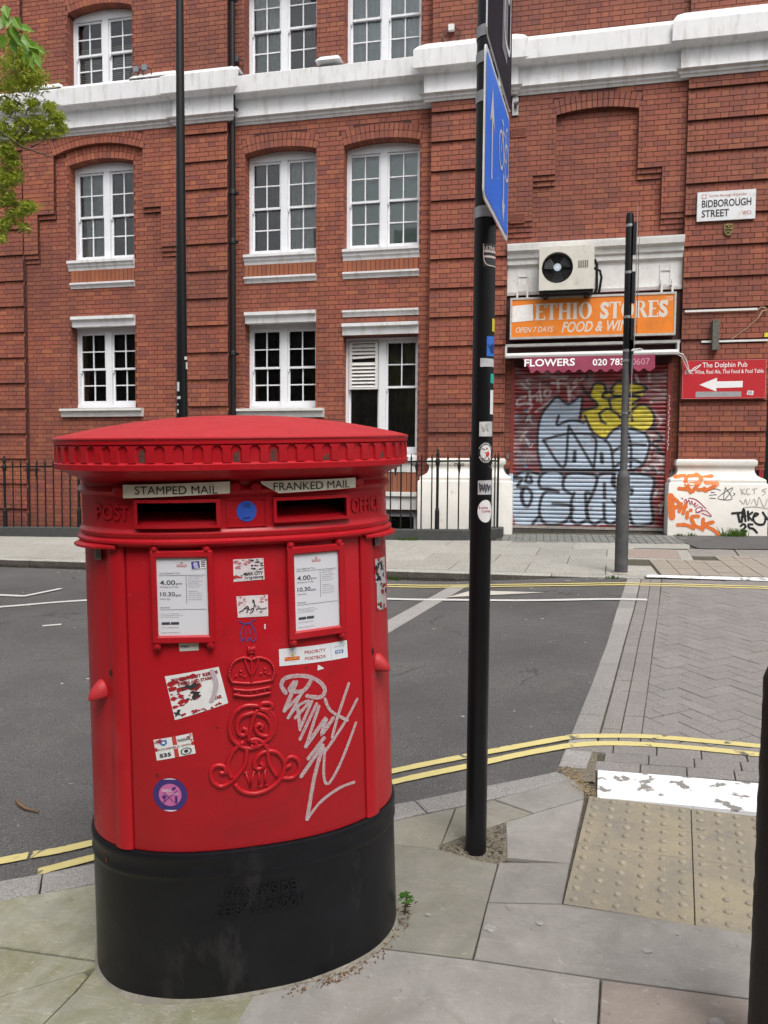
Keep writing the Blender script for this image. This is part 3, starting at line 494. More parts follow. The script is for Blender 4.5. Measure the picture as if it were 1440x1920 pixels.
# ---- raised table of block paving
def sL(y): return .1+(y-3.495)*.168 if y < 3.86 else .168+(y-3.86)*.170
def strip_l(y): return interp([(3.3,.07),(3.495,.100),(3.86,.168),(4.606,.307),(5.596,.482),(6.767,.665),(8.037,.878),(8.4,.93)], y)
def strip_r(y): return interp([(3.3,.195),(3.488,.229),(3.883,.311),(4.576,.431),(5.613,.606),(6.681,.793),(8.051,1.017),(8.4,1.07)], y)
def b2(y): return strip_r(y)+.100
def b3(y): return strip_r(y)+.203
tb = MB(); ys = [3.40+.15*i for i in range(33)]
tb.loft([[(strip_l(y)-.0, y, gz(strip_l(y), y)-.011), (5, y, gz(5, y)-.011)] for y in ys], False, False, closed=False)
table = obj('crossing_table', tb, MAT['joint'], kind='structure', label='raised crossing table of grey block paving')
gy_ = [3.47,3.86,4.15,4.606,5.1,5.596,6.2,6.767,7.4,8.13]
for a, c in zip(gy_, gy_[1:]):
    slab('granite_sett', [(strip_l(a), a), (strip_r(a), a), (strip_r(c), c), (strip_l(c), c)], MAT['granite'], table, gap=.003, th=.03)
blocks = []
def seg(f0, f1, y0, y1): blocks.append([(f0(y0), y0), (f1(y0), y0), (f1(y1), y1), (f0(y1), y1)])
y = 3.762
while y < 8.1: seg(lambda q: strip_r(q)+.005, b2, y, min(y+.2, 8.12)); y += .2
y = 3.762
while y < 8.1: seg(b2, b3, y, min(y+.2, 8.12)); y += .2
for k, yy in enumerate((3.455, 3.555, 3.655)):
    x = .255-.05*k+(k % 2)*.1
    while x < 2.2: blocks.append([(x, yy), (x+.2, yy), (x+.215, yy+.1), (x+.015, yy+.1)]); x += .2
cA, sA = math.cos(rad(45-9.5)), math.sin(rad(45-9.5))
def hb(u, v): return (.6+cA*u-sA*v, 5.5+sA*u+cA*v)
for i in range(-50, 50):
    for j in range(-50, 50):
        k = (i-j) % 4
        if k == 0: q = [(i, j), (i+2, j), (i+2, j+1), (i, j+1)]
        elif k == 3: q = [(i, j), (i+1, j), (i+1, j+2), (i, j+2)]
        else: continue
        p = [hb(a*.1, c*.1) for a, c in q]; cx = sum(a for a, _ in p)/4; cy_ = sum(c for _, c in p)/4
        if not (3.6 < cy_ < 8.3 and cx < 3.6 and cx > .2): continue
        # clip against the band and the rows
        p = clip(p, 1, -.1715, -(b3(5.5)-.1715*5.5)); 
        if len(p) >= 3: p = clip(p, 0, 1, -3.76)
        if len(p) >= 3: p = clip(p, 0, -1, 8.12)
        if len(p) < 3: continue
        ar = abs(sum(p[t][0]*p[(t+1) % len(p)][1]-p[(t+1) % len(p)][0]*p[t][1] for t in range(len(p))))/2
        if ar > .002: blocks.append(p)
blocks.sort(key=lambda p: min(q[1] for q in p)+(0 if p[0][0] < 1.35+.25*(p[0][1]-3.4) else 50))
rest = MB()
for n_, p in enumerate(blocks):
    if n_ < 295: slab('paver', p, MAT['paver'], table, gap=.0026, th=.02, jit=.0016, cham=.0025)
    else:
        q = inset(p, .0026)
        if len(q) >= 3:
            d = random.uniform(-.0016, .0016); rest.loft([[(x, y, gz(x, y)-.02) for x, y in q], [(x, y, gz(x, y)+d) for x, y in q]], False)
obj('paver', rest, MAT['paver'], table, kind='stuff')
mb = MB(); mb.poly([(x, y, gz(x, y)-.0035) for x, y in [(.10,3.34),(.255,3.34),(.262,3.452),(.30,3.76),(.255,3.76),(.225,3.50),(.12,3.475)]]); obj('dirt_patch', mb, MAT['grit'], table)
# ---- painted marks
def mark(name, pts, w, mat, zf, off=.004, label=None, sub=4):
    mb = MB(); p = smooth_line(pts, sub); L = []; Rr = []; n = len(p)
    for i in range(n):
        a, c = p[max(i-1, 0)], p[min(i+1, n-1)]; dx, dy = c[0]-a[0], c[1]-a[1]; l = math.hypot(dx, dy) or 1; h = w/2*random.uniform(.94, 1.06)
        L.append((p[i][0]-dy/l*h, p[i][1]+dx/l*h)); Rr.append((p[i][0]+dy/l*h, p[i][1]-dx/l*h))
    mb.loft([[(x, y, zf(x, y)+off) for x, y in (Rr[i], L[i])] for i in range(n)], False, False, closed=False)
    for f in range(len(mb.f)): mb.f[f] = mb.f[f][::-1]
    return obj(name, mb, mat, kind='structure', label=label)
mz = lambda x, y: max(rz(x, y)-.006, gz(x, y)-.004 if x > strip_l(y)-.02 else -9)+.001
YO = [(-2.6,2.12),(-2.054,2.486),(-1.858,2.575),(-1.748,2.646),(-1.2,3.0),(-.673,3.336),(-.329,3.531),(-.05,3.69),(.166,3.812),(.314,3.849),(.543,3.879),(.799,3.867),(1.055,3.844),(1.6,3.79)]
YI = [(-1.84,2.425),(-1.679,2.541),(-1.2,2.86),(-.643,3.226),(-.317,3.417),(-.08,3.57),(.137,3.695),(.310,3.755),(.530,3.778),(.780,3.768),(1.028,3.741),(1.6,3.68)]
mark('yellow_line', [(-1.942,2.535)]+[(-1.942,2.535)]+[(x, y) for x, y in YO[2:]], .052, MAT['yellow'], mz, .007, 'outer of the two yellow lines curving past the post box', 8)
mark('yellow_line', [(-2.6,2.12),(-2.2,2.385),(-1.96,2.525)], .056, MAT['yellow'], mz, .007, 'short piece of worn yellow line left of the post box', 8)
mark('yellow_line', YI, .052, MAT['yellow'], mz, .007, 'inner yellow line nearest the kerb', 8)
mark('yellow_line', [(-2.0,8.06),(-1.689,8.041),(-.745,8.022),(.257,7.874),(.877,7.881),(1.495,7.865),(2.171,7.833),(3.4,7.75)], .05, MAT['yellow_far'], mz, .007, 'far yellow line beside the opposite kerb')
mark('yellow_line', [(-2.0,7.96),(-1.668,7.939),(-.734,7.915),(.254,7.772),(.867,7.784),(1.477,7.770),(2.146,7.740),(3.4,7.66)], .05, MAT['yellow_far'], mz, .007, 'second far yellow line beside the opposite kerb')
mark('white_line', [(-2.6,7.34),(-1.536,7.318),(-.882,7.265),(-.018,7.081),(.695,7.095),(.96,7.097)], .075, MAT['line_white'], mz, .0085, 'thin white line across the far lane')
mark('white_line', [(-9.0,7.13),(-5.734,7.015),(-5.405,6.999)], .075, MAT['line_white'], mz, .0085, 'white parking bay line at the far left', 1)
mark('white_line', [(-5.42,6.97),(-5.264,7.411)], .07, MAT['line_white'], mz, .0105, 'short slanting end of the parking bay line', 1)
mark('white_line', [(-6.3,6.03),(-5.316,6.501),(-4.827,6.792),(-4.3,7.0),(-3.5,7.2),(-2.6,7.34)], .075, MAT['line_white'], mz, .007, 'long slanting white line left of the post box')
mark('white_mark', [(-4.36,5.86),(-4.22,5.935)], .05, MAT['line_white'], mz, .007, 'small worn white blob on the asphalt', 1)
mb = MB(); mb.poly([(x, y, mz(x, y)+.006) for x, y in ccw([(-.906,7.40),(-.688,7.717),(.036,7.451)])]); obj('road_marking', mb, MAT['cream_tri'], kind='structure', label='cream painted triangle on the far lane')
mb = MB(); mb.poly([(x, y, mz(x, y)+.0035) for x, y in ccw([(-1.52,5.6),(-1.31,5.6),(-.745,8.06),(-.93,8.06)])]); obj('granite_band', mb, MAT['granite'], kind='structure', label='flush granite band crossing the road')
mb = MB(); q = [(.273,3.450),(.62,3.444),(.941,3.430),(1.6,3.41),(1.55,3.11),(.866,3.165),(.5,3.18),(.253,3.187)]
mb.loft([[(x, y, gz(x, y)-.02) for x, y in ccw(q)], [(x, y, gz(x, y)+.003) for x, y in ccw(q)]]); obj('crossing_marking', mb, MAT['block_white'], kind='structure', label='peeling white block at the near edge of the crossing')
mb = MB(); mb.poly([(x, y, gz(x, y)+.004) for x, y in [(1.095,8.216),(3.4,8.03),(3.4,8.25),(1.118,8.36)]]); obj('crossing_marking', mb, MAT['block_white'], kind='structure', label='white band along the far edge of the crossing')
# mossy dirt at the end of the granite strip
dm = MB(); rnd = random.Random(5)
for k in range(420):
    t = rnd.random(); x = .135+.10*t+rnd.gauss(0, .022); y = 3.45-.26*t+rnd.gauss(0, .022); s = rnd.uniform(.0015, .0048); z = gz(x, y)+.002
    dm.add([(x-s, y-s*.6, z), (x+s, y-s*.4, z), (x+s*.5, y+s, z+s*.5), (x-s*.7, y+s*.6, z+s*.3)], [(0,1,2,3)])
obj('dirt', dm, M('orange_grit', (.20,.145,.085), .95, .5, 60, dirt=(.10,.11,.035), ds=14), kind='stuff', label='orange grit and moss in the corner by the granite strip')
# ---- far pavement
b = MB(); b.loft([[(x, yfar(x)+.02, gz(x, yfar(x))-.012), (x, 10.9 if x < -.62 else 11.9, gz(x, 10.9 if x < -.62 else 11.9)-.012)] for x in (-18,-6,-.66,-.60,2,7)], False, False, closed=False)
for f in range(len(b.f)): b.f[f] = b.f[f][::-1]
farp = obj('far_pavement', b, MAT['joint'], kind='structure', label='pale slab pavement in front of the brick building')
x = -11.5; k = 0
while x < 1.05:
    w = random.uniform(.85, 1.15); x2 = min(x+w, 1.08)
    mb = MB(); up = lambda q: gz(q, yfar(q)); p0, p1 = x+.004, x2-.004; n = 7
    ring0, ring1, ring2, ring3 = [], [], [], []
    for i in range(n+1):
        q = p0+(p1-p0)*i/n; j = random.uniform(-.012, .012)
        ring0.append((q, yfar(q)-.004+j*.4, up(q)-.19)); ring1.append((q, yfar(q)-.016+j, up(q)-.07)); ring2.append((q, yfar(q)-.002+j*.5, up(q)-.012)); ring3.append((q, yfar(q)+.012, up(q)+.001))
    ring4 = [(q[0], yfar(q[0])+.13, up(q[0])+.004) for q in ring3]
    mb.loft([ring0, ring1, ring2, ring3, ring4], False, False, closed=False)
    nf = len(mb.f); mb.mi = [0]*(nf-2*n)+[1]*(2*n)
    for f in range(nf): mb.f[f] = mb.f[f][::-1]
    o = obj('kerb_stone', mb, [MAT['granite_dark'], MAT['far_slab']], farp); x = x2
ph = 0
for r_, (a, c) in enumerate([(.135,.74),(.74,1.35),(1.35,1.96),(1.96,2.56)]):
    x = -10.5+(.42 if r_ % 2 else 0)
    while x < 1.2:
        w = .86; p = [(x+.09*a, yfar(x)+a), (x+w+.09*a, yfar(x+w)+a), (x+w+.09*c, yfar(x+w)+c), (x+.09*c, yfar(x)+c)]
        lim = 1.24 if r_ < 1 else (.98 if r_ < 3 else 1.2)
        p = clip(p, -1, 0, lim)
        if len(p) >= 3 and p[0][0] > -10.2: slab('paving_slab', p, MAT['far_slab'], farp, gap=.004, th=.03)
        x += w
# inspection cover and surround
p = [(1.0,9.43),(1.78,9.36),(1.86,10.2),(1.05,10.26)]; slab('cover_frame', p, MAT['far_slab'], farp, th=.03)
slab('inspection_cover', [(1.06,9.50),(1.66,9.45),(1.72,10.13),(1.11,10.17)], M('pink_aggregate', (.27,.22,.19), .9, .4, 80), farp, off=.004, th=.03)
slab('paving_slab', [(1.80,9.72),(2.35,9.68),(2.42,10.25),(1.87,10.3)], MAT['york'], farp, th=.03); slab('paving_slab', [(2.36,9.68),(4.2,9.6),(4.2,10.2),(2.43,10.25)], MAT['york'], farp, th=.03)
mb = MB(); x = 1.27
while x < 4.2:
    y = 8.40-.03*(x-1.2); i = 0
    while y < (9.30 if x < 1.9 else 9.62):
        d = random.uniform(-.002, .002); g_ = .004; p = [(x+g_, y+g_), (x+.2-g_, y+g_), (x+.2-g_, y+.2-g_), (x+g_, y+.2-g_)]
        mb.loft([[(a, c, gz(a, c)-.02) for a, c in p], [(a, c, gz(a, c)+d) for a, c in p]], False); y += .2
    x += .2
obj('block_paving', mb, MAT['far_block'], farp, kind='stuff')
mb = MB(); x = -.56
while x < 2.0:
    y = 10.74
    while y < 11.62:
        g_ = .005; p = [(x+g_, y+g_), (x+.1-g_, y+g_), (x+.1-g_, y+.1-g_), (x+g_, y+.1-g_)]; d = random.uniform(-.003, .003)
        mb.loft([[(a, c, gz(a, c)-.02) for a, c in p], [(a, c, gz(a, c)+d) for a, c in p]], False); y += .1
    x += .1
obj('sett', mb, MAT['sett'], farp, kind='stuff')
mb = MB(); mb.poly([(x, y, gz(x, y)+.002) for x, y in [(2.02,10.32),(4.5,10.25),(4.5,11.7),(1.9,11.7),(1.9,11.0)]]); obj('asphalt_patch', mb, MAT['asphalt'], farp)
mb = MB(); mb.poly([(x, y, gz(x, y)-.003) for x, y in [(-.6,10.3),(1.05,10.3),(1.9,10.3),(1.98,10.74),(-.6,10.74)]]); obj('mortar_bed', mb, MAT['far_slab'], farp)
# ---- small litter
lt = MB(); rnd = random.Random(11)
for k in range(90):
    x = rnd.uniform(-6, 1.0); y = rnd.choice([rnd.uniform(3.2, 8.2), yfar(x)-rnd.uniform(.03, .25)])
    if y < interp(KOUT, x)+.1 or x > strip_l(y)-.05: continue
    s = rnd.uniform(.006, .022); a = rnd.uniform(0, 6.28); z = rz(x, y)-.002
    lt.add([(x+s*math.cos(a), y+s*math.sin(a), z+.003), (x-.5*s*math.sin(a), y+.5*s*math.cos(a), z), (x-s*math.cos(a), y-s*math.sin(a), z+.004), (x+.5*s*math.sin(a), y-.5*s*math.cos(a), z)], [(0,1,2,3)])
obj('litter', lt, M('pale_litter', (.5,.46,.38), .8, .4, 90), kind='stuff', label='scattered petals and pale scraps on the road')
gum = MB()
for x, y, s in [(.02,2.32,.014),(-.13,2.27,.022),(.33,2.25,.016),(.07,1.93,.017),(.47,2.0,.02),(-.45,2.0,.01),(-.33,2.3,.01),(.43,2.34,.006),(-.2,1.75,.018)]:
    gum.loft([[(x+s*q*rnd.uniform(.8, 1.15)*math.cos(2*math.pi*i/12), y+s*q*rnd.uniform(.7, 1)*math.sin(2*math.pi*i/12), gz(x, y)+h) for i in range(12)] for q, h in ((1,.0005),(.85,.0028))], False)
obj('gum', gum, M('old_chewing_gum', (.26,.25,.235), .8, .3, 80), kind='stuff', label='flattened chewing gum spots on the near slabs')
tw = MB(); tw.tube([(-2.33,2.93,rz(-2.33,2.93)+.004),(-2.28,2.885,rz(-2.28,2.885)+.012),(-2.23,2.862,rz(-2.23,2.862)+.006),(-2.15,2.845,rz(-2.15,2.845)+.006)], [.006,.008,.006,.004], 6)
tag(obj('twig', tw, M('brown_bark', (.16,.09,.05), .9, .3, 60)), 'small curled brown twig lying on the asphalt', 'twig')
# ------------------------------------------------------------------ plain row of buildings added behind the camera, unseen, for windows and gloss to reflect
ob = MB(); ob.box(-34, -7, -16, -11, -1.2, 9.5); ob.box(-6.6, 12, -17, -10.5, -1.2, 12.5); ob.box(12.3, 36, -16, -11, -1.2, 10.5)
for i in range(16):
    for j in range(4): ob.box(-32+4.1*i, -30.8+4.1*i, -10.98 if not -6.6 < -32+4.1*i < 12 else -10.46, -10.9 if not -6.6 < -32+4.1*i < 12 else -10.4, 1.2+2.7*j, 2.9+2.7*j)
obj('street_backdrop', ob, M('pale_stucco_and_brick', (.36,.31,.27), .8, .6, .5), kind='structure')
# ------------------------------------------------------------------ the same added row behind the camera again, there only for reflections
ob = MB(); ob.box(-34, -7, -16, -11, -1.2, 9.5); ob.box(-6.6, 12, -17, -10.5, -1.2, 12.5); ob.box(12.3, 36, -16, -11, -1.2, 10.5)
for i in range(16):
    for j in range(4): ob.box(-32+4.1*i, -30.8+4.1*i, -10.98 if not -6.6 < -32+4.1*i < 12 else -10.46, -10.9 if not -6.6 < -32+4.1*i < 12 else -10.4, 1.2+2.7*j, 2.9+2.7*j)
obj('street_backdrop', ob, M('pale_stucco_and_brick', (.36,.31,.27), .8, .6, .5), kind='structure')
# ------------------------------------------------------------------ the brick building
bld = thing('brick_building', (0, 11.8, .5), 'red brick mansion block with white bands, sash windows and a shuttered corner shop', 'building')
CH, Z0 = .075, 7.015
PW, PF = (-11.2, 3.17), 11.80
def arch(xc, half, zs, rise, ring=.235):
    R_ = (half*half+rise*rise)/(2*rise); return dict(xc=xc, half=half, zs=zs, rise=rise, R=R_, zc=zs+rise-R_, th=math.asin(half/R_), ring=ring)
def hw(a, z, extra):
    if z < a['zs']: return a['half']
    rr = a['R']+extra
    if z-a['zc'] >= rr: return 0
    return min(a['half']+(z-a['zs'])*math.tan(a['th']), math.sqrt(rr*rr-(z-a['zc'])**2))
def sub(iv, a, b):
    out = []
    for p, q in iv:
        if b <= p or a >= q: out.append((p, q)); continue
        if a > p: out.append((p, a))
        if b < q: out.append((b, q))
    return out
CORE = MB(); STRETCH, OTHER = [], []      # bricks: (x0, x1, yfront, z0, z1)
def wall(yf, reg, z_lo, z_hi, yb, proud=None, tint=0):
    """reg(z, extra) -> intervals; lays courses of bricks on a mortar core"""
    k0 = int(math.floor((Z0-z_hi)/CH)); k1 = int(math.ceil((Z0-z_lo)/CH)); run = None
    for k in range(k0, k1+1):
        zt = Z0-CH*k; zb = zt-CH
        a, b = max(zb, z_lo), min(zt, z_hi)
        if b-a < .01: continue
        y = yf+(proud(k) if proud else 0); zm = (a+b)/2
        core = [(round(p, 4), round(q, 4)) for p, q in reg(zm, .11)]
        key = (tuple(core), y)
        if run and run[0] == key and abs(run[1]-b) < 1e-6: run = (key, a, run[2])
        else:
            if run:
                for p, q in run[0][0]: CORE.box(p, q, run[0][1]+.006, yb, run[1], run[2])
            run = (key, a, b)
        off = (k % 2)*.16875
        for p, q in reg(zm, .24):
            x = math.floor((p-off)/.3375)*.3375+off
            while x < q:
                for x0, x1, full in ((x+.005, x+.220, True), (x+.230, x+.3325, False)):
                    u0, u1 = max(x0, p), min(x1, q)
                    if u1-u0 > .025: (STRETCH if full and u1-u0 > .214 and b-a > .07 else OTHER).append((u0, u1, y+random.uniform(-.0012, .0016), a+.0045, b-.0045))
                x += .3375
    if run:
        for p, q in run[0][0]: CORE.box(p, q, run[0][1]+.006, yb, run[1], run[2])
def arch_bricks(a, yf, yb, mat_list, mortar, rows=2):
    for i in range(rows):
        r0 = a['R']+i*.115+.004; r1 = r0+.107; n = max(6, round(2*a['th']*r0/.0765)); d = 2*a['th']/n; g_ = .0045/r0
        for k in range(n):
            t0 = -a['th']+k*d+g_; t1 = t0+d-2*g_; P_ = lambda r, t, y: (a['xc']+r*math.sin(t), y, a['zc']+r*math.cos(t)); yy = yf+random.uniform(-.001, .0015)
            mat_list.hexa([P_(r0, t0, yy), P_(r0, t1, yy), P_(r1, t1, yy), P_(r1, t0, yy)], [P_(r0, t0, yb), P_(r0, t1, yb), P_(r1, t1, yb), P_(r1, t0, yb)])
    n = 16
    for k in range(n):
        t0 = -a['th']+2*a['th']*k/n; t1 = t0+2*a['th']/n; P_ = lambda r, t, y: (a['xc']+r*math.sin(t), y, a['zc']+r*math.cos(t))
        r0, r1 = a['R']+.007, a['R']+.115*rows-.002; y = yf+.006
        mortar.hexa([P_(r0, t0, y), P_(r0, t1, y), P_(r1, t1, y), P_(r1, t0, y)], [P_(r0, t0, yb), P_(r0, t1, yb), P_(r1, t1, yb), P_(r1, t0, yb)])
VOUS, JAMB, ARCHM = MB(), MB(), MB()
def jambs(x, side, y0, y1, z_lo, z_hi):
    """courses on the side of an opening; side +1 faces +x"""
    for k in range(int((Z0-z_hi)/CH)-1, int((Z0-z_lo)/CH)+2):
        zt = Z0-CH*k; a, b = max(zt-CH, z_lo), min(zt, z_hi)
        if b-a < .02: continue
        cuts_ = [y0+.0, y0+(.1025 if k % 2 else .215), y1]
        for c0, c1 in zip(cuts_, cuts_[1:]):
            if c1-c0 < .02: continue
            e = .006+random.uniform(0, .0015)
            JAMB.box(*sorted((x, x+side*e)), c0+(.004 if c0 > y0 else -.004), min(c1, y1)-.004, a+.0045, b-.0045)
rust = lambda k: .032 if (k % 6) == 0 and k >= 0 else 0.0
solid = lambda x0, x1: (lambda z, e: [(x0, x1)])
P1, P2, P3, P4 = (-11.2, -9.05), (-6.03, -5.185), (-1.785, -.587), (1.977, 3.17)
for p in (P1, P2, P3, P4):
    wall(PF, solid(*p), -.6 if p[0] < -2 else 1.5, 7.20, 12.3, rust); wall(PF+.02, solid(*p), 7.9, 10.3, 12.3)
# --- bay A (left): outer skin with stepped arched recess, inner wall with windows
AA = arch(-7.585, .852, 6.88, .15)
def regAo(z, e):
    iv = [(P1[1], P2[0])]
    if z < 5.215: return []
    if z < 5.89: return sub(iv, -8.77, -6.40)
    h = hw(AA, z, e)
    return sub(iv, AA['xc']-h, AA['xc']+h) if h > 0 else iv
wall(11.83, regAo, 5.215, 7.20, 11.91)
for k_, (dy, zl) in enumerate(((.025, 5.14), (.05, 5.065))): wall(11.83+dy, lambda z, e: sub([(P1[1], P2[0])], -8.77, -6.40), zl, zl+.075, 11.91)
wall(11.865, lambda z, e: [(-8.77, -8.437), (-6.733, -6.40)], 5.815, 5.89, 11.91); arch_bricks(AA, 11.83, 11.905, VOUS, ARCHM)
A1 = arch(-7.565, .625, 6.716, .085); A2 = arch(-7.56, .60, 9.30, .09)
def regAi(z, e):
    iv = [(P1[1], P2[0])]
    for z0_, z1_, x0, x1 in ((2.50, 3.935, -8.19, -6.935), (4.98, 6.717, -8.19, -6.94), (8.02, 9.301, -8.19, -6.94)):
        if z0_ <= z < z1_: return sub(iv, x0, x1)
    for a_ in (A1, A2):
        if a_['zs'] <= z:
            h = hw(a_, z, e)
            if h > 0 and z < a_['zs']+.5: return sub(iv, a_['xc']-h, a_['xc']+h)
    return iv
wall(11.90, regAi, -.6, 10.3, 12.3)
for a_ in (A1, A2): arch_bricks(a_, 11.90, 12.10, VOUS, ARCHM)
for z0_, z1_ in ((2.50, 3.93), (4.98, 6.716), (8.02, 9.30)): jambs(-8.19, 1, 11.90, 12.09, z0_, z1_); jambs(-6.938, -1, 11.90, 12.09, z0_, z1_)
# --- bay B: two window columns
BX = ((-4.955, -3.70), (-3.245, -1.985))
B1 = [arch((a+b)/2, (b-a)/2, 6.70, .075) for a, b in BX]
def regB(z, e):
    iv = [(P2[1], P3[0])]
    for i, (x0, x1) in enumerate(BX):
        if i == 0 and 2.46 <= z < 3.905: iv = sub(iv, x0, x1)
        if i == 1 and 1.5 <= z < 3.66: iv = sub(iv, x0, x1)
        if 4.93 <= z < 6.70: iv = sub(iv, x0, x1)
        if 7.9 <= z < 9.6: iv = sub(iv, x0, x1)
        if 6.70 <= z < 7.2:
            h = hw(B1[i], z, e)
            if h > 0: iv = sub(iv, B1[i]['xc']-h, B1[i]['xc']+h)
        if i == 1 and .0 < z < .78: iv = sub(iv, x0, x1)
    return iv
wall(11.98, regB, -.6, 10.3, 12.3)
for a_ in B1: arch_bricks(a_, 11.98, 12.19, VOUS, ARCHM)
for i, (x0, x1) in enumerate(BX):
    for z0_, z1_ in (((2.46, 3.905) if i == 0 else (1.5, 3.66)), (4.93, 6.70), (7.9, 9.6)): jambs(x0, 1, 11.98, 12.19, z0_, z1_); jambs(x1, -1, 11.98, 12.19, z0_, z1_)
# --- bay C over the shop
CA = arch(.706, .597, 6.835, .065)
def regCo(z, e):
    iv = [(P3[1], P4[0])]
    if z < 5.29: return []
    if z < 5.965: return sub(iv, -.225, 1.65)
    h = hw(CA, z, e); return sub(iv, CA['xc']-h, CA['xc']+h) if h > 0 else iv
wall(11.87, regCo, 5.29, 7.20, 11.96)
for dy, zl in ((.02, 5.215), (.04, 5.14), (.06, 5.065)): wall(11.87+dy, lambda z, e: sub([(P3[1], P4[0])], -.225, 1.65), zl, zl+.075, 11.96)
for dy, zl in ((.027, 5.89), (.054, 5.815)): wall(11.87+dy, lambda z, e: [(-.225, .109), (1.303, 1.65)], zl, zl+.075, 11.96); arch_bricks(CA, 11.87, 11.955, VOUS, ARCHM)
wall(11.95, solid(P3[1], P4[0]), 4.85, 7.20, 12.3); wall(11.90, solid(P3[1], P4[0]), 7.9, 10.3, 12.3)
# corbel shelves are deeper by half a brick under each step
# shop jambs (set back brick beside the shutter)
wall(11.96, solid(P3[1], -.455), 1.5, 4.2, 12.3); wall(11.96, solid(1.868, P4[0]), 1.5, 4.2, 12.3)
CORE.box(P4[1], 8, 12.4, 12.6, -1, 10.3)
core = obj('wall', CORE, MAT['mortar'], bld)
obj('mortar', ARCHM, MAT['mortar'], core, kind='stuff')
# individual bricks: the 300 that show largest, the others joined
def bkey(b): return (Vector(((b[0]+b[1])/2, b[2], (b[3]+b[4])/2))-EYE).length+(6 if not (1.9 < b[4] < 7.0) else 0)+(5 if 3.4 < b[3] < 5.0 and b[2] > 11.9 else 0)+(9 if b[0] > 3.0 else 0)
STRETCH.sort(key=bkey)
bm_ = MB().box(-.1075, .1075, 0, .03, -.033, .033, False); shared = mesh_of('brick', bm_, MAT['brick'])
for b_ in STRETCH[:292]: placed('brick', shared, ((b_[0]+b_[1])/2, b_[2], (b_[3]+b_[4])/2), bld)
mb = MB()
for b_ in STRETCH[292:]+OTHER: mb.box(b_[0], b_[1], b_[2], b_[2]+.03, b_[3], b_[4], False)
mb.add(VOUS.v, VOUS.f); mb.add(JAMB.v, JAMB.f)
obj('brick', mb, MAT['brick'], bld, kind='stuff')
# orange soldier panels under first floor windows
def soldiers(x0, x1, yf, z0, z1):
    mb = MB(); x = x0
    while x < x1-.03: mb.box(x+.005, min(x+.075, x1)-.003, yf-random.uniform(.001, .004), yf+.03, z0, z1, False); x += .078
    obj('soldier_course', mb, MAT['brick_orange'], bld, kind='stuff')
    obj('mortar', MB().box(x0, x1, yf+.004, yf+.03, z0, z1), MAT['mortar'], core)
soldiers(-8.16, -6.94, 11.885, 4.70, 4.905); soldiers(BX[0][0], BX[0][1], 11.965, 4.68, 4.87); soldiers(BX[1][0], BX[1][1], 11.965, 4.68, 4.86); soldiers(BX[1][0], BX[1][1], 11.965, 1.11, 1.44)
# patched orange bricks on the far left of bay A are a part of their own
mb = MB(); rnd = random.Random(2)
for k in range(5, 15):
    zt = Z0-CH*k
    for i in range(4):
        w_ = rnd.choice((.10, .15)); x = -8.98+.155*i+(.06 if k % 2 else 0)
        if rnd.random() < .45+.13*i and x+w_ < -8.452: mb.box(x, x+w_, 11.8265, 11.84, zt-.071, zt-.004, False)
obj('patched_brick', mb, MAT['brick_orange'], bld, kind='stuff', label='paler orange replacement bricks')
# ------------------------------------------------------------------ white stone: cornice band, sills, lintels, plinths
def profile_run(name, x0, x1, prof, mat=None, parent=bld, ret=0.0, label=None):
    """prof: list of (y, z) from wall out and back; extruded along x with mitred returns where ret > 0"""
    yb = max(p[0] for p in prof); mb = MB()
    mb.loft([[(x0-(yb-y)*ret, y, z) for y, z in prof], [(x1+(yb-y)*ret, y, z) for y, z in prof]])
    return obj(name, mb, mat or MAT['white'], parent, label=label)
def cornice(x0, x1, yw, ret, top=8.04, zb=7.17):
    q = lambda d, z: (yw-d, z)
    profile_run('cornice', x0, x1, [(yw+.12, zb), q(.015, zb), q(.03, zb+.03), q(.05, zb+.045), q(.055, zb+.075), q(.09, zb+.09), q(.10, zb+.10), q(.02, zb+.115), q(.02, zb+.40), q(.035, zb+.42), q(.08, zb+.435), q(.12, zb+.452), q(.17, zb+.455), q(.17, zb+.725), q(.10, top-.09), q(-.02, top), (yw+.12, top)], ret=ret)
cornice(-11.3, -6.03, 11.84, 0, 8.05, 7.185); cornice(-6.01, -5.205, 11.80, 1, 8.06, 7.185); cornice(-5.165, -1.80, 11.98, 0, 8.00, 7.165)
cornice(-1.765, -.607, 11.80, 1, 8.07, 7.17); cornice(-.57, 1.957, 11.87, 0, 8.05, 7.17); cornice(1.997, 3.15, 11.80, 1, 8.10, 7.17)
# sloped blocks on the band between the second floor windows
for x0, x1, yw in ((-9.04, -8.22, 11.86), (-6.91, -6.05, 11.86), (-5.18, -4.97, 11.94), (-3.68, -3.25, 11.94)):
    mb = MB(); mb.hexa([(x0, yw-.14, 7.99), (x1, yw-.14, 7.99), (x1-.08, yw-.03, 8.10), (x0+.06, yw-.03, 8.10)], [(x0, yw+.1, 7.99), (x1, yw+.1, 7.99), (x1-.08, yw+.1, 8.12), (x0+.06, yw+.1, 8.12)]); obj('weathering_block', mb, MAT['white'], bld)
def sill(x0, x1, yw, z0, z1, d=.075): profile_run('sill', x0, x1, [(yw+.15, z0), (yw-.012, z0), (yw-.02, z0+.04), (yw-d*.55, z0+.07), (yw-d*.6, z1-.07), (yw-d, z1-.055), (yw-d, z1-.012), (yw+.15, z1+.01)])
def string(x0, x1, yw, z0, z1, d=.055): profile_run('string_course', x0, x1, [(yw+.02, z0), (yw-.012, z0), (yw-.02, z0+.03), (yw-d*.8, z1-.045), (yw-d, z1-.04), (yw-d, z1-.01), (yw+.02, z1)])
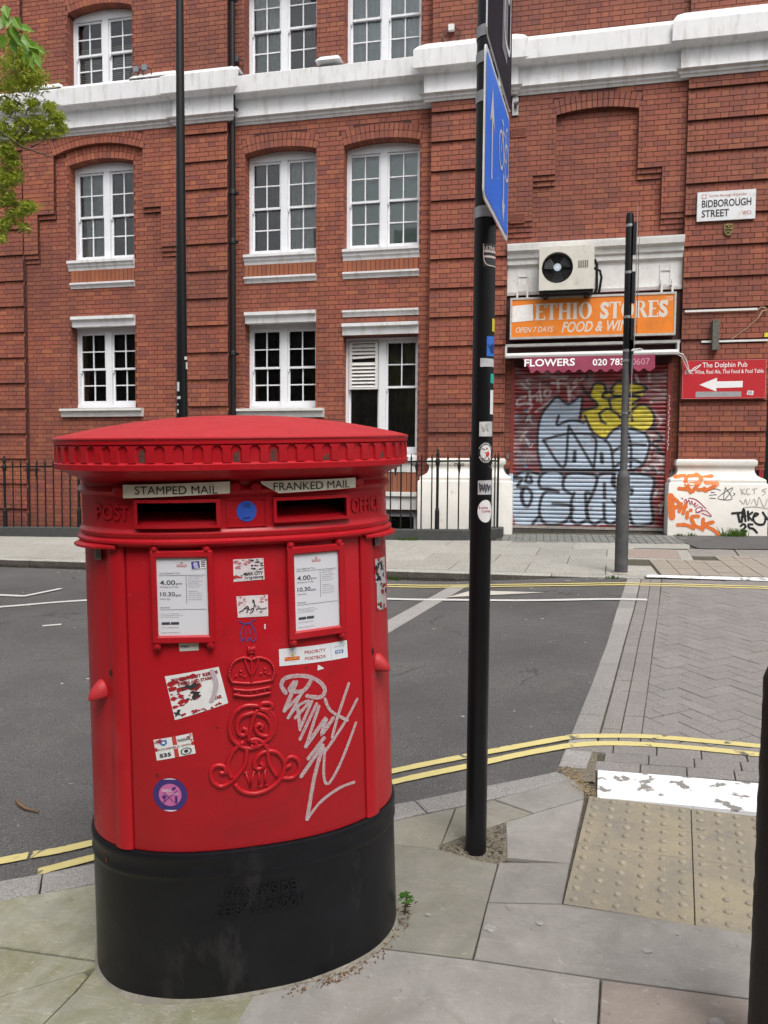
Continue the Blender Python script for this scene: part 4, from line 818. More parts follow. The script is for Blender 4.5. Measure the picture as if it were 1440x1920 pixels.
def lintel(x0, x1, yw, z0, z1, d=.075): profile_run('lintel', x0, x1, [(yw+.1, z0), (yw-.02, z0), (yw-.02, z0+.01), (yw-.028, z1-.10), (yw-d*.6, z1-.075), (yw-d, z1-.065), (yw-d, z1-.012), (yw+.02, z1)], ret=.0)
def low_sill(x0, x1, yw, z0, z1): profile_run('sill', x0, x1, [(yw+.15, z0), (yw-.05, z0), (yw-.07, z1-.06), (yw-.11, z1-.05), (yw-.11, z1-.012), (yw+.15, z1+.015)], MAT['white_old'])
sill(-8.21, -6.935, 11.90, 4.905, 5.08); string(-8.17, -6.935, 11.90, 4.595, 4.70); lintel(-8.15, -6.935, 11.90, 3.93, 4.115); low_sill(-8.37, -6.79, 11.90, 2.36, 2.51)
sill(*BX[0], 11.98, 4.87, 5.045); sill(*BX[1], 11.98, 4.86, 5.045)
for b_ in BX: string(*b_, 11.98, 4.57, 4.68)
lintel(-4.94, -3.70, 11.98, 3.905, 4.095); low_sill(-5.10, -3.55, 11.98, 2.33, 2.485)
string(*BX[1], 11.98, 3.955, 4.065); lintel(*BX[1], 11.98, 3.66, 3.855)
profile_run('sill', *BX[1], [(12.13, 1.43), (11.95, 1.43), (11.94, 1.56), (11.90, 1.60), (11.90, 1.68), (12.13, 1.72)], MAT['white_old'])
profile_run('lintel', *BX[1], [(12.08, .82), (11.95, .82), (11.95, 1.02), (11.91, 1.04), (11.91, 1.10), (12.08, 1.12)], MAT['white_old'])
# plinths of the two right piers
def plinth(x0, x1, zb):
    q = lambda d: 11.80-d; y = 11.80
    prof = [(-.06, 1.655), (.02, 1.655), (.048, 1.635), (.055, 1.60), (.045, 1.565), (.02, 1.55), (.012, 1.52), (.018, 1.47), (.045, 1.42), (.09, 1.395), (.115, 1.385), (.15, 1.37), (.17, 1.35), (.17, 1.31), (.19, 1.30), (.20, 1.285), (.20, zb)]
    mb = MB(); rings = []
    for d, z in prof: rings.append([(x0-max(d, 0)*.8, y-d, z), (x1+max(d, 0)*.8, y-d, z), (x1+max(d, 0)*.8, 12.35, z), (x0-max(d, 0)*.8, 12.35, z)])
    mb.loft(rings[::-1])
    return obj('plinth', mb, MAT['cream_plinth'], bld, smooth=40)
plinth(-1.75, -.60, -.5); pl4 = plinth(1.985, 3.02, .3)
# ------------------------------------------------------------------ windows
CURT = {'green': M('pale_green_blind', (.74,.82,.79), .9, .08, 3), 'grey': M('grey_net_curtain', (.68,.69,.68), .9, .2, 9, stretch=None), 'dim': M('dim_pane_backing', (.065,.068,.06), .9, .5, 4), 'dark': M('dark_curtain', (.19,.16,.145), .9, .4, 3), 'pale': M('pale_blue_curtain', (.80,.83,.86), .9, .15, 5), 'blind': M('venetian_blind', (.60,.57,.50), .8, .2, 4)}  # dim: dark folds added behind the ground floor panes to lift their black
def window(x0, x1, z0, z1, yf, a=None, kind='dark', kinds=None, lights=((2, 2), (2, 2)), split=.5, label=None):
    xm = (x0+x1)/2; fw = .05; mw = .058; top = z1-.07
    fr = MB(); fr.box(x0-.03, x0+fw, yf, yf+.10, z0, top); fr.box(x1-fw, x1+.03, yf, yf+.10, z0, top); fr.box(xm-mw, xm+mw, yf-.004, yf+.10, z0+.05, top)
    fr.box(x0-.03, x1+.03, yf-.014, yf+.10, z0-.03, z0+.05)
    if a:
        n = 14; up = []; lo = []
        for k in range(n+1):
            x = x0+(x1-x0)*k/n; zz = a['zc']+math.sqrt(a['R']**2-(x-a['xc'])**2)-.004; up.append((x, zz))
        for (xa, za), (xb, zb_) in zip(up, up[1:]): fr.hexa([(xa, yf-.006, top), (xb, yf-.006, top), (xb, yf-.006, zb_), (xa, yf-.006, za)], [(xa, yf+.08, top), (xb, yf+.08, top), (xb, yf+.08, zb_), (xa, yf+.08, za)])
    else: fr.box(x0-.03, x1+.03, yf-.006, yf+.10, top, z1+.06)
    w = obj('window', fr, MAT['white_sash'], bld, label=label)
    zm = z0+.05+(top-z0-.05)*split
    for li, (xa, xb) in enumerate(((x0+fw, xm-mw), (xm+mw, x1-fw))):
        for upper in (True, False):
            za, zb_, y = (zm-.02, top-.003, yf+.022) if upper else (z0+.053, zm+.022, yf+.055)
            nx, nz = lights[li] if upper else (lights[li] if split == .5 else (1, 1)); st = .032; bt = .05 if upper is False else .034
            if not upper: bt = .075
            s = MB(); s.box(xa, xa+st, y, y+.035, za, zb_); s.box(xb-st, xb, y, y+.035, za, zb_); s.box(xa+st, xb-st, y+.001, y+.034, zb_-.036, zb_); s.box(xa+st, xb-st, y+.001, y+.034, za, za+(bt if not upper else .036))
            gx0, gx1, gz0, gz1 = xa+st, xb-st, za+(bt if not upper else .036), zb_-.036
            for i in range(1, nx): c = gx0+(gx1-gx0)*i/nx; s.box(c-.010, c+.010, y+.003, y+.03, gz0, gz1)
            for j in range(1, nz): c = gz0+(gz1-gz0)*j/nz; s.box(gx0, gx1, y+.004, y+.029, c-.010, c+.010)
            if upper: s.hexa([(xa, y, za), (xa+.03, y, za), (xa+.022, y, za-.05), (xa+.008, y, za-.06)], [(xa, y+.033, za), (xa+.03, y+.033, za), (xa+.022, y+.033, za-.05), (xa+.008, y+.033, za-.06)])
            obj('sash', s, MAT['white_sash'], w)
            for i in range(nx):
                for j in range(nz):
                    pa, pb = gx0+(gx1-gx0)*i/nx, gx0+(gx1-gx0)*(i+1)/nx; qa, qb = gz0+(gz1-gz0)*j/nz, gz0+(gz1-gz0)*(j+1)/nz; t = random.uniform(-.003, .003); t2 = random.uniform(-.003, .003)
                    obj('pane', MB().poly([(pa, y+.018+t, qa), (pb, y+.018-t, qa), (pb, y+.018-t+t2, qb), (pa, y+.018+t+t2, qb)]), MAT['glass'], w)
        k = (kinds or (kind, kind))[li]; yc = yf+.105; c = MB()
        if k in ('grey', 'pale', 'dark', 'dim') and not (k == 'dark' and kinds is None):
            n = 26; c.loft([[(xa+(xb-xa)*t/n, yc+.022*math.sin(t*1.9)+.01*math.sin(t*.7), zz) for t in range(n+1)] for zz in (z0, z1+.1)], False, False, closed=False)
            obj('curtain', c, CURT[k], w, smooth='all')
        elif k == 'green': obj('blind', c.box(xa, xb, yc, yc+.005, z0+.01, z1+.1), CURT[k], w)
        elif k == 'blind':
            zz = z0
            while zz < z0+(z1-z0)*.62: c.hexa([(xa, yc, zz), (xb, yc, zz), (xb, yc+.012, zz+.026), (xa, yc+.012, zz+.026)], [(xa, yc+.002, zz), (xb, yc+.002, zz), (xb, yc+.014, zz+.026), (xa, yc+.014, zz+.026)]); zz += .034
            obj('blind', c, CURT[k], w)
    rb = MB(); rb.add([(x0, yf+.12, z0), (x1, yf+.12, z0), (x1, yf+.9, z0), (x0, yf+.9, z0), (x0, yf+.12, z1+.15), (x1, yf+.12, z1+.15), (x1, yf+.9, z1+.15), (x0, yf+.9, z1+.15)], [(0,1,2,3), (4,7,6,5), (0,3,7,4), (1,5,6,2), (3,2,6,7)])
    obj('room', rb, MAT['room'], w)
    return w
window(-8.19, -6.938, 2.53, 3.93, 12.08, kind='dim'); window(-8.19, -6.94, 5.08, 6.716, 12.08, A1, kinds=('grey', 'dark')); window(-8.19, -6.94, 8.05, 9.30, 12.08, A2, kind='blind')
window(*BX[0], 2.50, 3.905, 12.18, kind='dim'); window(*BX[0], 5.05, 6.70, 12.18, B1[0], kinds=('dark', 'grey')); window(*BX[0], 7.98, 9.6, 12.18, kinds=('grey', 'dark'))
window(*BX[1], 5.05, 6.70, 12.18, B1[1], kind='green'); window(*BX[1], 7.98, 9.6, 12.18, kinds=('pale', 'pale'))
# tall ground floor window with a louvred vent
w3 = window(*BX[1], 1.72, 3.66, 12.18, kinds=('dark', 'dark'), lights=((1, 1), (2, 2)), split=.585, label='tall window with a broken louvre vent on its left side')
xa, xb = BX[1][0]+.085, (BX[1][0]+BX[1][1])/2-.09
vf = MB(); vf.box(xa-.015, xa+.03, 12.155, 12.19, 2.80, 3.585); vf.box(xb-.03, xb+.015, 12.155, 12.19, 2.80, 3.585); vf.box(xa+.03, xb-.03, 12.156, 12.19, 3.56, 3.585); vf.box(xa+.03, xb-.03, 12.156, 12.19, 2.80, 2.83); obj('louvre_frame', vf, MAT['white_old'], w3)
obj('vent_backing', MB().box(xa+.03, xb-.03, 12.195, 12.2, 2.83, 3.56), MAT['dark_gap'], w3)
for i in range(12):
    if i == 7: continue
    z = 2.835+i*.060; t = .012 if i == 8 else 0
    mb = MB(); mb.hexa([(xa+.028, 12.150, z-t), (xb-.028, 12.150, z+t*.4), (xb-.028, 12.192, z+.052+t*.4), (xa+.028, 12.192, z+.052-t)], [(xa+.028, 12.156, z-.007-t), (xb-.028, 12.156, z-.007+t*.4), (xb-.028, 12.198, z+.045+t*.4), (xa+.028, 12.198, z+.045-t)]); obj('louvre_slat', mb, MAT['white_old'], w3)
# basement window behind the railings
bw = MB(); bw.box(BX[1][0], BX[1][1], 12.06, 12.10, .70, .80); bw.box(BX[1][0], BX[1][1], 12.06, 12.10, .0, .06)
for c in (BX[1][0]+.03, -2.62, BX[1][1]-.03): bw.box(c-.03, c+.03, 12.061, 12.10, .06, .70)
bwo = obj('window', bw, MAT['white_sash'], bld); obj('pane', MB().poly([(BX[1][0], 12.08, 0), (BX[1][1], 12.08, 0), (BX[1][1], 12.08, .75), (BX[1][0], 12.08, .75)]), MAT['glass'], bwo)
obj('room', MB().box(BX[1][0], BX[1][1], 12.2, 12.25, -.1, .8), MAT['room'], bwo)
# white downpipe in the light well
mb = MB(); mb.tube([(-7.15, 11.82, -.5), (-7.15, 11.82, 1.45)], .05, 10); mb.tube([(-7.15, 11.82, 1.3), (-6.95, 11.84, 1.38)], .05, 10); obj('waste_pipe', mb, MAT['white_sash'], bld, smooth=True)
# light well floor and its retaining wall
obj('light_well_floor', MB().box(-12, -.6, 10.95, 12.3, -.75, -.6), MAT['mortar'], kind='structure')
# ------------------------------------------------------------------ drainpipe
dp = thing('drainpipe', (-5.118, 11.9, 1), 'black cast iron drainpipe running down beside the brick pier', 'drainpipe')
mb = MB(); mb.tube([(-5.112, 11.86, -.5), (-5.112, 11.86, 10.4)], .042, 14); obj('pipe', mb, MAT['black_iron'], dp, smooth=True)
for z in (1.6, 3.35, 5.2, 6.0, 7.35, 9.1):
    mb = MB(); mb.lathe(-5.112, 11.86, [(.042, z), (.055, z+.005), (.055, z+.07), (.048, z+.085), (.042, z+.09)], 14); mb.box(-5.19, -5.03, 11.885, 11.90, z+.015, z+.06); obj('collar', mb, MAT['black_iron'], dp, smooth=True)
# ------------------------------------------------------------------ the shop: entablature, frame, shutter
import numpy as np
profile_run('entablature', P3[1]+.003, P4[0]-.003, [(12.2, 4.17), (11.86, 4.17), (11.85, 4.22), (11.885, 4.23), (11.885, 4.60), (11.87, 4.61), (11.84, 4.63), (11.84, 4.70), (11.81, 4.72), (11.80, 4.78), (11.75, 4.82), (11.74, 4.90), (11.74, 4.925), (11.97, 4.96)], MAT['white_old'])
MAT['maroon'] = M('maroon_shop_paint', (.055,.012,.014), .5, .2, 8, dirt=(.03,.02,.02), ds=6)
MAT['red_rail'] = M('red_brown_rail_paint', (.24,.035,.028), .55, .2, 9, dirt=(.12,.03,.025), ds=12)
obj('fascia_board', MB().box(P3[1]+.004, P4[0]-.004, 11.90, 12.2, 3.20, 4.17), MAT['maroon'], bld)
for x0, x1 in ((-.46, 1.87),): obj('soffit', MB().box(x0, x1, 11.95, 12.2, 3.10, 3.20), MAT['maroon'], bld)
shut = obj('shutter', MB().box(-.50, 1.90, 12.03, 12.06, .50, 3.2), MAT['dark_gap'], bld, label='red roller shutter covered in blue and yellow graffiti')
def graffiti_paint():
    X0, X1, NX, Zb, Zt, NZ = -.455, 1.835, 262, .60, 3.16, 294
    gx = np.linspace(X0, X1, NX); gzv = np.linspace(Zb, Zt, NZ); X, Z = np.meshgrid(gx, gzv)
    rn = np.random.RandomState(4)
    def fnoise(sx, sz):
        a = rn.rand(int(NZ/sz)+2, int(NX/sx)+2); zi = np.linspace(0, a.shape[0]-1.001, NZ); xi = np.linspace(0, a.shape[1]-1.001, NX)
        z0 = zi.astype(int); x0 = xi.astype(int); fz = (zi-z0)[:, None]; fx = (xi-x0)[None, :]
        return (a[z0][:, x0]*(1-fz)*(1-fx)+a[z0+1][:, x0]*fz*(1-fx)+a[z0][:, x0+1]*(1-fz)*fx+a[z0+1][:, x0+1]*fz*fx)
    C = np.zeros((NZ, NX, 3)); C[:] = (.20,.014,.017)
    C *= (.75+.5*fnoise(30, 6))[..., None]
    def put(mask, col): 
        nonlocal C
        m = np.clip(mask, 0, 1)[..., None]; C = C*(1-m)+np.array(col)*m
    def inside(poly):
        r = np.zeros_like(X, bool); n = len(poly)
        for i in range(n):
            x1, z1 = poly[i]; x2, z2 = poly[(i+1) % n]
            if z1 == z2: continue
            c = ((z1 > Z) != (z2 > Z)) & (X < (x2-x1)*(Z-z1)/(z2-z1)+x1); r ^= c
        return r
    def stroke(pts, w, soft=.012):
        d = np.full_like(X, 9.); p = smooth_line(pts, 5)
        for (ax, az), (bx, bz) in zip(p, p[1:]):
            vx, vz = bx-ax, bz-az; l = vx*vx+vz*vz+1e-9
            t = np.clip(((X-ax)*vx+(Z-az)*vz)/l, 0, 1); d = np.minimum(d, np.hypot(X-ax-t*vx, Z-az-t*vz))
        return np.clip((w/2+soft/2-d)/soft, 0, 1)
    for s in G_TEAL: put(stroke(s, .05, .07)*.62, (.035,.06,.085))
    for s in G_CYAN: put(stroke(s, .035, .03)*.9, (.03,.25,.38))
    for s in G_WHITE: put(stroke(s, .042, .02)*(.35+.6*fnoise(10, 8)), (.55,.52,.52))
    put(np.exp(-((X-1.05)/.55)**2-((Z-2.78)/.07)**2)*.35*fnoise(12, 4), (.5,.42,.42))
    put(np.clip(fnoise(20, 9)-.45, 0, 1)*1.3*((X > 1.35) | (X < .05) | (Z > 2.55)), (.36,.32,.33))
    r3 = np.random.RandomState(12)
    for k in range(46):
        zone = k % 3; cx_, cz_ = ((r3.uniform(1.42, 1.78), r3.uniform(.8, 2.5)) if zone == 0 else ((r3.uniform(-.4, 1.2), r3.uniform(2.55, 2.95)) if zone == 1 else (r3.uniform(-.42, -.12), r3.uniform(1.45, 2.4))))
        pts_ = [(cx_+r3.uniform(-.09, .09), cz_+r3.uniform(-.09, .09)) for _ in range(4)]
        put(stroke(pts_, r3.uniform(.014, .03), .016)*r3.uniform(.5, .9), ((.50,.47,.47), (.02,.02,.035), (.10,.02,.03), (.05,.10,.14))[r3.randint(0, 4) if zone != 1 else r3.randint(0, 3)])
    fill = inside(G_BLUE[0])
    blue = np.array((.36,.44,.54))[None, None]*(.8+.35*fnoise(26, 10))[..., None]
    for P_ in G_BLUE:
        m = inside(P_); C[m] = blue[m]
        sp = m & (fnoise(7, 4) > .80); C[sp] = C[sp]*.55+np.array((.42,.25,.30))*.45
        dk = m & (fnoise(14, 5) < .16); C[dk] = C[dk]*.72
    m = inside(G_YEL); yel = np.array((.60,.50,.035))[None, None]*(.75+.45*fnoise(12, 8))[..., None]; C[m] = yel[m]
    sp = m & (fnoise(8, 5) > .74); C[sp] = C[sp]*.5+np.array((.33,.22,.05))*.5
    for i, s in enumerate(G_BLACK): put(stroke(s, .050 if 15 <= i < 36 else (.056 if 9 <= i < 15 else .043), .018)*.97, (.012,.013,.022))
    return gx, gzv, C
gx, gzv, PAINT = graffiti_paint()
pm, nt, bs = nodes('sprayed_steel_slat'); at = nt.nodes.new('ShaderNodeVertexColor'); at.layer_name = 'paint'
nt.links.new(mixc(nt, ramp(nt, noise(nt, 40, 4, .7), [(.55, 0), (.85, .45)]), at.outputs[0], (.10,.07,.07)), bs.inputs['Base Color']); bs.inputs['Roughness'].default_value = .42
PITCH = .0625; nsl = 41; zz = .60
for k in range(nsl):
    zb_ = .603+k*PITCH; prof = [(.0, 0.0), (.10, -.010), (.28, -.017), (.55, -.017), (.80, -.010), (.93, .0), (.985, .004)]
    mb = MB(); mb.c = []; vs = []
    for t, dy in prof:
        z = zb_+t*PITCH; iz = min(max(int(round((z-gzv[0])/(gzv[1]-gzv[0]))), 0), len(gzv)-1)
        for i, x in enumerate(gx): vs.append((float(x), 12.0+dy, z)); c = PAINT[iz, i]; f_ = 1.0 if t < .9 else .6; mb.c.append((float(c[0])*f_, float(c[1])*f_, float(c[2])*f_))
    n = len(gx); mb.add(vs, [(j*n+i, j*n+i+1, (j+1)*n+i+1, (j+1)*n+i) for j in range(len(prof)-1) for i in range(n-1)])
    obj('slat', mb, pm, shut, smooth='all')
obj('bottom_bar', MB().box(-.46, 1.84, 11.965, 12.03, .565, .605), M('scuffed_alloy', (.42,.39,.36), .5, .3, 20, metal=.4), shut)
for x0, x1, m_ in ((-.50, -.445, 'red_rail'), (1.825, 1.885, 'red_rail')): obj('guide_rail', MB().box(x0, x1, 11.955, 12.05, .55, 3.2), MAT[m_], shut)
BLUE_RAIL = flat('pale_blue_spray', (.36,.49,.64), .5, .2)
g_ = MB(); patch(g_, [(-.505, 1.42), (-.447, 1.42), (-.447, .62), (-.505, .62)], front(11.9525), 2, 6); obj('graffiti', g_, BLUE_RAIL, shut)
g_ = MB()
for k in range(14): ribbon(g_, [(1.852+random.uniform(-.012, .012), 2.62-.06*k), (1.858+random.uniform(-.014, .014), 2.60-.06*k), (1.85+random.uniform(-.012, .012), 2.58-.06*k)], .008, front(11.9535), 2)
obj('graffiti', g_, WHITE_INK, shut)
obj('step', MB().box(-.585, 1.975, 11.93, 12.3, .1, .552), M('dark_step_stone', (.06,.052,.045), .9, .4, 12), bld)
obj('meter_plate', MB().box(-.555, -.515, 11.945, 11.962, 1.66, 1.73), MAT['steel'], bld)
# ---- sign box
sg = thing('shop_sign', (.67, 11.66, 3.47), 'orange light box sign reading ETHIO STORES FOOD & WINE', 'shop sign')
ORANGE = M('orange_acrylic', (.78,.225,.03), .4, .05, 3, dirt=(.60,.19,.045), ds=4, spec=.25)
obj('case', MB().box(-.52, 1.865, 11.675, 11.90, 3.465, 4.085), M('dark_red_sign_case', (.16,.018,.02), .45, .15, 6), sg)
obj('face', MB().box(-.495, 1.84, 11.664, 11.68, 3.495, 4.055), ORANGE, sg)
fm = MB(); fm.box(-.522, 1.867, 11.655, 11.69, 4.055, 4.087); fm.box(-.522, 1.867, 11.655, 11.69, 3.463, 3.495); fm.box(-.522, -.495, 11.656, 11.69, 3.495, 4.055); fm.box(1.84, 1.867, 11.656, 11.69, 3.495, 4.055); obj('trim', fm, M('pale_aluminium', (.52,.50,.47), .4, .15, 12, metal=.3), sg)
LET = flat('cream_sign_lettering', (.66,.60,.53), .4, .06); F_ = front(11.6625)
def serif_word(mb, word, x0, x1, z0, z1, fn):
    H = z1-z0; wd = {'E': .74, 'T': .80, 'H': .95, 'I': .42, 'O': .90, 'S': .62, 'R': .90, ' ': .38}; tot = sum(wd[c] for c in word)+.05*(len(word)-1); k = (x1-x0)/tot; x = x0
    base_fn = fn
    def rc(a, b, c, d): patch(mb, [(a, d), (b, d), (b, c), (a, c)], lifted(base_fn), 1, 1)
    for ch in word:
        w = wd[ch]*k; st = .20*H; th = .085*H; sf = .07*H
        if ch in 'EHIRT':
            if ch == 'E':
                rc(x+sf, x+sf+st, z0, z1); rc(x, x+w, z1-th, z1); rc(x, x+w, z0, z0+th); rc(x+sf+st, x+w*.78, z0+H*.47, z0+H*.47+th); rc(x+w-.06*H, x+w, z1-.27*H, z1-th); rc(x+w-.06*H, x+w, z0+th, z0+.27*H)
            elif ch == 'T': rc(x+w/2-st/2, x+w/2+st/2, z0, z1-th); rc(x, x+w, z1-th, z1); rc(x, x+.06*H, z1-.28*H, z1-th); rc(x+w-.06*H, x+w, z1-.28*H, z1-th); rc(x+w*.25, x+w*.75, z0, z0+.05*H)
            elif ch == 'H':
                for xs_ in (x+sf, x+w-sf-st): rc(xs_, xs_+st, z0, z1); rc(xs_-sf, xs_+st+sf, z0, z0+.05*H); rc(xs_-sf, xs_+st+sf, z1-.05*H, z1)
                rc(x+sf+st, x+w-sf-st, z0+H*.46, z0+H*.46+th)
            elif ch == 'I': c = x+w/2; rc(c-st/2, c+st/2, z0, z1); rc(c-st/2-sf, c+st/2+sf, z0, z0+.05*H); rc(c-st/2-sf, c+st/2+sf, z1-.05*H, z1)
            elif ch == 'R':
                rc(x+sf, x+sf+st, z0, z1); rc(x, x+sf*2+st, z0, z0+.05*H); rc(x, x+sf+st, z1-.05*H, z1)
                n = 12; cx, cz, ro, ri = x+w*.48, z0+H*.74, .26*H, .26*H-.0
                o_ = [(cx+(w*.36)*math.cos(t), cz+ro*math.sin(t)) for t in [-math.pi/2+math.pi*i/n for i in range(n+1)]]; i_ = [(cx+(w*.36-st*.85)*math.cos(t), cz+(ro-th)*math.sin(t)) for t in [-math.pi/2+math.pi*i/n for i in range(n+1)]]
                for a, b, c, d in zip(o_, o_[1:], i_[1:], i_): mb.poly([fn(*q) for q in (a, b, c, d)])
                rc(x+sf+st, cx, z1-th, z1); rc(x+sf+st, cx, cz-ro, cz-ro+th)
                fn = lifted(base_fn); fn = lifted(base_fn); mb.poly([fn(*q) for q in ((cx-.05*H, z0+H*.5), (cx+.16*H, z0+H*.5), (x+w+.04*H, z0), (x+w-.20*H, z0))])
        elif ch == 'O':
            n = 28; cx, cz = x+w/2, z0+H/2
            o_ = [(cx+w*.5*math.cos(6.2832*i/n), cz+H*.515*math.sin(6.2832*i/n)) for i in range(n+1)]; i_ = [(cx+(w*.5-st*1.05)*math.cos(6.2832*i/n), cz+(H*.515-th*.9)*math.sin(6.2832*i/n)) for i in range(n+1)]
            for a, b, c, d in zip(o_, o_[1:], i_[1:], i_): mb.poly([fn(*q) for q in (a, b, c, d)])
        elif ch == 'S': text_into(mb, 'S', x, z0-.015*H, w, H*1.03, fn, .045); rc(x+w-.07*H, x+w, z1-.28*H, z1-.02*H); rc(x, x+.07*H, z0+.02*H, z0+.28*H)
        x += w+.05*k
mb = MB(); serif_word(mb, 'ETHIO', -.155, .68, 3.74, 3.985, F_); obj('lettering', mb, LET, sg); mb = MB(); serif_word(mb, 'STORES', .80, 1.752, 3.73, 3.975, F_); obj('lettering', mb, LET, sg)
mb = MB(); text_into(mb, 'OPEN 7 DAYS', -.435, 3.560, .56, .085, F_, .012, .3); obj('lettering', mb, LET, sg); mb = MB(); text_into(mb, 'FOOD & WINE', .245, 3.545, 1.06, .16, F_, .018, .3); obj('lettering', mb, LET, sg); mb = MB(); text_into(mb, '120', 1.73, 3.965, .085, .06, F_, .0); obj('lettering', mb, LET, sg)
mb = MB(); patch(mb, [(-.49, 3.965), (-.185, 3.985), (-.175, 3.74), (-.49, 3.72)], front(11.661), 4, 2); obj('paint_patch', mb, flat('white_blanking_patch', (.78,.76,.74), .5, .1), sg, label='white patch covering the first letters')
for xc in (-.345, 1.735):
    br = thing('sign_bracket', (xc, 11.7, 4.09), 'white metal bracket above the %s end of the orange sign' % ('left' if xc < 0 else 'right'), 'bracket', 'white brackets holding the shop sign')
    for d in (-.075, .075): obj('arm', MB().box(xc+d-.014, xc+d+.014, 11.66, 11.72, 4.087, 4.27), MAT['white_old'], br); obj('stay', MB().box(xc+d-.010, xc+d+.010, 11.72, 11.885, 4.22, 4.25), MAT['white_old'], br)
    obj('crossbar', MB().box(xc-.061, xc+.061, 11.67, 11.70, 4.19, 4.212), MAT['white_old'], br)
    mbp = MB(); mbp.box(xc-.08, xc-.066, 11.872, 11.884, 4.26, 4.55); mbp.box(xc+.066, xc+.08, 11.872, 11.884, 4.26, 4.55); mbp.box(xc-.066, xc+.066, 11.872, 11.884, 4.45, 4.462); obj('back_plate', mbp, MAT['white_old'], br)
# ---- awning
aw = thing('awning', (.67, 11.6, 3.2), 'folded shop awning with a maroon scalloped valance reading FLOWERS', 'awning')
obj('cassette', MB().box(-.58, 1.93, 11.62, 11.93, 3.345, 3.385), M('grey_awning_metal', (.34,.33,.32), .5, .2, 10), aw)
obj('cassette_back', MB().box(-.55, 1.90, 11.72, 11.9, 3.20, 3.345), MAT['maroon'], aw)
profile_run('front_bar', -.565, 1.895, [(11.58, 3.165), (11.545, 3.17), (11.535, 3.20), (11.545, 3.235), (11.60, 3.245), (11.62, 3.22)], M('white_awning_bar', (.68,.67,.66), .45, .08, 6), aw)
for x in (-.57, 1.895): obj('end_cap', MB().box(x-.014, x+.014, 11.55, 11.72, 3.18, 3.345), M('pale_cap', (.55,.54,.52), .5, .1, 9), aw)
VAL = M('maroon_canvas', (.235,.022,.062), .75, .18, 10, dirt=(.16,.02,.045), ds=5)
def vy(x, z): t = (3.165-z)/.22; return 11.53-.035*t+.012*math.sin(x*9)*t
n = 120; top = []; bot = []
for i in range(n+1):
    s = i/n; x = -.33+(1.575+.33)*s; zz_ = 2.945-.022*math.cos(2*math.pi*s*12.5)+(.0 if s > .05 else .10*(1-s/.05)); top.append((x-.03*0, 3.166)); bot.append((x+(.09*(1-s/.07) if s < .07 else 0), zz_))
mb = MB(); mb.loft([[(a[0]*(1-t)+b[0]*t, vy(a[0], a[1]*(1-t)+b[1]*t), a[1]*(1-t)+b[1]*t) for a, b in zip(top, bot)] for t in (0, .2, .4, .6, .8, 1)], False, False, closed=False); obj('valance', mb, VAL, aw, smooth='all')
vf_ = lambda x, z: (x, vy(x, z)-.003, z)
mb = MB(); text_into(mb, 'FLOWERS', -.29, 3.025, .735, .115, vf_, .02); obj('lettering', mb, WHITE_INK, aw); mb = MB(); text_into(mb, '020 783', .70, 3.02, .445, .10, vf_, .015); obj('lettering', mb, WHITE_INK, aw)
mb = MB(); text_into(mb, '7', 1.16, 3.02, .05, .10, vf_, .0); text_into(mb, '0607', 1.25, 3.02, .25, .095, vf_, -.002); obj('lettering', mb, flat('faded_print', (.45,.22,.27), .7), aw, label='faded last digits')
# ---- air conditioner
ac = thing('air_conditioner', (.29, 11.45, 4.1), 'mildewed cream outdoor air conditioner unit above the orange sign', 'air conditioner')
CREAM = M('mildewed_cream_casing', (.60,.575,.51), .55, .08, 6, dirt=(.20,.18,.13), ds=7, dthr=(.58, .82), stretch=(1, 1, .35))
mb = MB(); cx, cz, R_ = .163, 4.455, .225; q = [(-.10, 4.13), (.685, 4.13), (.685, 4.76), (-.10, 4.76)]
ring = [(cx+R_*math.cos(2*math.pi*i/32), cz+R_*math.sin(2*math.pi*i/32)) for i in range(32)]
def rectpt(a):
    c, s = math.cos(a), math.sin(a); k = min([((.685-cx)/c if c > 1e-6 else 9), ((-.10-cx)/c if c < -1e-6 else 9), ((4.76-cz)/s if s > 1e-6 else 9), ((4.13-cz)/s if s < -1e-6 else 9)]); return (cx+k*c, cz+k*s)
angs = sorted([2*math.pi*i/32 for i in range(32)]+[math.atan2(z-cz, x-cx) % (2*math.pi) for x, z in q])
inn = [(cx+R_*math.cos(a), 11.44, cz+R_*math.sin(a)) for a in angs]; out = [(rectpt(a)[0], 11.44, rectpt(a)[1]) for a in angs]
mb.loft([inn, out, [(p[0], 11.80, p[2]) for p in out]], False, True); mb.loft([[(p[0], 11.44, p[2]) for p in inn], [(p[0], 11.53, p[2]) for p in inn]], False, False)
obj('casing', mb, CREAM, ac)
obj('fan_well', MB().add([(p[0], 11.53, p[2]) for p in inn], [tuple(range(len(inn)))]), MAT['dark_gap'], ac)
for k in range(3):
    mb = MB(); a0 = k*2.094+.3; pts_f = [(.05, 0), (.19, -.25), (.205, .25), (.19, .75), (.06, .9)]
    p = [(cx+r_*math.cos(a0+t), 11.50-.02*t, cz+r_*math.sin(a0+t)) for r_, t in pts_f]; mb.hexa(p, [(a, b+.004, c) for a, b, c in p]); obj('fan_blade', mb, M('dark_fan_plastic', (.035,.035,.037), .45, .2, 9), ac)
gr = MB()
for r_ in (.075, .11, .145, .18, .212): gr.tube([(cx+r_*math.cos(2*math.pi*i/32), 11.435, cz+r_*math.sin(2*math.pi*i/32)) for i in range(33)], .0022, 4)
for i in range(20): a = 2*math.pi*i/20; gr.tube([(cx+.055*math.cos(a), 11.433, cz+.055*math.sin(a)), (cx+.225*math.cos(a), 11.437, cz+.225*math.sin(a))], .0022, 4)
obj('grille', gr, MAT['black_iron'], ac)
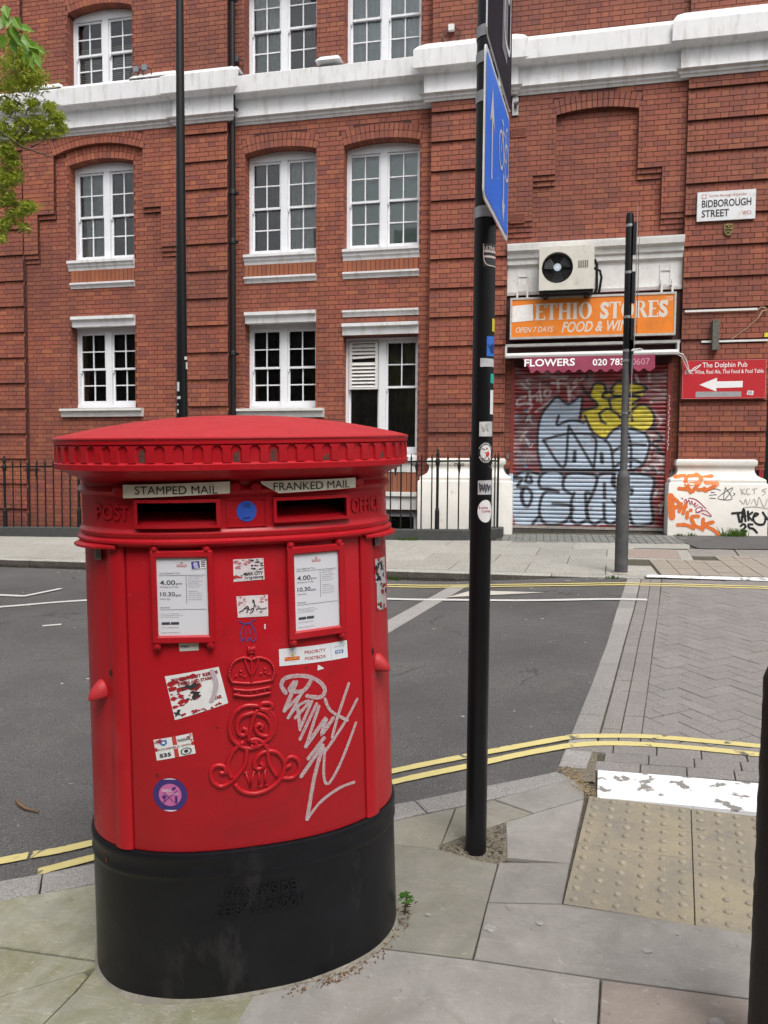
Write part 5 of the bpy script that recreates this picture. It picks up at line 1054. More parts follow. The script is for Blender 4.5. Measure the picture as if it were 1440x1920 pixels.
mb = MB(); disc(mb, (cx, cz), .055, .055, front(11.428), 20); obj('hub', mb, flat('pale_blue_hub', (.42,.50,.58)), ac)
mb = MB(); disc(mb, (cx, cz), .024, .024, front(11.426), 14); obj('badge', mb, flat('hub_badge', (.62,.64,.66)), ac)
mb = MB()
for k in range(5): mb.box(.46+.03*k, .478+.03*k, 11.434, 11.441, 4.44, 4.54)
obj('label_plate', mb, flat('mouldy_print', (.16,.155,.11)), ac)
obj('base_tray', MB().box(-.09, .675, 11.47, 11.80, 4.085, 4.128), MAT['black_iron'], ac)
mb = MB(); mb.tube([(.70, 11.7, 4.62), (.74, 11.72, 4.55), (.745, 11.72, 4.2), (.70, 11.75, 4.05)], .022, 8); mb.tube([(.70, 11.74, 4.5), (.79, 11.76, 4.46), (.815, 11.77, 4.36), (.78, 11.78, 4.12), (.72, 11.8, 4.03)], .02, 8); obj('pipe', mb, MAT['black_iron'], ac, smooth=True)
for x in (.0, .59): obj('foot', MB().box(x-.03, x+.03, 11.5, 11.88, 4.04, 4.084), MAT['black_iron'], ac)
# ---- street name plate
st = thing('street_sign', (2.53, 11.77, 5.3), 'white street nameplate reading BIDBOROUGH STREET WC1', 'street sign')
obj('plate', MB().box(2.135, 2.915, 11.765, 11.785, 5.105, 5.515), M('white_enamel', (.72,.73,.75), .3, .04, 4, dirt=(.5,.47,.42), ds=8), st); F2 = front(11.7625)
bd = MB(); bd.box(2.133, 2.917, 11.767, 11.79, 5.100, 5.107); bd.box(2.133, 2.917, 11.767, 11.79, 5.513, 5.52); bd.box(2.128, 2.137, 11.767, 11.79, 5.107, 5.513); bd.box(2.913, 2.921, 11.767, 11.79, 5.107, 5.513); obj('edge', bd, MAT['steel'], st)
mb = MB(); text_into(mb, 'BIDBOROUGH', 2.195, 5.295, .665, .105, F2, .018); obj('lettering', mb, INK, st); mb = MB(); text_into(mb, 'STREET', 2.195, 5.155, .37, .105, F2, .018); obj('lettering', mb, INK, st)
mb = MB(); text_into(mb, 'WC1', 2.745, 5.165, .115, .055, F2, .012); obj('lettering', mb, flat('dull_red_print', (.42,.08,.07)), st); mb = MB(); text_into(mb, 'London Borough of Camden', 2.295, 5.43, .505, .045, F2, .0); obj('lettering', mb, flat('dull_red_print', (.42,.08,.07)), st)
mb = MB()
for k in range(4): a = k*math.pi/2+.78; ribbon(mb, [(2.222+.03*math.cos(a-.5), 5.452+.03*math.sin(a-.5)), (2.222+.033*math.cos(a), 5.452+.033*math.sin(a)), (2.222+.03*math.cos(a+.5), 5.452+.03*math.sin(a+.5))], .009, F2)
obj('emblem', mb, flat('dull_red_print', (.42,.08,.07)), st)
pq = thing('fire_mark', (2.57, 11.79, 4.97), 'small tarnished brass crest plaque under the street nameplate', 'plaque')
mb = MB(); sh_ = [(-.06,.08),(.06,.08),(.068,.02),(.06,-.04),(.03,-.085),(0,-.095),(-.03,-.085),(-.06,-.04),(-.068,.02)]; mb.hexa([(2.57+a, 11.775, 4.975+b) for a, b in sh_], [(2.57+a, 11.80, 4.975+b) for a, b in sh_])
for a, b in ((0,.03),(-.03,.0),(.03,.0),(0,-.04),(-.025,.05),(.025,.05),(0,0)): mb.loft([[(2.57+a+r_*math.cos(k), yy, 4.975+b+r_*math.sin(k)) for k in (0,1.05,2.1,3.14,4.19,5.24)] for r_, yy in ((.018, 11.776), (.012, 11.765), (.004, 11.762))])
obj('crest', mb, M('tarnished_brass', (.16,.12,.045), .45, .5, 60, metal=.5), pq)
# ---- pub sign
pb = thing('pub_sign', (2.56, 11.77, 2.8), 'red board with a white arrow advertising The Dolphin Pub', 'sign')
obj('board', MB().box(1.995, 3.135, 11.762, 11.79, 2.54, 3.10), M('red_sign_board', (.48,.026,.034), .35, .05, 3), pb); F3 = front(11.7605)
mb = MB(); bz = .006
for q_ in ((1.997, 3.133, 2.542, 2.548), (1.997, 3.133, 3.092, 3.098), (1.997, 2.003, 2.548, 3.092), (3.127, 3.133, 2.548, 3.092)): patch(mb, [(q_[0], q_[3]), (q_[1], q_[3]), (q_[1], q_[2]), (q_[0], q_[2])], F3, 1, 1)
obj('border', mb, flat('pink_edge', (.6,.2,.2)), pb)
mb = MB(); text_into(mb, 'The Dolphin Pub', 2.27, 2.972, .61, .095, F3, .008); obj('lettering', mb, WHITE_INK, pb); mb = MB(); text_into(mb, 'Beer, Wine, Real Ale, Thai Food & Pool Table', 2.03, 2.895, 1.07, .066, F3, .006); obj('lettering', mb, WHITE_INK, pb)
mb = MB(); mb.poly([F3(*p) for p in ((2.235, 2.745), (2.47, 2.645), (2.47, 2.695), (2.825, 2.70), (2.825, 2.792), (2.475, 2.79), (2.475, 2.845))]); obj('arrow', mb, WHITE_INK, pb)
mb = MB(); ribbon(mb, [(2.10, 2.955), (2.16, 2.965), (2.22, 3.01), (2.245, 3.04)], .014, F3); ribbon(mb, [(2.15, 2.985), (2.20, 3.02), (2.24, 3.03)], .008, F3); ribbon(mb, [(2.13, 2.975), (2.17, 3.005)], .01, F3); obj('emblem', mb, WHITE_INK, pb)
mb = MB(); patch(mb, [(2.19, 2.645), (2.81, 2.64), (2.81, 2.566), (2.185, 2.562)], F3, 6, 1); obj('tape', mb, M('silver_tape', (.42,.42,.43), .35, .15, 30, metal=.3), pb)
mb = MB(); patch(mb, [(2.895, 2.655), (2.975, 2.645), (2.97, 2.585), (2.885, 2.595)], F3, 2, 2); obj('sticker', mb, WHITE_INK, pb)
mb = MB()
for k in range(4): ribbon(mb, [(2.90+.015*k, 2.64), (2.91+.016*k, 2.60)], .006, front(11.7595))
obj('sticker_print', mb, INK, pb)
# ---- conduits, wood block, cables, boxes
def small(name, mbx, mat, label, cat, group=None, smooth=False): return tag(obj(name, mbx, mat, smooth=smooth), label, cat, group)
WP = M('white_plastic', (.70,.69,.67), .45, .08, 20)
small('conduit', MB().box(2.007, 2.992, 11.765, 11.797, 3.805, 3.835), WP, 'long white plastic trunking on the pier above the wood block', 'trunking')
small('conduit', MB().box(2.25, 3.15, 11.78, 11.83, 3.36, 3.388), WP, 'white plastic trunking just above the red pub board', 'trunking')
small('conduit', MB().box(1.945, 1.972, 11.93, 11.956, 3.42, 3.80), WP, 'short vertical white trunking beside the orange sign', 'trunking')
wb = MB(); wb.box(2.385, 2.475, 11.70, 11.80, 3.24, 3.67); small('wood_block', wb, M('weathered_wood', (.12,.115,.10), .9, .5, 30, .5, 60, stretch=None), 'weathered grey wooden block fixed upright on the pier', 'wooden block')
mb = MB(); mb.tube([(2.99, 11.77, 3.80), (3.03, 11.76, 3.84), (3.08, 11.76, 3.835), (3.13, 11.77, 3.80), (3.06, 11.77, 3.79), (3.02, 11.77, 3.72), (3.0, 11.77, 3.68)], .008, 6); mb.tube([(3.0, 11.78, 3.68), (2.86, 11.79, 3.55), (2.66, 11.79, 3.40)], .004, 5); small('cable', mb, M('tan_cable', (.42,.32,.22), .6, .2, 20), 'loose tan cable knotted on the pier above the pub board', 'cable', smooth=True)
mb = MB(); mb.tube([(1.88, 11.56, 3.19), (1.97, 11.60, 3.17), (2.04, 11.70, 3.08), (2.09, 11.755, 2.93)], .009, 6); mb.tube([(1.88, 11.57, 3.17), (1.95, 11.60, 3.14), (2.02, 11.70, 3.04), (2.085, 11.755, 2.92)], .008, 6); small('cable', mb, WP, 'pair of white cables drooping from the awning to the pub board', 'cable', smooth=True)
small('tag_plate', MB().box(3.10, 3.16, 11.785, 11.80, 3.42, 3.48), flat('yellow_plate', (.7,.58,.03)), 'tiny yellow plate at the edge of the pier', 'plate')
for z0_, z1_, lab in ((6.555, 6.70, 'upper terracotta air brick left of the arched recess'), (5.27, 5.41, 'lower terracotta air brick beside the corbelled recess')):
    ab = MB(); ab.box(-.565, -.335, 11.855, 11.88, z0_, z1_); a_o = small('air_brick', ab, M('terracotta', (.26,.075,.045), .85, .2, 30), lab, 'air brick', 'terracotta air bricks on the shop wall'); hb_ = MB()
    for i in range(11):
        for j in range(6): x = -.555+.0195*i+(.009 if j % 2 else 0); z = z0_+.018+j*.02; hb_.box(x, x+.010, 11.852, 11.856, z, z+.010)
    obj('vent_hole', hb_, MAT['dark_gap'], a_o, kind='stuff')
lb = thing('wall_fitting', (-.5, 11.85, 7.0), 'small galvanised bracket on the wall beside the upper road sign', 'bracket')
mb = MB(); sh_ = [(-.045,-.15),(.045,-.15),(.045,.10),(.03,.14),(0,.155),(-.03,.14),(-.045,.10)]; mb.hexa([(-.505+a, 11.845, 7.03+b) for a, b in sh_], [(-.505+a, 11.868, 7.03+b) for a, b in sh_]); obj('back_plate', mb, MAT['steel'], lb)
mb = MB(); mb.tube([(-.50, 11.84, 7.02), (-.50, 11.76, 7.02), (-.47, 11.74, 7.0)], .03, 8); obj('hook', mb, MAT['steel'], lb, smooth=True)
for x, z, y, m_, lab in ((-6.80, 8.15, 11.80, 'grey', 'left grey junction box of the pair on the white band'), (-6.645, 8.165, 11.80, 'grey', 'right grey junction box of the pair on the white band'), (-5.075, 8.22, 11.95, 'dark', 'dark junction box beside the drainpipe'), (-1.49, 8.24, 11.80, 'white', 'white junction box above the cornice near the black pole')):
    t_ = thing('junction_box', (x, y, z), lab, 'junction box', 'cable junction boxes along the cornice')
    mt = {'grey': flat('grey_box', (.20,.21,.24)), 'dark': flat('dark_box', (.07,.07,.085)), 'white': WP}[m_]; bx_ = MB(); bx_.box(x-.045, x+.045, y-.055, y, z-.045, z+.045); obj('case', bx_, mt, t_)
    c = MB()
    for s_ in (-1, 1): c.tube([(x+s_*.05, y-.02, z), (x+s_*.11, y-.02, z-.03), (x+s_*.13, y-.03, z-.13), (x+s_*.10, y-.05, z-.20)], .010, 6)
    obj('cable', c, INK if m_ != 'x' else WP, t_, smooth=True)
# graffiti on the right plinth
PLP = [(1.285, .20), (1.30, .19), (1.31, .17), (1.35, .17), (1.37, .15), (1.385, .115), (1.395, .09), (1.42, .045), (1.47, .018), (1.52, .012)]
def GF(x, z):
    d = .20 if z < 1.285 else (.012 if z > 1.52 else next(a[1]+(b[1]-a[1])*(z-a[0])/(b[0]-a[0]) for a, b in zip(PLP, PLP[1:]) if a[0] <= z <= b[0]))
    return (x, 11.80-d-.004, z)
for nm, L_, w, mt in (('orange', P_OR, .055, flat('orange_spray', (.72,.17,.035), .6)), ('orange2', P_OR2, .053, flat('orange_spray', (.72,.17,.035), .6)), ('red', P_RED, .012, flat('crimson_pen', (.40,.02,.09), .6)), ('black', P_BLACK, .03, INK), ('thin', P_THIN, .008, INK), ('grey', P_GREY, .010, flat('faint_grey_pen', (.42,.39,.38), .7))):
    mb = MB()
    for s in L_: ribbon(mb, s, w*(1.7 if nm == 'orange2' and s in P_OR2[:1] else 1), GF, 14 if nm == 'orange' else 6)
    obj('graffiti', mb, mt, pl4)
# next doorway beyond the corner pier
obj('door', MB().box(3.24, 4.2, 12.25, 12.3, .5, 2.9), MAT['black_iron'], bld)
obj('door_frame', MB().box(3.175, 3.24, 12.1, 12.35, .5, 3.0), M('red_door_frame', (.30,.02,.03), .5, .1, 9), bld)
# ------------------------------------------------------------------ railings
rl = thing('railing', (-5, 10.95, .4), 'black spear topped iron railing on a low dark kerb wall in front of the basement', 'railing')
def rk(x): return gz(x, 10.9)+.16
pathx = [-12+.16*i for i in range(68)]
curve = [(x, 10.95) for x in (-12, -9, -6, -3, -1.2)]+[(-1.2+.55*math.sin(t), 11.5-.55*math.cos(t)) for t in [math.pi/2*i/8 for i in range(1, 9)]]+[(-.65, 11.6)]
kw = MB(); L_, R_ = [], []
for i, p in enumerate(curve):
    a = curve[max(i-1, 0)]; b = curve[min(i+1, len(curve)-1)]; d = Vector((b[0]-a[0], b[1]-a[1])).normalized(); nx, ny = d.y, -d.x
    zt = gz(p[0], 10.9)+.155; r_ = [(p[0]+nx*.09, p[1]+ny*.09, zt-.9), (p[0]+nx*.09, p[1]+ny*.09, zt-.01), (p[0]+nx*.08, p[1]+ny*.08, zt), (p[0]-nx*.09, p[1]-ny*.09, zt), (p[0]-nx*.09, p[1]-ny*.09, zt-1)]; L_.append(r_)
kw.loft(L_, True, True); obj('kerb_wall', kw, M('dark_grey_painted_kerb', (.05,.052,.05), .7, .2, 12, .3, 40), rl)
def rz0(x): return rk(x)-.01
rail = MB(); top = [(x, y, rk(x)+1.0) for x, y in curve]
for a, b in zip(top, top[1:]): rail.tube([a, b], .013, 6)
obj('top_rail', rail, MAT['black_iron'], rl, smooth=True)
def bar_mesh():
    mb = MB(); mb.lathe(0, 0, [(.0105, 0), (.0105, 1.03), (.016, 1.05), (.012, 1.07), (.002, 1.135)], 8); return mesh_of('bar', mb, MAT['black_iron'])
def standard_mesh():
    mb = MB(); mb.lathe(0, 0, [(.034, 0), (.034, .28), (.026, .29), (.03, .305), (.021, .33), (.021, .93), (.03, .96), (.036, 1.0), (.03, 1.04), (.02, 1.06), (.026, 1.09), (.024, 1.13), (.012, 1.15), (.018, 1.165), (.014, 1.185), (.002, 1.195)], 12); return mesh_of('post', mb, MAT['black_iron'])
def scroll_mesh():
    mb = MB()
    for s in (-1, 1): mb.tube([(s*.008, 0, .86), (s*.018, 0, .93), (s*.04, 0, .975), (s*.065, 0, .97), (s*.07, 0, .945), (s*.052, 0, .935), (s*.046, 0, .955)], .007, 5)
    mb.lathe(0, 0, [(.011, .80), (.018, .90), (.02, .98), (.011, 1.0)], 8); return mesh_of('scroll', mb, MAT['black_iron'])
bmsh, smsh, cmsh = bar_mesh(), standard_mesh(), scroll_mesh()
posts = [-8.82, -7.43, -5.95, -4.47, -2.99, -1.507]; x = -10.10; i = 0
XS = [-9.9+.157*k for k in range(7)]+[-8.66+.153*k for k in range(8)]+[p+.1555*k for p in posts[1:-1] for k in range(1, 10) if p+.1555*k < -1.58 and not any(abs(p+.1555*k-q) < .07 for q in posts)]+[-1.357, -1.192]
for x in XS:
    if any(abs(x-q) < .05 for q in posts): continue
    placed('bar', bmsh, (x, 10.95, rz0(x)), rl)
for x, y in [(-1.03, 10.975), (-.88, 11.055), (-.76, 11.17), (-.69, 11.30), (-.655, 11.42), (-.65, 11.54)]: placed('bar', bmsh, (x, y, rz0(x)), rl)
for x in posts: placed('post', smsh, (x, 10.95, rz0(x)), rl)
for x in (-9.27, -8.36, -8.21, -2.14, -1.82, -1.19): placed('scroll', cmsh, (x, 10.95, rz0(x)), rl)
# ------------------------------------------------------------------ tall lamp column behind the post box
lc = thing('lamp_column', (-4.615, 9.05, gz(-4.615, 9.05)), 'tall black tapering lamp column standing on the far pavement behind the post box', 'lamp post')
z0 = gz(-4.615, 9.05); mb = MB(); mb.lathe(-4.615, 9.05, [(.085, z0-.1), (.085, z0+1.3), (.079, z0+1.36), (.070, z0+2.4), (.062, z0+4), (.055, z0+5.5), (.046, z0+7.4), (.044, 11)], 20); obj('shaft', mb, MAT['black'], lc, smooth=True)
mb = MB(); mb.lathe(-4.615, 9.05, [(.044, 11), (.06, 11.05), (.13, 11.2), (.16, 11.45), (.03, 11.6)], 16); obj('lantern', mb, MAT['black_iron'], lc, smooth=True)
def cyl_fn(cx, cy, r, a0): return lambda s, z: (cx+(r)*math.sin(a0+s/r), cy-(r)*math.cos(a0+s/r), z)
def st_patch(parent, fn, s0, s1, z0, z1, mat, label=None, nm='sticker', shape=None):
    mb = MB()
    if shape == 'disc': disc(mb, ((s0+s1)/2, (z0+z1)/2), (s1-s0)/2, (z1-z0)/2, fn, 24)
    else: patch(mb, [(s0, z1), (s1, z1+random.uniform(-.003, .003)), (s1, z0), (s0, z0+random.uniform(-.003, .003))], fn, 8, 3)
    return obj(nm, mb, mat, parent, label=label)
fnl = cyl_fn(-4.615, 9.05, .0745, rad(27))
PAPER = flat('scuffed_paper', (.55,.55,.54), .7, .3)
for s0, s1, za, zb in ((.055, .095, 2.74, 2.83), (.035, .085, 2.86, 2.90), (-.075, -.035, 2.45, 2.57), (-.08, -.02, 2.35, 2.385), (-.075, -.05, 2.27, 2.29), (-.07, -.045, 2.17, 2.215)): st_patch(lc, fnl, s0, s1, za, zb, PAPER)
# ------------------------------------------------------------------ near black sign pole
PX, PY = -.2137, 2.709; pz = gz(PX, PY); PR = .0385
sp = thing('sign_pole', (PX, PY, pz), 'black steel pole covered in stickers beside the post box', 'sign post')
mb = MB(); mb.lathe(PX, PY, [(PR+.001, pz-.1), (PR, pz+.02), (PR, 2.27), (PR-.0005, 2.28), (PR-.0005, 4.6), (.02, 4.63)], 32); obj('shaft', mb, MAT['black'], sp, smooth=True)
vd = math.atan2(-PX, PY)  # direction towards the viewer
fp = cyl_fn(PX, PY, PR+.0008, -math.atan2(PX, PY) if False else math.atan2(0-PX, PY-0)*1.0)
fq = cyl_fn(PX, PY, PR+.0013, math.atan2(0-PX, PY-0)*1.0); fq2 = cyl_fn(PX, PY, PR+.0018, math.atan2(0-PX, PY-0)*1.0)
BLU = flat('blue_sticker', (.03,.14,.52), .4); WS = flat('white_sticker', (.72,.72,.72), .45, .08); GREYS = flat('grey_sticker', (.48,.48,.50), .5, .25)
o = st_patch(sp, fp, -.006, .05, 2.145, 2.222, flat('dark_sticker', (.03,.03,.032), .4), 'black crest shaped sticker with white edge'); mb = MB()
for z in (2.196, 2.178): ribbon(mb, [(.0, z), (.02, z), (.045, z)], .007, fq, 3)
ribbon(mb, [(-.005, 2.22), (-.003, 2.17), (.008, 2.15), (.03, 2.147), (.05, 2.147)], .003, fq, 3); ribbon(mb, [(-.005, 2.221), (.05, 2.222)], .003, fq, 3); text_into(mb, 'ULTRAS', -.002, 2.201, .045, .013, fq, .02); obj('sticker_print', mb, flat('pinkish_print', (.6,.5,.47)), sp)
st_patch(sp, fp, .034, .055, 1.921, 1.966, flat('yellow_sticker', (.62,.50,.03)), 'yellow sticker at the edge')
st_patch(sp, fp, .012, .05, 1.835, 1.902, BLU, 'blue sticker with dark scribble'); mb = MB()
for k in range(6): ribbon(mb, [(.016+.004*k, 1.875-.006*(k % 3)), (.024+.004*k, 1.862+.004*k), (.03+.003*k, 1.846)], .0022, fq, 2)
obj('sticker_print', mb, flat('navy_ink', (.012,.03,.16)), sp)
st_patch(sp, fp, -.010, .05, 1.798, 1.826, GREYS, 'grey strip of worn paper'); st_patch(sp, fp, .030, .055, 1.738, 1.773, flat('teal_sticker', (.02,.38,.30)), 'torn teal scrap'); st_patch(sp, fp, .030, .05, 1.63, 1.715, WS, 'narrow white sticker')
st_patch(sp, fp, -.010, .045, 1.552, 1.602, PAPER, 'torn white paper with blue corner'); mb = MB(); mb.poly([fq(*q) for q in ((-.006, 1.553), (.022, 1.553), (.006, 1.562))]); obj('sticker_print', mb, flat('sky_blue_print', (.15,.42,.65)), sp)
mb = MB()
for k in range(9): ribbon(mb, [(random.uniform(-.008, .03), random.uniform(1.562, 1.60)), (random.uniform(-.005, .04), random.uniform(1.56, 1.60))], .0022, fq, 2)
obj('sticker_print', mb, flat('grey_print', (.22,.22,.23)), sp)
st_patch(sp, fp, -.014, .046, 1.455, 1.532, INK, 'round club sticker with a small red figure', shape='disc'); mb = MB(); disc(mb, (.016, 1.4935), .0215, .0275, fq, 20); obj('sticker_print', mb, WS, sp)
mb = MB()
for txt, aa, sgn in (('LONDONCLUB', 2.6, -1), ('FELLOWSHIP', 3.7, 1)):
    for i, ch in enumerate(txt):
        a = aa+sgn*i*.23; text_into(mb, ch, .016+.0258*math.cos(a)-.0025, 1.4935+.033*math.sin(a)-.003, .005, .006, fq, .02)
disc(mb, (.016, 1.4935), .0195, .0252, fq2, 20); 
obj('sticker_print', mb, WS, sp)
mb = MB(); fq3 = cyl_fn(PX, PY, PR+.0023, math.atan2(0-PX, PY)); mb.poly([fq3(*q) for q in ((.010, 1.495), (.026, 1.500), (.030, 1.488), (.024, 1.478), (.014, 1.480), (.016, 1.489))]); disc(mb, (.019, 1.508), .004, .004, fq3, 8); obj('sticker_print', mb, RED_INK, sp)
mb = MB(); ribbon(mb, [(.012, 1.504), (.006, 1.506), (.0, 1.509)], .002, fq3, 3); ribbon(mb, [(.016, 1.478), (.008, 1.471), (.002, 1.476)], .0018, fq3, 3); ribbon(mb, [(.024, 1.478), (.026, 1.468)], .002, fq3, 3); obj('sticker_print', mb, INK, sp)
mb = MB(); mb.poly([fp(*q) for q in ((.018, 1.458), (.05, 1.455), (.05, 1.438), (.034, 1.442))]); obj('sticker', mb, WS, sp)
st_patch(sp, fp, -.012, .046, 1.345, 1.394, GREYS, 'pale sticker with black pencil scrawl'); mb = MB(); ribbon(mb, [(-.006, 1.385), (-.003, 1.355), (.003, 1.382), (.007, 1.356), (.012, 1.385), (.016, 1.352), (.022, 1.384), (.027, 1.357), (.033, 1.380), (.04, 1.362)], .004, fq, 4); ribbon(mb, [(-.003, 1.38), (.006, 1.36), (.02, 1.38), (.03, 1.365)], .003, fq, 4); obj('sticker_print', mb, flat('graphite', (.06,.06,.07)), sp)
st_patch(sp, fp, -.012, .048, 1.245, 1.326, WS, 'white round sticker with red lettering', shape='disc'); mb = MB(); text_into(mb, 'Luna.', -.007, 1.294, .036, .010, fq, .02); text_into(mb, 'Carina', .003, 1.281, .037, .010, fq, .02); obj('sticker_print', mb, flat('crimson_print', (.36,.02,.07)), sp)
# ---- signs on the pole
def band(parent, z, rr=PR+.0012, h=.019, c=(PX, PY)):
    mb = MB(); mb.lathe(c[0], c[1], [(rr-.004, z-h), (rr+.0012, z-h), (rr+.0012, z+h), (rr-.004, z+h)], 28); obj('clamp_band', mb, MAT['steel'], parent, smooth=True)
cs = thing('cycle_sign', (-.17, 2.78, 2.40), 'blue one way and cycle contraflow sign clamped to the black pole', 'road sign')
# the plate is centred beside the pole, its near end in front of it; it leans so that the far end stands a little higher
def sgn_fn(d): return lambda s, t: (-.193+d+.0446*s/.617, 2.36+s*.6165/.617, 2.270+t+.043*s/.617)
def rounded(w, h, r, n=5, x0=0, y0=0):
    out = []
    for cx, cy, a0 in ((x0+w-r, y0+r, -90), (x0+w-r, y0+h-r, 0), (x0+r, y0+h-r, 90), (x0+r, y0+r, 180)):
        for i in range(n+1): a = rad(a0+90*i/n); out.append((cx+r*math.cos(a), cy+r*math.sin(a)))
    return out
SW, SH_ = .617, .469
def sign_plate(parent, W_, H_, fnf, fnb, mats):
    o_ = rounded(W_, H_, .03); mb = MB(); mb.hexa([fnf(*p) for p in o_], [fnb(*p) for p in o_]); obj('plate', mb, mats[0], parent)
SB = M('blue_sign_sheeting', (.012,.185,.86), .35, .06, 4, spec=.2); SWH = M('white_sign_sheeting', (.68,.70,.74), .3, .04, 6)
sign_plate(cs, SW, SH_, sgn_fn(0), sgn_fn(-.004), [SWH])
f1 = sgn_fn(.0015); f2 = sgn_fn(.003)
mb = MB(); mb.poly([f1(*p) for p in rounded(SW-.036, SH_-.036, .022, 5, .018, .018)]); obj('panel', mb, SB, cs)
k_ = .832; K = lambda q: (q[0]*k_, q[1]*k_)
mb = MB(); mb.poly([f2(*K(p)) for p in ((.165, .12), (.195, .12), (.195, .35), (.245, .32), (.18, .47), (.115, .32), (.165, .35))]); obj('arrow', mb, SWH, cs)
mb = MB(); mb.poly([f2(*K(p)) for p in ((.56, .25), (.53, .25), (.53, .12), (.49, .14), (.545, .04), (.60, .14), (.56, .12))]); obj('arrow', mb, SWH, cs)
mb = MB()
for c in ((.455, .325), (.635, .325)):
    p = [K((c[0]+.072*math.cos(2*math.pi*i/18), c[1]+.075*math.sin(2*math.pi*i/18))) for i in range(19)]; ribbon(mb, p, .012, f2, 1)
for l in ([(.455, .325), (.50, .42), (.60, .42), (.55, .32), (.50, .42)], [(.55, .32), (.635, .325), (.60, .42), (.605, .46), (.64, .475)], [(.50, .42), (.49, .45)], [(.465, .452), (.515, .452)]): ribbon(mb, [K(q) for q in l], .011, f2, 1)
obj('bicycle_symbol', mb, SWH, cs)
for t in (.09, .40):
    g0, g1 = sgn_fn(-.0045), sgn_fn(-.012); mb = MB(); q = [(.1, t-.016), (.52, t-.016), (.52, t+.016), (.1, t+.016)]; mb.hexa([g0(*p) for p in q], [g1(*p) for p in q]); obj('channel', mb, MAT['steel'], cs)
for z in (2.335, 2.73, 2.862): band(cs, z)
for z in (2.46, 2.44, 2.835, 2.878):
    mb = MB(); mb.tube([(PX+.02, PY-PR-.008, z), (PX+.045, PY-PR-.006, z)], .003, 6); obj('bolt', mb, MAT['steel'], cs)
us = thing('parking_sign', (-.17, 2.78, 2.8), 'dark plate with pale grey panel cropped by the top edge above the blue sign', 'road sign')
def us_fn(d): return lambda s, t: (-.190+d+.0446*s/.617, 2.37+s, 2.765+t+.06*s)
DARK = M('dark_navy_sheeting', (.006,.006,.016), .5, .1, 6, spec=.12); o_ = rounded(.62, .70, .03); mb = MB(); mb.hexa([us_fn(0)(*p) for p in o_], [us_fn(-.004)(*p) for p in o_]); obj('plate', mb, SWH, us)
mb = MB(); mb.poly([us_fn(.0015)(*p) for p in rounded(.608, .688, .025, 5, .006, .006)]); obj('panel', mb, DARK, us)
mb = MB(); mb.poly([us_fn(.003)(*p) for p in ((.33, .115), (.47, .115), (.47, .66), (.33, .66))]); obj('print', mb, flat('pale_grey_sheeting', (.20,.20,.235), .5), us)
mb = MB(); p = rounded(.17, .44, .05, 5, .37, .17); ribbon(mb, p+p[:1], .022, us_fn(.0045), 1); p = rounded(.07, .20, .03, 5, .43, .34); ribbon(mb, p+p[:1], .016, us_fn(.0045), 1); obj('print', mb, SWH, us)
for z in (2.95, 3.3): band(us, z)
# ------------------------------------------------------------------ far grey pole with edge-on signs
GXp, GYp = .862, 8.45; g0 = gz(GXp, GYp)
gp = thing('grey_sign_pole', (GXp, GYp, g0), 'grey stepped steel pole standing on the far pavement before the shutter', 'sign post')
mb = MB(); mb.lathe(GXp, GYp, [(.072, g0-.05), (.070, g0+.01), (.070, 1.38), (.062, 1.42), (.045, 1.455), (.0395, 1.47), (.0385, 2.75)], 24); obj('shaft', mb, MAT['grey_pole'], gp, smooth=True)
mb = MB(); mb.lathe(GXp, GYp, [(.0395, 2.745), (.0395, 4.15), (.034, 4.19), (.0, 4.195)], 24); obj('upper_shaft', mb, MAT['black'], gp, smooth=True)
mb = MB(); mb.loft([[(GXp+r_*math.cos(2*math.pi*i/16), GYp+r_*math.sin(2*math.pi*i/16), gz(GXp, GYp)+h) for i in range(16)] for r_, h in ((.10, .0), (.075, .012))], False); obj('collar', mb, M('mortar_fillet', (.30,.28,.22), .9, .3, 30), gp)
sg2 = thing('traffic_sign', (.93, 8.5, 2.7), 'tall grey traffic sign seen edge on beside the far grey pole', 'road sign')
GALV = M('grey_sign_back', (.30,.30,.29), .5, .1, 12, metal=.2)
ang = rad(84)
def edge_fn(d, x0=.925): return lambda s, t: (x0+d*math.sin(ang)+s*math.cos(ang), 8.40-d*math.cos(ang)+s*math.sin(ang), t)
for x0, za, zb, s in ((.932, 2.80, 4.25, .60), (.955, 3.0, 3.95, .5)):
    mb = MB(); p = [(0, za), (s, za+.0), (s, zb), (0, zb)]; mb.hexa([edge_fn(0, x0)(*q) for q in p], [edge_fn(.006, x0)(*q) for q in p]); obj('plate', mb, GALV, sg2)
for z in (3.95, 3.44, 2.95, 2.72):
    mb = MB(); mb.box(.895, .927, 8.40, 8.43, z-.20, z+.13); obj('channel', mb, MAT['black_iron'], sg2)
for z in (4.06, 3.57, 3.10, 2.745, 2.64): band(sg2, z, .0412, .014, (GXp, GYp))
nl = thing('small_sign', (.92, 8.4, 2.3), 'narrow pale sign seen edge on low on the far grey pole', 'road sign')
mb = MB(); p = [(0, 2.03), (.3, 2.03), (.3, 2.70), (0, 2.70)]; mb.hexa([edge_fn(0, .915)(*q) for q in p], [edge_fn(.005, .915)(*q) for q in p]); obj('plate', mb, flat('pale_lilac_plate', (.42,.38,.43)), nl); band(nl, 2.08, .0412, .012, (GXp, GYp))
mb = MB(); mb.tube([(.90, 8.36, 2.735), (.99, 8.35, 2.728), (1.02, 8.36, 2.74), (.99, 8.37, 2.752), (.91, 8.37, 2.745)], .007, 6); obj('strap', mb, flat('pale_strap', (.6,.6,.6)), nl)
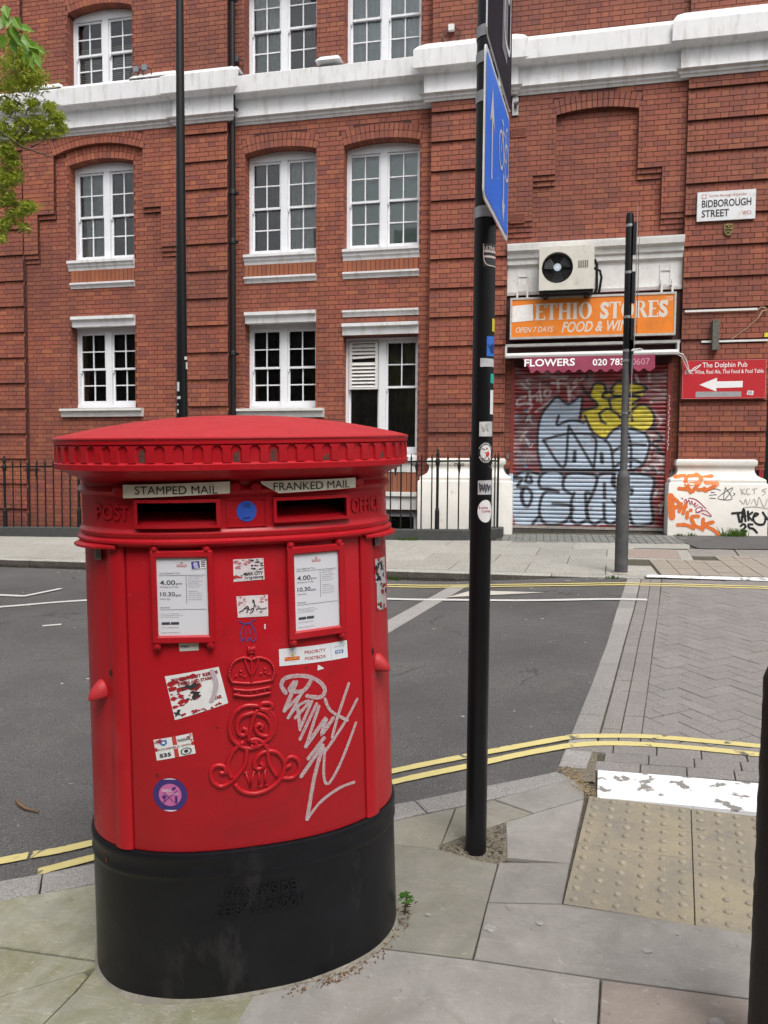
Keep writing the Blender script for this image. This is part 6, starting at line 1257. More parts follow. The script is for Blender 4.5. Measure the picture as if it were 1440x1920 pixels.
# ------------------------------------------------------------------ dark post at the right edge
bo = thing('bollard', (.585, 1.85, gz(.585, 1.85)), 'rough black cast iron bollard cropped by the right edge', 'bollard')
bz = gz(.585, 1.85); mb = MB(); rn_ = random.Random(8); rings = []
for i in range(46):
    z = bz-.05+(1.02-bz+.05)*i/45; r_ = .080-.008*i/45; 
    if i > 42: r_ *= (1, .93, .80, .55)[i-42]
    rings.append([(.5845+(r_+rn_.uniform(-.0016, .0016))*math.cos(2*math.pi*k/24), 1.852+(r_+rn_.uniform(-.0016, .0016))*math.sin(2*math.pi*k/24), z+(0 if i < 43 else .006*math.cos(2*math.pi*k/24))) for k in range(24)])
mb.loft(rings); obj('shaft', mb, M('rough_dark_brown_iron', (.010,.0075,.0065), .6, .4, 60, .5, 120, .004), bo, smooth='all')
mb = MB(); mb.lathe(.5845, 1.852, [(.11, bz-.05), (.11, bz+.02), (.09, bz+.05), (.081, bz+.06)], 20); obj('base', mb, MAT['black_iron'], bo, smooth=True)
# ------------------------------------------------------------------ the post box
def box_frame(th, lx, ly, ox, oy):
    t = rad(th); u = Vector((math.cos(t), math.sin(t), 0)); v = Vector((-math.sin(t), math.cos(t), 0))
    w = (Vector((0, 0, 1))-u*lx-v*ly).normalized(); u = (u-w*u.dot(w)).normalized(); v = w.cross(u)
    return Vector((ox, oy, gz(ox, oy))), u, v, w
BO, BU, BV, BW = box_frame(25.7697, 0.02955, 0.04938, -0.8726, 2.1650)
BA, BB, BN, BT = 0.4546, 0.3059, 2.357, 0.0387
def bp(u, v, w): return BO+(BU*u+BV*v)*(1-BT*w)+BW*(w*1.004)
def sv(u, off=0.0):
    a, b = BA+off, BB+off; t = min(abs(u)/a, .99999); return -b*(1-t**BN)**(1/BN)
def fs(off): return lambda u, w: bp(u, sv(u, off), w)
def ell(t, off):
    c, s = math.cos(t), math.sin(t); a, b = BA+off, BB+off
    return a*math.copysign(abs(c)**(2/BN), c), b*math.copysign(abs(s)**(2/BN), s)
def t_of(u, off=0.0):
    """parameter of the front point at u (front: v < 0, t in -pi..0)"""
    return -math.acos(math.copysign(min(1, abs(u)/(BA+off))**(BN/2), u))
def sweep(mb, prof, ts, closed=True, mod=None):
    """prof: list of (offset, w)"""
    rings = []
    for off, w in prof:
        r = []
        for t in ts:
            u, v = ell(t, off+(mod(t, w) if mod else 0)); r.append(bp(u, v, w))
        rings.append(r)
    mb.loft(rings, False, False, closed)
    return mb
TS = [-math.pi+2*math.pi*i/144 for i in range(144)]
def red(name, col, rough, scuff=.5):
    m, nt, b = nodes(name); f = noise(nt, 9, 5, .7); g2 = noise(nt, 60, 4, .75)
    c = mixc(nt, ramp(nt, f, [(.35, 0), (.75, .35)]), col, tuple(x*.72 for x in col))
    c = mixc(nt, ramp(nt, noise(nt, 4.5, 7, .75, dist=.8), [(.55, 0), (.80, scuff)]), c, (.11,.016,.015)); c = mixc(nt, ramp(nt, noise(nt, 7, 6, .7, stretch=(1.6, 1.6, .22)), [(.57, 0), (.78, .35)]), c, (.15,.012,.013)); c = mixc(nt, ramp(nt, noise(nt, 3.2, 4, .6, dist=.4), [(.56, 0), (.74, .4)]), c, (.48,.045,.05))
    c = mixc(nt, ramp(nt, g2, [(.69, 0), (.75, .5)]), c, (.55,.20,.20)); c = mixc(nt, ramp(nt, noise(nt, 34, 3, .6, dist=.5), [(.72, 0), (.735, .8)]), c, (.045,.010,.010))
    nt.links.new(c, b.inputs['Base Color']); nt.links.new(ramp(nt, f, [(.3, rough-.08), (.8, rough+.16)]), b.inputs['Roughness'])
    bumpn(nt, b, noise(nt, 16, 7, .68), .22, .005); b.inputs['Specular IOR Level'].default_value = .34; return m
RED = red('pillar_box_red', (.42,.0085,.016), .36); RED_TOP = red('sun_faded_red', (.42,.022,.028), .5, .25)
RED_DARK = M('old_red_in_recess', (.20,.008,.010), .5, .3, 20)
BLK = M('black_base_paint', (.0058,.0062,.0085), .40, .3, 9, .3, 18, .004, spec=.30, dirt=(.045,.042,.040), ds=7, dthr=(.56, .84), stretch=(1, 1, .5))
pbx = thing('post_box', tuple(BO), 'oval red double post box with STAMPED MAIL and FRANKED MAIL slots on a black base', 'post box')
mb = MB(); sweep(mb, [(.005, -.12), (.005, .340), (.0055, .350), (.009, .354), (.0095, .361), (.007, .367), (.0065, .395), (.0095, .401), (.0098, .413), (.006, .421), (-.02, .424)], TS); obj('base', mb, BLK, pbx, smooth=40)
W0_, W1_ = .424, 1.249
tl, tr = t_of(-.325), t_of(.3285)
mb = MB(); sweep(mb, [(-.022, .40), (-.022, 1.27)], TS); obj('inner_shell', mb, MAT['dark_gap'], pbx)
mb = MB(); tt = [tl+.008+(tr-tl-.012)*i/48 for i in range(49)]; sweep(mb, [(-.02, W0_), (-.001, W0_), (0, W0_+.003), (0, W1_-.003), (-.001, W1_), (-.02, W1_)], tt, False)
for t in (tt[0], tt[-1]): a_, b_ = ell(t, 0), ell(t, -.02); mb.poly([bp(*a_, W0_), bp(*b_, W0_), bp(*b_, W1_), bp(*a_, W1_)])
door = obj('door', mb, RED, pbx, smooth=30)
# the two end walls with a raised half-round strip next to the door
def strip_mod(side):
    def f(t, w):
        u, v = ell(t, 0); uu = u*side
        if v < 0 and .326 < uu < .376: return .011*math.sin(math.pi*(uu-.326)/.05)**.55
        return .002
    return f
t_end = [tr+.004+(2*math.pi-(tr-tl)-.012)*i/150 for i in range(151)]
tsx = sorted(set(t_end+[t_of(x) for x in (.327,.331,.338,.345,.353,.361,.368,.373,.377)]+[2*math.pi+t_of(-x) for x in (.328,.333,.339,.346,.353,.360,.367,.372,.377)]))
tsx = [t for t in tsx if t >= tr+.004 and t <= 2*math.pi+tl-.004]
def end_mod(t, w):
    u, v = ell(t, 0); return strip_mod(1 if u > 0 else -1)(t, w)
mb = MB(); sweep(mb, [(0, W0_), (0, W1_+.005)], tsx, False, end_mod)
for t in (tsx[0], tsx[-1]): a_, b_ = ell(t, end_mod(t, 0)), ell(t, -.02); mb.poly([bp(*a_, W0_), bp(*b_, W0_), bp(*b_, W1_), bp(*a_, W1_)])
obj('body', mb, RED, pbx, smooth=30)
# collar with the two posting slots cut through it
HS = (-.2870, -.0795, 1.3050, 1.3637); HF = (.083, .2870, 1.312, 1.3628)
tc = sorted(TS+[t_of(x, .006) for h in (HS, HF) for x in h[:2]])
cprof = [(-.02, 1.249), (.010, 1.249), (.014, 1.252), (.021, 1.258), (.021, 1.264), (.011, 1.270), (.015, 1.278), (.015, 1.284), (.008, 1.290), (.006, 1.296), (.006, 1.3050), (.006, 1.312), (.006, 1.335), (.006, 1.3628), (.006, 1.3637), (.006, 1.378), (.014, 1.384), (.020, 1.391), (.014, 1.399), (.006, 1.405), (.006, 1.411), (.012, 1.418), (.028, 1.427), (.048, 1.436), (.060, 1.443), (.068, 1.4455)]
mb = MB(); rings = [[bp(*ell(t, o_), w) for t in tc] for o_, w in cprof]; n = len(tc); mb.v = [tuple(p) for r in rings for p in r]
for k in range(len(cprof)-1):
    wm = (cprof[k][1]+cprof[k+1][1])/2
    for i in range(n):
        j = (i+1) % n; tm = (tc[i]+tc[j])/2; skip = False
        if j and tm < 0:
            um = ell(tm, .006)[0]
            for h in (HS, HF):
                if h[0] < um < h[1] and h[2] < wm < h[3]: skip = True
        if not skip: mb.f.append((k*n+i, k*n+j, (k+1)*n+j, (k+1)*n+i))
obj('collar', mb, RED, pbx, smooth=40)
for h, lab in ((HS, 'left'), (HF, 'right')):
    o2 = fs(.006); fr = MB(); f0 = fs(.020); f1_ = fs(.004); m_ = .0075
    outer = (h[0]-.0085, h[1]+.0115, h[2]-.0065, h[3]+.008)
    def ringq(q, fn, nu=10):
        return [fn(q[0]+(q[1]-q[0])*i/nu, q[2]) for i in range(nu+1)]+[fn(q[1]-(q[1]-q[0])*i/nu, q[3]) for i in range(nu+1)]
    fr.loft([ringq(outer, f1_), ringq(outer, f0), ringq(h, f0), ringq(h, fs(-.01))], False, False)
    slot = obj('posting_slot', fr, RED, pbx, label='%s posting slot' % lab)
    dk = MB(); fd = lambda d: (lambda u, w: bp(u, sv(u, .006)+d, w))
    ha = (h[0]-.001, h[1]+.001, h[2]-.001, h[3]+.001); dk.loft([ringq(ha, fd(.002)), ringq((ha[0], ha[1], ha[2]-.02, ha[3]+.02), fd(.14))], False, True)
    obj('slot_cavity', dk, MAT['dark_gap'], slot)
    lp = MB(); patch(lp, [(h[0], h[2]+.028), (h[1], h[2]+.028), (h[1], h[2]), (h[0], h[2])], lambda u, w: bp(u, sv(u, .006)+.012+.07*(w-h[2])/.028, w), 8, 3); obj('slot_lip', lp, RED, slot)
# fluted rim and domed cap
mb = MB(); sweep(mb, [(.069, 1.4455), (.077, 1.448), (.078, 1.462), (.073, 1.466), (.0705, 1.467), (.0705, 1.509), (.073, 1.510), (.078, 1.513), (.078, 1.522), (.081, 1.526), (.080, 1.5295)], TS); rim = obj('rim', mb, RED, pbx, smooth=30)
per = []; L = 0; pp = None; tf = [-math.pi+2*math.pi*i/1440 for i in range(1441)]
for t in tf:
    u, v = ell(t, .07); 
    if pp: L += math.hypot(u-pp[0], v-pp[1])
    per.append(L); pp = (u, v)
def t_at(s):
    s = s % L
    lo, hi = 0, 1440
    while hi-lo > 1:
        m_ = (lo+hi)//2
        if per[m_] < s: lo = m_
        else: hi = m_
    return tf[lo]+(tf[hi]-tf[lo])*((s-per[lo])/max(1e-9, per[hi]-per[lo]))
nr = 60; mb = MB()
for k in range(nr):
    s0 = L*k/nr; hw_ = L/nr*.21
    for (wa, wb, ha_, hb__) in ((1.4665, 1.478, 1.05, 1.0), (1.478, 1.500, 1.0, 1.0), (1.500, 1.5095, 1.0, 1.7)):
        def q(s, o_, w): return bp(*ell(t_at(s), o_), w)
        mb.hexa([q(s0-hw_*ha_, .076, wa), q(s0+hw_*ha_, .076, wa), q(s0+hw_*hb__, .076, wb), q(s0-hw_*hb__, .076, wb)], [q(s0-hw_*ha_*1.35, .068, wa), q(s0+hw_*ha_*1.35, .068, wa), q(s0+hw_*hb__*1.35, .068, wb), q(s0-hw_*hb__*1.35, .068, wb)])
obj('fluting', mb, RED, rim, kind='stuff')
dm_ = MB(); dprof = [(s_, 1.5295+.0605*(1-s_**2.1)) for s_ in (1, .985, .96, .92, .86, .78, .68, .56, .44, .32, .2, .08)]
def cap_ring(off, w):
    return [bp(ell(t, .080)[0]*off, ell(t, .080)[1]*off, w) for t in TS]
dm_.loft([cap_ring(o_, w) for o_, w in dprof], False, True); obj('cap', dm_, RED_TOP, pbx, smooth=60)
dirt = MB(); rn_ = random.Random(6)
for k in range(nr):
    if rn_.random() < .34:
        s0 = L*(k+.5)/nr; hh = rn_.uniform(.4, .95); w1 = 1.467+.042*hh
        dirt.poly([bp(*ell(t_at(s0-.009), .0712), 1.4675), bp(*ell(t_at(s0+.009), .0712), 1.4675), bp(*ell(t_at(s0+.008), .0712), w1), bp(*ell(t_at(s0-.008), .0712), w1-.008)])
obj('grime', dirt, M('grime_in_flutes', (.095,.028,.022), .85, .5, 90), rim, kind='stuff')
# ---- lettering cast in the collar and base
def cast_text(parent, s, u0, u1, w0, h, off, depth, mat, bold=.02, name='cast_lettering', skew=0):
    v, f = text_mesh(s, bold); ax, bx = min(p[0] for p in v), max(p[0] for p in v); ay, by = min(p[1] for p in v), max(p[1] for p in v)
    pts = [(u0+(p[0]-ax)/(bx-ax)*(u1-u0), w0+(p[1]-ay)/(by-ay)*h+skew*(p[0]-ax)/(bx-ax)) for p in v]
    a, b = fs(off+depth), fs(off-.004); mb = MB(); n = len(pts); mb.add([a(*q) for q in pts]+[b(*q) for q in pts], f)
    ed = {}
    for q in f:
        for i in range(len(q)):
            e = (q[i], q[(i+1) % len(q)]); ed[e] = 1
    for (i, j) in list(ed):
        if (j, i) not in ed: mb.f.append((j, i, i+n, j+n))
    return obj(name, mb, mat, parent)
cast_text(pbx, 'POST', -.405, -.310, 1.318, .038, .006, .0042, RED); cast_text(pbx, 'OFFICE', .306, .409, 1.318, .040, .006, .0042, RED)
cast_text(pbx, 'HANDYSIDE', -.086, .108, .284, .031, .004, .006, BLK, .02); cast_text(pbx, 'DERBY & LONDON', -.109, .130, .238, .031, .004, .006, BLK, .02)
mb = MB(); rr = (-.052, .056, 1.297, 1.371); f0, f1_ = fs(.0095), fs(.0062)
for q in ((rr[0], rr[1], rr[2], rr[2]+.003), (rr[0], rr[1], rr[3]-.003, rr[3]), (rr[0], rr[0]+.003, rr[2]+.003, rr[3]-.003), (rr[1]-.003, rr[1], rr[2]+.003, rr[3]-.003)):
    mb.hexa([f0(q[0], q[2]), f0(q[1], q[2]), f0(q[1], q[3]), f0(q[0], q[3])], [f1_(q[0], q[2]), f1_(q[1], q[2]), f1_(q[1], q[3]), f1_(q[0], q[3])])
obj('cast_panel', mb, RED, pbx)
# ---- slot name plates
CREAMP = M('aged_cream_plate', (.80,.75,.62), .45, .06, 20, dirt=(.60,.53,.40), ds=16, dthr=(.58, .85))
def plate(q, txt, tq, corner=False):
    tl_, tr_, br_, bl_ = q; f = fs(.023); fb = fs(.012); mb = MB(); n = 8
    pts = [tl_]+[(tl_[0]+(tr_[0]-tl_[0])*i/n, tl_[1]+(tr_[1]-tl_[1])*i/n) for i in range(1, n)]+[tr_, br_]+[(br_[0]+(bl_[0]-br_[0])*i/n, br_[1]+(bl_[1]-br_[1])*i/n) for i in range(1, n)]+[bl_]
    if corner: pts.append((tl_[0]+.004, tl_[1]-.008))
    # flat chord so that the plate stays straight
    ua, ub = min(p[0] for p in pts), max(p[0] for p in pts); va, vb = sv(ua, .023), sv(ub, .023); vm = min(sv((ua+ub)/2, .023), va, vb)
    fl = lambda d: (lambda u, w: bp(u, min(sv(u, .023), 9)+d, w))
    q_ = (tl_, tr_, br_, bl_) if not corner else ((tl_[0]+.014, tl_[1]), tr_, br_, bl_)
    patch(mb, q_, fl(0), 12, 2); mb.hexa([fl(.0006)(*p) for p in pts], [fl(.004)(*p) for p in pts])
    if corner: mb.poly([fl(0)(*p) for p in (tl_, q_[0], (tl_[0]+.030, tl_[1]-.018), (tl_[0]+.006, tl_[1]-.009))])
    o_ = obj('name_plate', mb, CREAMP, pbx)
    t_ = MB(); text_into(t_, txt, tq[0], tq[1], tq[2], tq[3], fl(-.0014), 0); obj('lettering', t_, INK, o_)
plate([(-.3229,1.4100),(-.0413,1.4164),(-.0421,1.3863),(-.3225,1.3762)], 'STAMPED MAIL', (-.291, 1.3862, .2165, .0205)); plate([(.0409,1.4147),(.318,1.4150),(.3173,1.3880),(.0893,1.3828)], 'FRANKED MAIL', (.076, 1.3900, .222, .0200), True)
holder = MB()
for u, w in ((-.336, 1.3935), (-.027, 1.4015), (.027, 1.3995), (.331, 1.4015)):
    holder.loft([[fs(.006+d)(u+.016*s_*math.cos(2*math.pi*k/14), w+.0125*s_*math.sin(2*math.pi*k/14)) for k in range(14)] for d, s_ in ((-.002, 1.1), (.012, 1.05), (.017, .8))], False)
obj('plate_lug', holder, RED, pbx, smooth=40)
# ---- collection notices
def notice(q, pq, tagname, stamp):
    u0, u1 = min(q[0][0], q[3][0]), max(q[1][0], q[2][0]); w0, w1 = (q[2][1]+q[3][1])/2, (q[0][1]+q[1][1])/2; f = fs(0)
    # flat panel standing a little off the curved door
    va, vb = sv(u0), sv(u1); dv = max(va+(vb-va)*i/10-sv(u0+(u1-u0)*i/10) for i in range(11))+.001; fl = lambda d: (lambda u, w: bp(u, va+(vb-va)*(u-u0)/(u1-u0)-dv-d, w))
    pu0, pu1 = (pq[0][0]+pq[3][0])/2, (pq[1][0]+pq[2][0])/2; pw0, pw1 = (pq[2][1]+pq[3][1])/2, (pq[0][1]+pq[1][1])/2
    mb = MB(); R4 = lambda d, e: [fl(d)(*p) for p in ((u0+e, w0+e), (u1-e, w0+e), (u1-e, w1-e), (u0+e, w1-e))]
    P4_ = lambda d, e: [fl(d)(*p) for p in ((pu0-e, pw0-e), (pu1+e, pw0-e), (pu1+e, pw1+e), (pu0-e, pw1+e))]
    mb.loft([R4(-.02, 0), R4(.008, 0), R4(.0125, .003), P4_(.0125, .004), P4_(.009, 0), P4_(.004, 0)], False, False)
    for u, w in ((u0+.012, w1+.006), (u1-.016, w1+.004), (u0+.012, w0-.006), (u1-.012, w0-.004)):
        mb.loft([[fl(d)(u+.0105*s_*math.cos(2*math.pi*k/14), w+.0115*s_*math.sin(2*math.pi*k/14)) for k in range(14)] for d, s_ in ((-.02, 1.1), (.009, 1.0), (.010, .55), (.015, .5), (.016, .3))], False)
    nt_ = obj('collection_notice', mb, RED, pbx, smooth=30, label='%s framed collection times notice' % tagname)
    pa = MB(); patch(pa, [(pu0, pw1), (pu1, pw1), (pu1, pw0), (pu0, pw0)], fl(.0045), 1, 1); obj('paper', pa, M('notice_paper', (.66,.67,.72), .3, .03, 4), nt_)
    W_, H_ = pu1-pu0, pw1-pw0; F = fl(.0052); X = lambda s: pu0+W_*s; Zn = lambda t: pw1-H_*t
    def T(mb, s, x, t, w, h, b=.0): text_into(mb, s, X(x), Zn(t), W_*w, H_*h, F, b)
    a = MB(); T(a, '4.00', .06, .345, .30, .062, .012); T(a, 'pm', .375, .352, .12, .03); T(a, '10.30', .06, .490, .29, .055, .012); T(a, 'am', .36, .495, .11, .025)
    T(a, 'Last Collection Time', .06, .205, .40, .022); T(a, 'Monday to Friday', .06, .385, .37, .024); T(a, 'Saturday', .06, .538, .20, .024); T(a, 'Services', .06, .645, .18, .022)
    T(a, 'Find us on the app store,', .06, .725, .36, .015); T(a, 'for booking other services near', .06, .748, .44, .015); T(a, 'you - scan the QR code.', .06, .771, .36, .015); T(a, 'www.royalmail.com', .06, .905, .34, .017)
    for i, s_ in enumerate(['A later collection is', 'made at 7.30pm', 'from the Postbox at', 'Mount Pleasant', 'Mail Centre,', 'Farringdon Road']): T(a, s_, .62, .25+.027*i, .28 if i % 2 == 0 else .22, .013)
    for i, s_ in enumerate(['Additional', 'collections may be', 'made throughout', 'the day until the', 'last time shown.']): T(a, s_, .62, .435+.027*i, .27 if i else .18, .013)
    T(a, 'Postbox number WC1H', .06, .968, .36, .014)
    for (x0, x1, t) in ((.04, .96, .222), (.04, .96, .662)): patch(a, [(X(x0), Zn(t)), (X(x1), Zn(t)), (X(x1), Zn(t+.004)), (X(x0), Zn(t+.004))], F, 1, 1)
    patch(a, [(X(.575), Zn(.235)), (X(.583), Zn(.235)), (X(.583), Zn(.59)), (X(.575), Zn(.59))], F, 1, 1)
    for x0 in (.07, .25): patch(a, [(X(x0), Zn(.825)), (X(x0+.165), Zn(.825)), (X(x0+.165), Zn(.858)), (X(x0), Zn(.858))], F, 1, 1)
    obj('lettering', a, flat('notice_ink', (.05,.05,.065)), nt_)
    lg = MB(); patch(lg, [(X(.40), Zn(.085)), (X(.60), Zn(.085)), (X(.60), Zn(.115)), (X(.40), Zn(.115))], F, 1, 1); disc(lg, (X(.50), Zn(.065)), W_*.03, H_*.012, F, 10); obj('logo', lg, flat('faded_logo_red', (.52,.22,.24)), nt_)
    lw = MB(); text_into(lw, 'Royal Mail', X(.42), Zn(.108), W_*.16, H_*.016, fl(.0056), .01); obj('lettering', lw, WHITE_INK, nt_)
    if stamp:
        s_ = MB(); patch(s_, [(X(.67), Zn(.04)), (X(.97), Zn(.02)), (X(.99), Zn(.13)), (X(.69), Zn(.155))], fl(.0058), 1, 1); so = obj('stamp', s_, WHITE_INK, nt_, label='paper stamp stuck on the notice')
        s_ = MB(); patch(s_, [(X(.685), Zn(.05)), (X(.85), Zn(.04)), (X(.865), Zn(.132)), (X(.70), Zn(.145))], fl(.0062), 1, 1); obj('print', s_, flat('stamp_violet', (.06,.05,.26)), so)
        s_ = MB(); disc(s_, (X(.775), Zn(.088)), W_*.045, H_*.034, fl(.0066), 12); disc(s_, (X(.79), Zn(.12)), W_*.05, H_*.015, fl(.0066), 10); obj('print', s_, flat('stamp_pale', (.50,.50,.66)), so)
        s_ = MB()
        for i in range(4): patch(s_, [(X(.885), Zn(.04+.022*i)), (X(.965), Zn(.034+.022*i)), (X(.967), Zn(.045+.022*i)), (X(.887), Zn(.051+.022*i))], fl(.0062), 1, 1)
        obj('print', s_, INK, so)
notice(NOTE_L, PAPER_L, 'left', True); notice(NOTE_R, PAPER_R, 'right', False)
# ---- stickers on the door
DF, DF2, DF3 = fs(.0009), fs(.0014), fs(.0019)
def sticker(q, mat, label, nm='sticker'):
    mb = MB(); patch(mb, q, DF, 8, 3); return obj(nm, mb, mat, pbx, label=label)
def bil(q, s, t):
    tl_, tr_, br_, bl_ = q; return tuple((tl_[k]*(1-s)+tr_[k]*s)*(1-t)+(bl_[k]*(1-s)+br_[k]*s)*t for k in (0, 1))
def on(q, fn=None): fn = fn or DF2; return lambda s, t: fn(*bil(q, s, 1-t))
def blot(par, q, n_, mat, seed, fn=None, smin=.02, smax=.12, box=(0, 1, 0, 1), nm='sticker_print'):
    r_ = random.Random(seed); mb = MB(); f = on(q, fn)
    for _ in range(n_):
        x, y, s_ = r_.uniform(box[0]+.03, box[1]-.03), r_.uniform(box[2]+.03, box[3]-.03), r_.uniform(smin, smax); m_ = r_.randint(5, 8); a0 = r_.random()*6
        mb.poly([f(min(max(x+s_*r_.uniform(.4, 1)*1.4*math.cos(a0+6.283*k/m_), .005), .995), min(max(y+s_*r_.uniform(.3, 1)*math.sin(a0+6.283*k/m_), .005), .995)) for k in range(m_)])
    return obj(nm, mb, mat, par)
TORN_RED = flat('torn_through_red', (.36,.012,.018), .5, .2); PINKW = flat('pinkish_white_paper', (.66,.60,.62), .6, .12); DK = flat('dark_print', (.03,.03,.034))
a = sticker(ST_A, PINKW, 'torn black and white skyline sticker'); blot(a, ST_A, 16, flat('pink_scratches', (.5,.16,.19)), 1, None, .02, .09, (0, .6, .55, 1)); blot(a, ST_A, 22, DK, 2, DF3, .012, .06, (.55, 1, .35, 1)); blot(a, ST_A, 14, DK, 3, DF3, .01, .04, (0, 1, 0, .4))
mb = MB(); text_into(mb, 'MAX CITY', .36, .24, .60, .16, on(ST_A, DF3), .03); text_into(mb, 'TO THE PISSROOM', .36, .08, .60, .10, on(ST_A, DF3), .02); obj('sticker_print', mb, DK, a)
mb = MB(); f = on(ST_A, DF3); mb.poly([f(*p) for p in ((.0, .12), (.0, .28), (.15, .26), (.30, .16), (.10, .16))]); obj('sticker_print', mb, RED_INK, a)
b = sticker(ST_B, PINKW, 'white sticker with a black script word'); blot(b, ST_B, 22, flat('pink_scratches', (.5,.16,.19)), 4, None, .012, .05, (0, .32, .55, 1)); blot(b, ST_B, 18, flat('pink_scratches', (.5,.16,.19)), 5, None, .012, .05, (.72, 1, .6, 1))
mb = MB(); f = on(ST_B, DF3)
for s_ in ([(.06, .26), (.2, .36), (.32, .52), (.36, .44), (.22, .42)], [(.36, .44), (.3, .22)], [(.36, .40), (.44, .34), (.48, .42), (.52, .36)], [(.52, .36), (.56, .6), (.54, .82), (.51, .7)], [(.40, .2), (.47, .24), (.53, .36)], [(.62, .34), (.70, .42), (.78, .36), (.95, .40)], [(.66, .48), (.70, .50)], [(.74, .22), (.80, .24)], [(.60, .55), (.60, .48)]): ribbon(mb, s_, .035, f, 4)
obj('sticker_print', mb, DK, b)
mb = MB()
for s_ in BLUETAG: ribbon(mb, s_, .0028, DF2, 4)
obj('pen_scrawl', mb, flat('blue_biro', (.04,.06,.22)), pbx)
mb = MB(); ribbon(mb, [(.043, 1.034), (.0425, 1.024)], .004, DF2, 1); patch(mb, SCRAP, DF2, 2, 1); obj('paper_scrap', mb, PINKW, pbx)
c = sticker(ST_ASSET, flat('pale_asset_label', (.58,.58,.54)), 'small asset number label'); mb = MB(); text_into(mb, '1078626', .07, .38, .42, .28, on(ST_ASSET), .02); obj('sticker_print', mb, DK, c)
d = sticker(ST_PRI, M('priority_label', (.70,.72,.76), .35, .03, 5), 'white PRIORITY POSTBOX label'); f = on(ST_PRI)
mb = MB(); text_into(mb, 'PRIORITY', .36, .56, .31, .19, f, .012); text_into(mb, 'POSTBOX', .36, .20, .31, .19, f, .012); obj('sticker_print', mb, flat('brick_red_print', (.42,.06,.05)), d)
mb = MB(); mb.poly([f(*p) for p in ((.075, .28), (.285, .28), (.285, .48), (.075, .48))]); obj('sticker_print', mb, flat('postal_red', (.60,.035,.02)), d)
mb = MB(); text_into(mb, 'Royal Mail', .085, .32, .19, .12, on(ST_PRI, DF3), .015); obj('sticker_print', mb, flat('postal_yellow', (.78,.50,.05)), d)
mb = MB(); f2_ = on(ST_PRI)
for q_ in ((.14, .235, .70, .715), (.14, .235, .21, .225), (.14, .144, .225, .28), (.231, .235, .225, .28), (.14, .144, .48, .70), (.231, .235, .48, .70)): mb.poly([f2_(q_[0], q_[2]), f2_(q_[1], q_[2]), f2_(q_[1], q_[3]), f2_(q_[0], q_[3])])
disc(mb, (.1875, .58), .022, .07, f2_, 10); obj('sticker_print', mb, flat('ochre_print', (.55,.33,.08)), d)
mb = MB(); mb.poly([f(*p) for p in ((.745, .10), (.748, .10), (.748, .92), (.745, .92))]); text_into(mb, 'SUPPORTING THE', .79, .70, .165, .05, f, .0); obj('sticker_print', mb, flat('grey_text', (.25,.26,.30)), d)
mb = MB(); mb.poly([f(*p) for p in ((.81, .33), (.935, .33), (.935, .52), (.81, .52))]); obj('sticker_print', mb, flat('health_blue', (.03,.13,.42)), d); mb = MB(); text_into(mb, 'NHS', .825, .36, .095, .13, on(ST_PRI, DF3), .03, .2); obj('sticker_print', mb, WHITE_INK, d)
e = sticker(ST_TORN, flat('white_sticker', (.72,.72,.72)), 'ripped white protest sticker with red print'); blot(e, ST_TORN, 26, TORN_RED, 7, None, .02, .11, (0, .62, .25, .95)); blot(e, ST_TORN, 14, DK, 8, DF3, .02, .09, (.22, .62, .35, .85)); blot(e, ST_TORN, 12, TORN_RED, 9, fs(.0024), .015, .07, (.15, .6, .3, .75)); blot(e, ST_TORN, 12, TORN_RED, 10, DF3, .02, .05, (.05, .9, .0, .14))
mb = MB(); f = on(ST_TORN, DF3); text_into(mb, 'POWER OUT REEKIE', .10, .84, .86, .085, f, .04); text_into(mb, 'STEERS AND STARKER', .2, .73, .72, .08, f, .04); text_into(mb, 'WAR', .74, .19, .18, .09, f, .05); obj('sticker_print', mb, flat('dark_red_print', (.28,.02,.03)), e)
mb = MB(); ribbon(mb, [(.86, .93), (.88, .6), (.78, .3), (.72, .2)], .09, f, 3); obj('sticker_print', mb, flat('mauve_smear', (.46,.38,.42)), e)
mb = MB(); mb.poly([f(*p) for p in ((.06, .16), (.09, .21), (.15, .20), (.11, .14), (.13, .07), (.07, .10), (.02, .06), (.03, .13), (.0, .18))]); obj('sticker_print', mb, DK, e)
g_ = sticker(ST_OWL, flat('white_sticker', (.72,.72,.72)), 'club sticker with red cross and S35'); f = on(ST_OWL); mb = MB()
for q_ in ((0, 1, .42, .60), (.47, .58, 0, .42), (.47, .58, .60, 1)): mb.poly([f(q_[0], q_[2]), f(q_[1], q_[2]), f(q_[1], q_[3]), f(q_[0], q_[3])])
obj('sticker_print', mb, flat('cross_red', (.50,.045,.04)), g_); f = on(ST_OWL, DF3)
mb = MB(); text_into(mb, 'ECCLESFIELD OWLS', .03, .46, .94, .085, f, .02); obj('sticker_print', mb, flat('maroon_print', (.20,.02,.02)), g_)
mb = MB(); text_into(mb, 'S35', .09, .12, .30, .18, f, .03); text_into(mb, 'WAWAW', .60, .70, .34, .15, f, .02); n = 16; ribbon(mb, [(.775+.13*math.cos(2*math.pi*k/n), .21+.155*math.sin(2*math.pi*k/n)) for k in range(n+1)], .03, f, 1); disc(mb, (.775, .21), .055, .075, f, 10); obj('sticker_print', mb, DK, g_)
mb = MB(); mb.poly([f(*p) for p in ((.15, .92), (.33, .92), (.33, .75), (.24, .65), (.15, .75))]); obj('sticker_print', mb, flat('club_blue', (.05,.18,.45)), g_); mb = MB(); disc(mb, (.24, .80), .045, .055, fs(.0024) if False else on(ST_OWL, fs(.0024)), 10); obj('sticker_print', mb, WHITE_INK, g_)
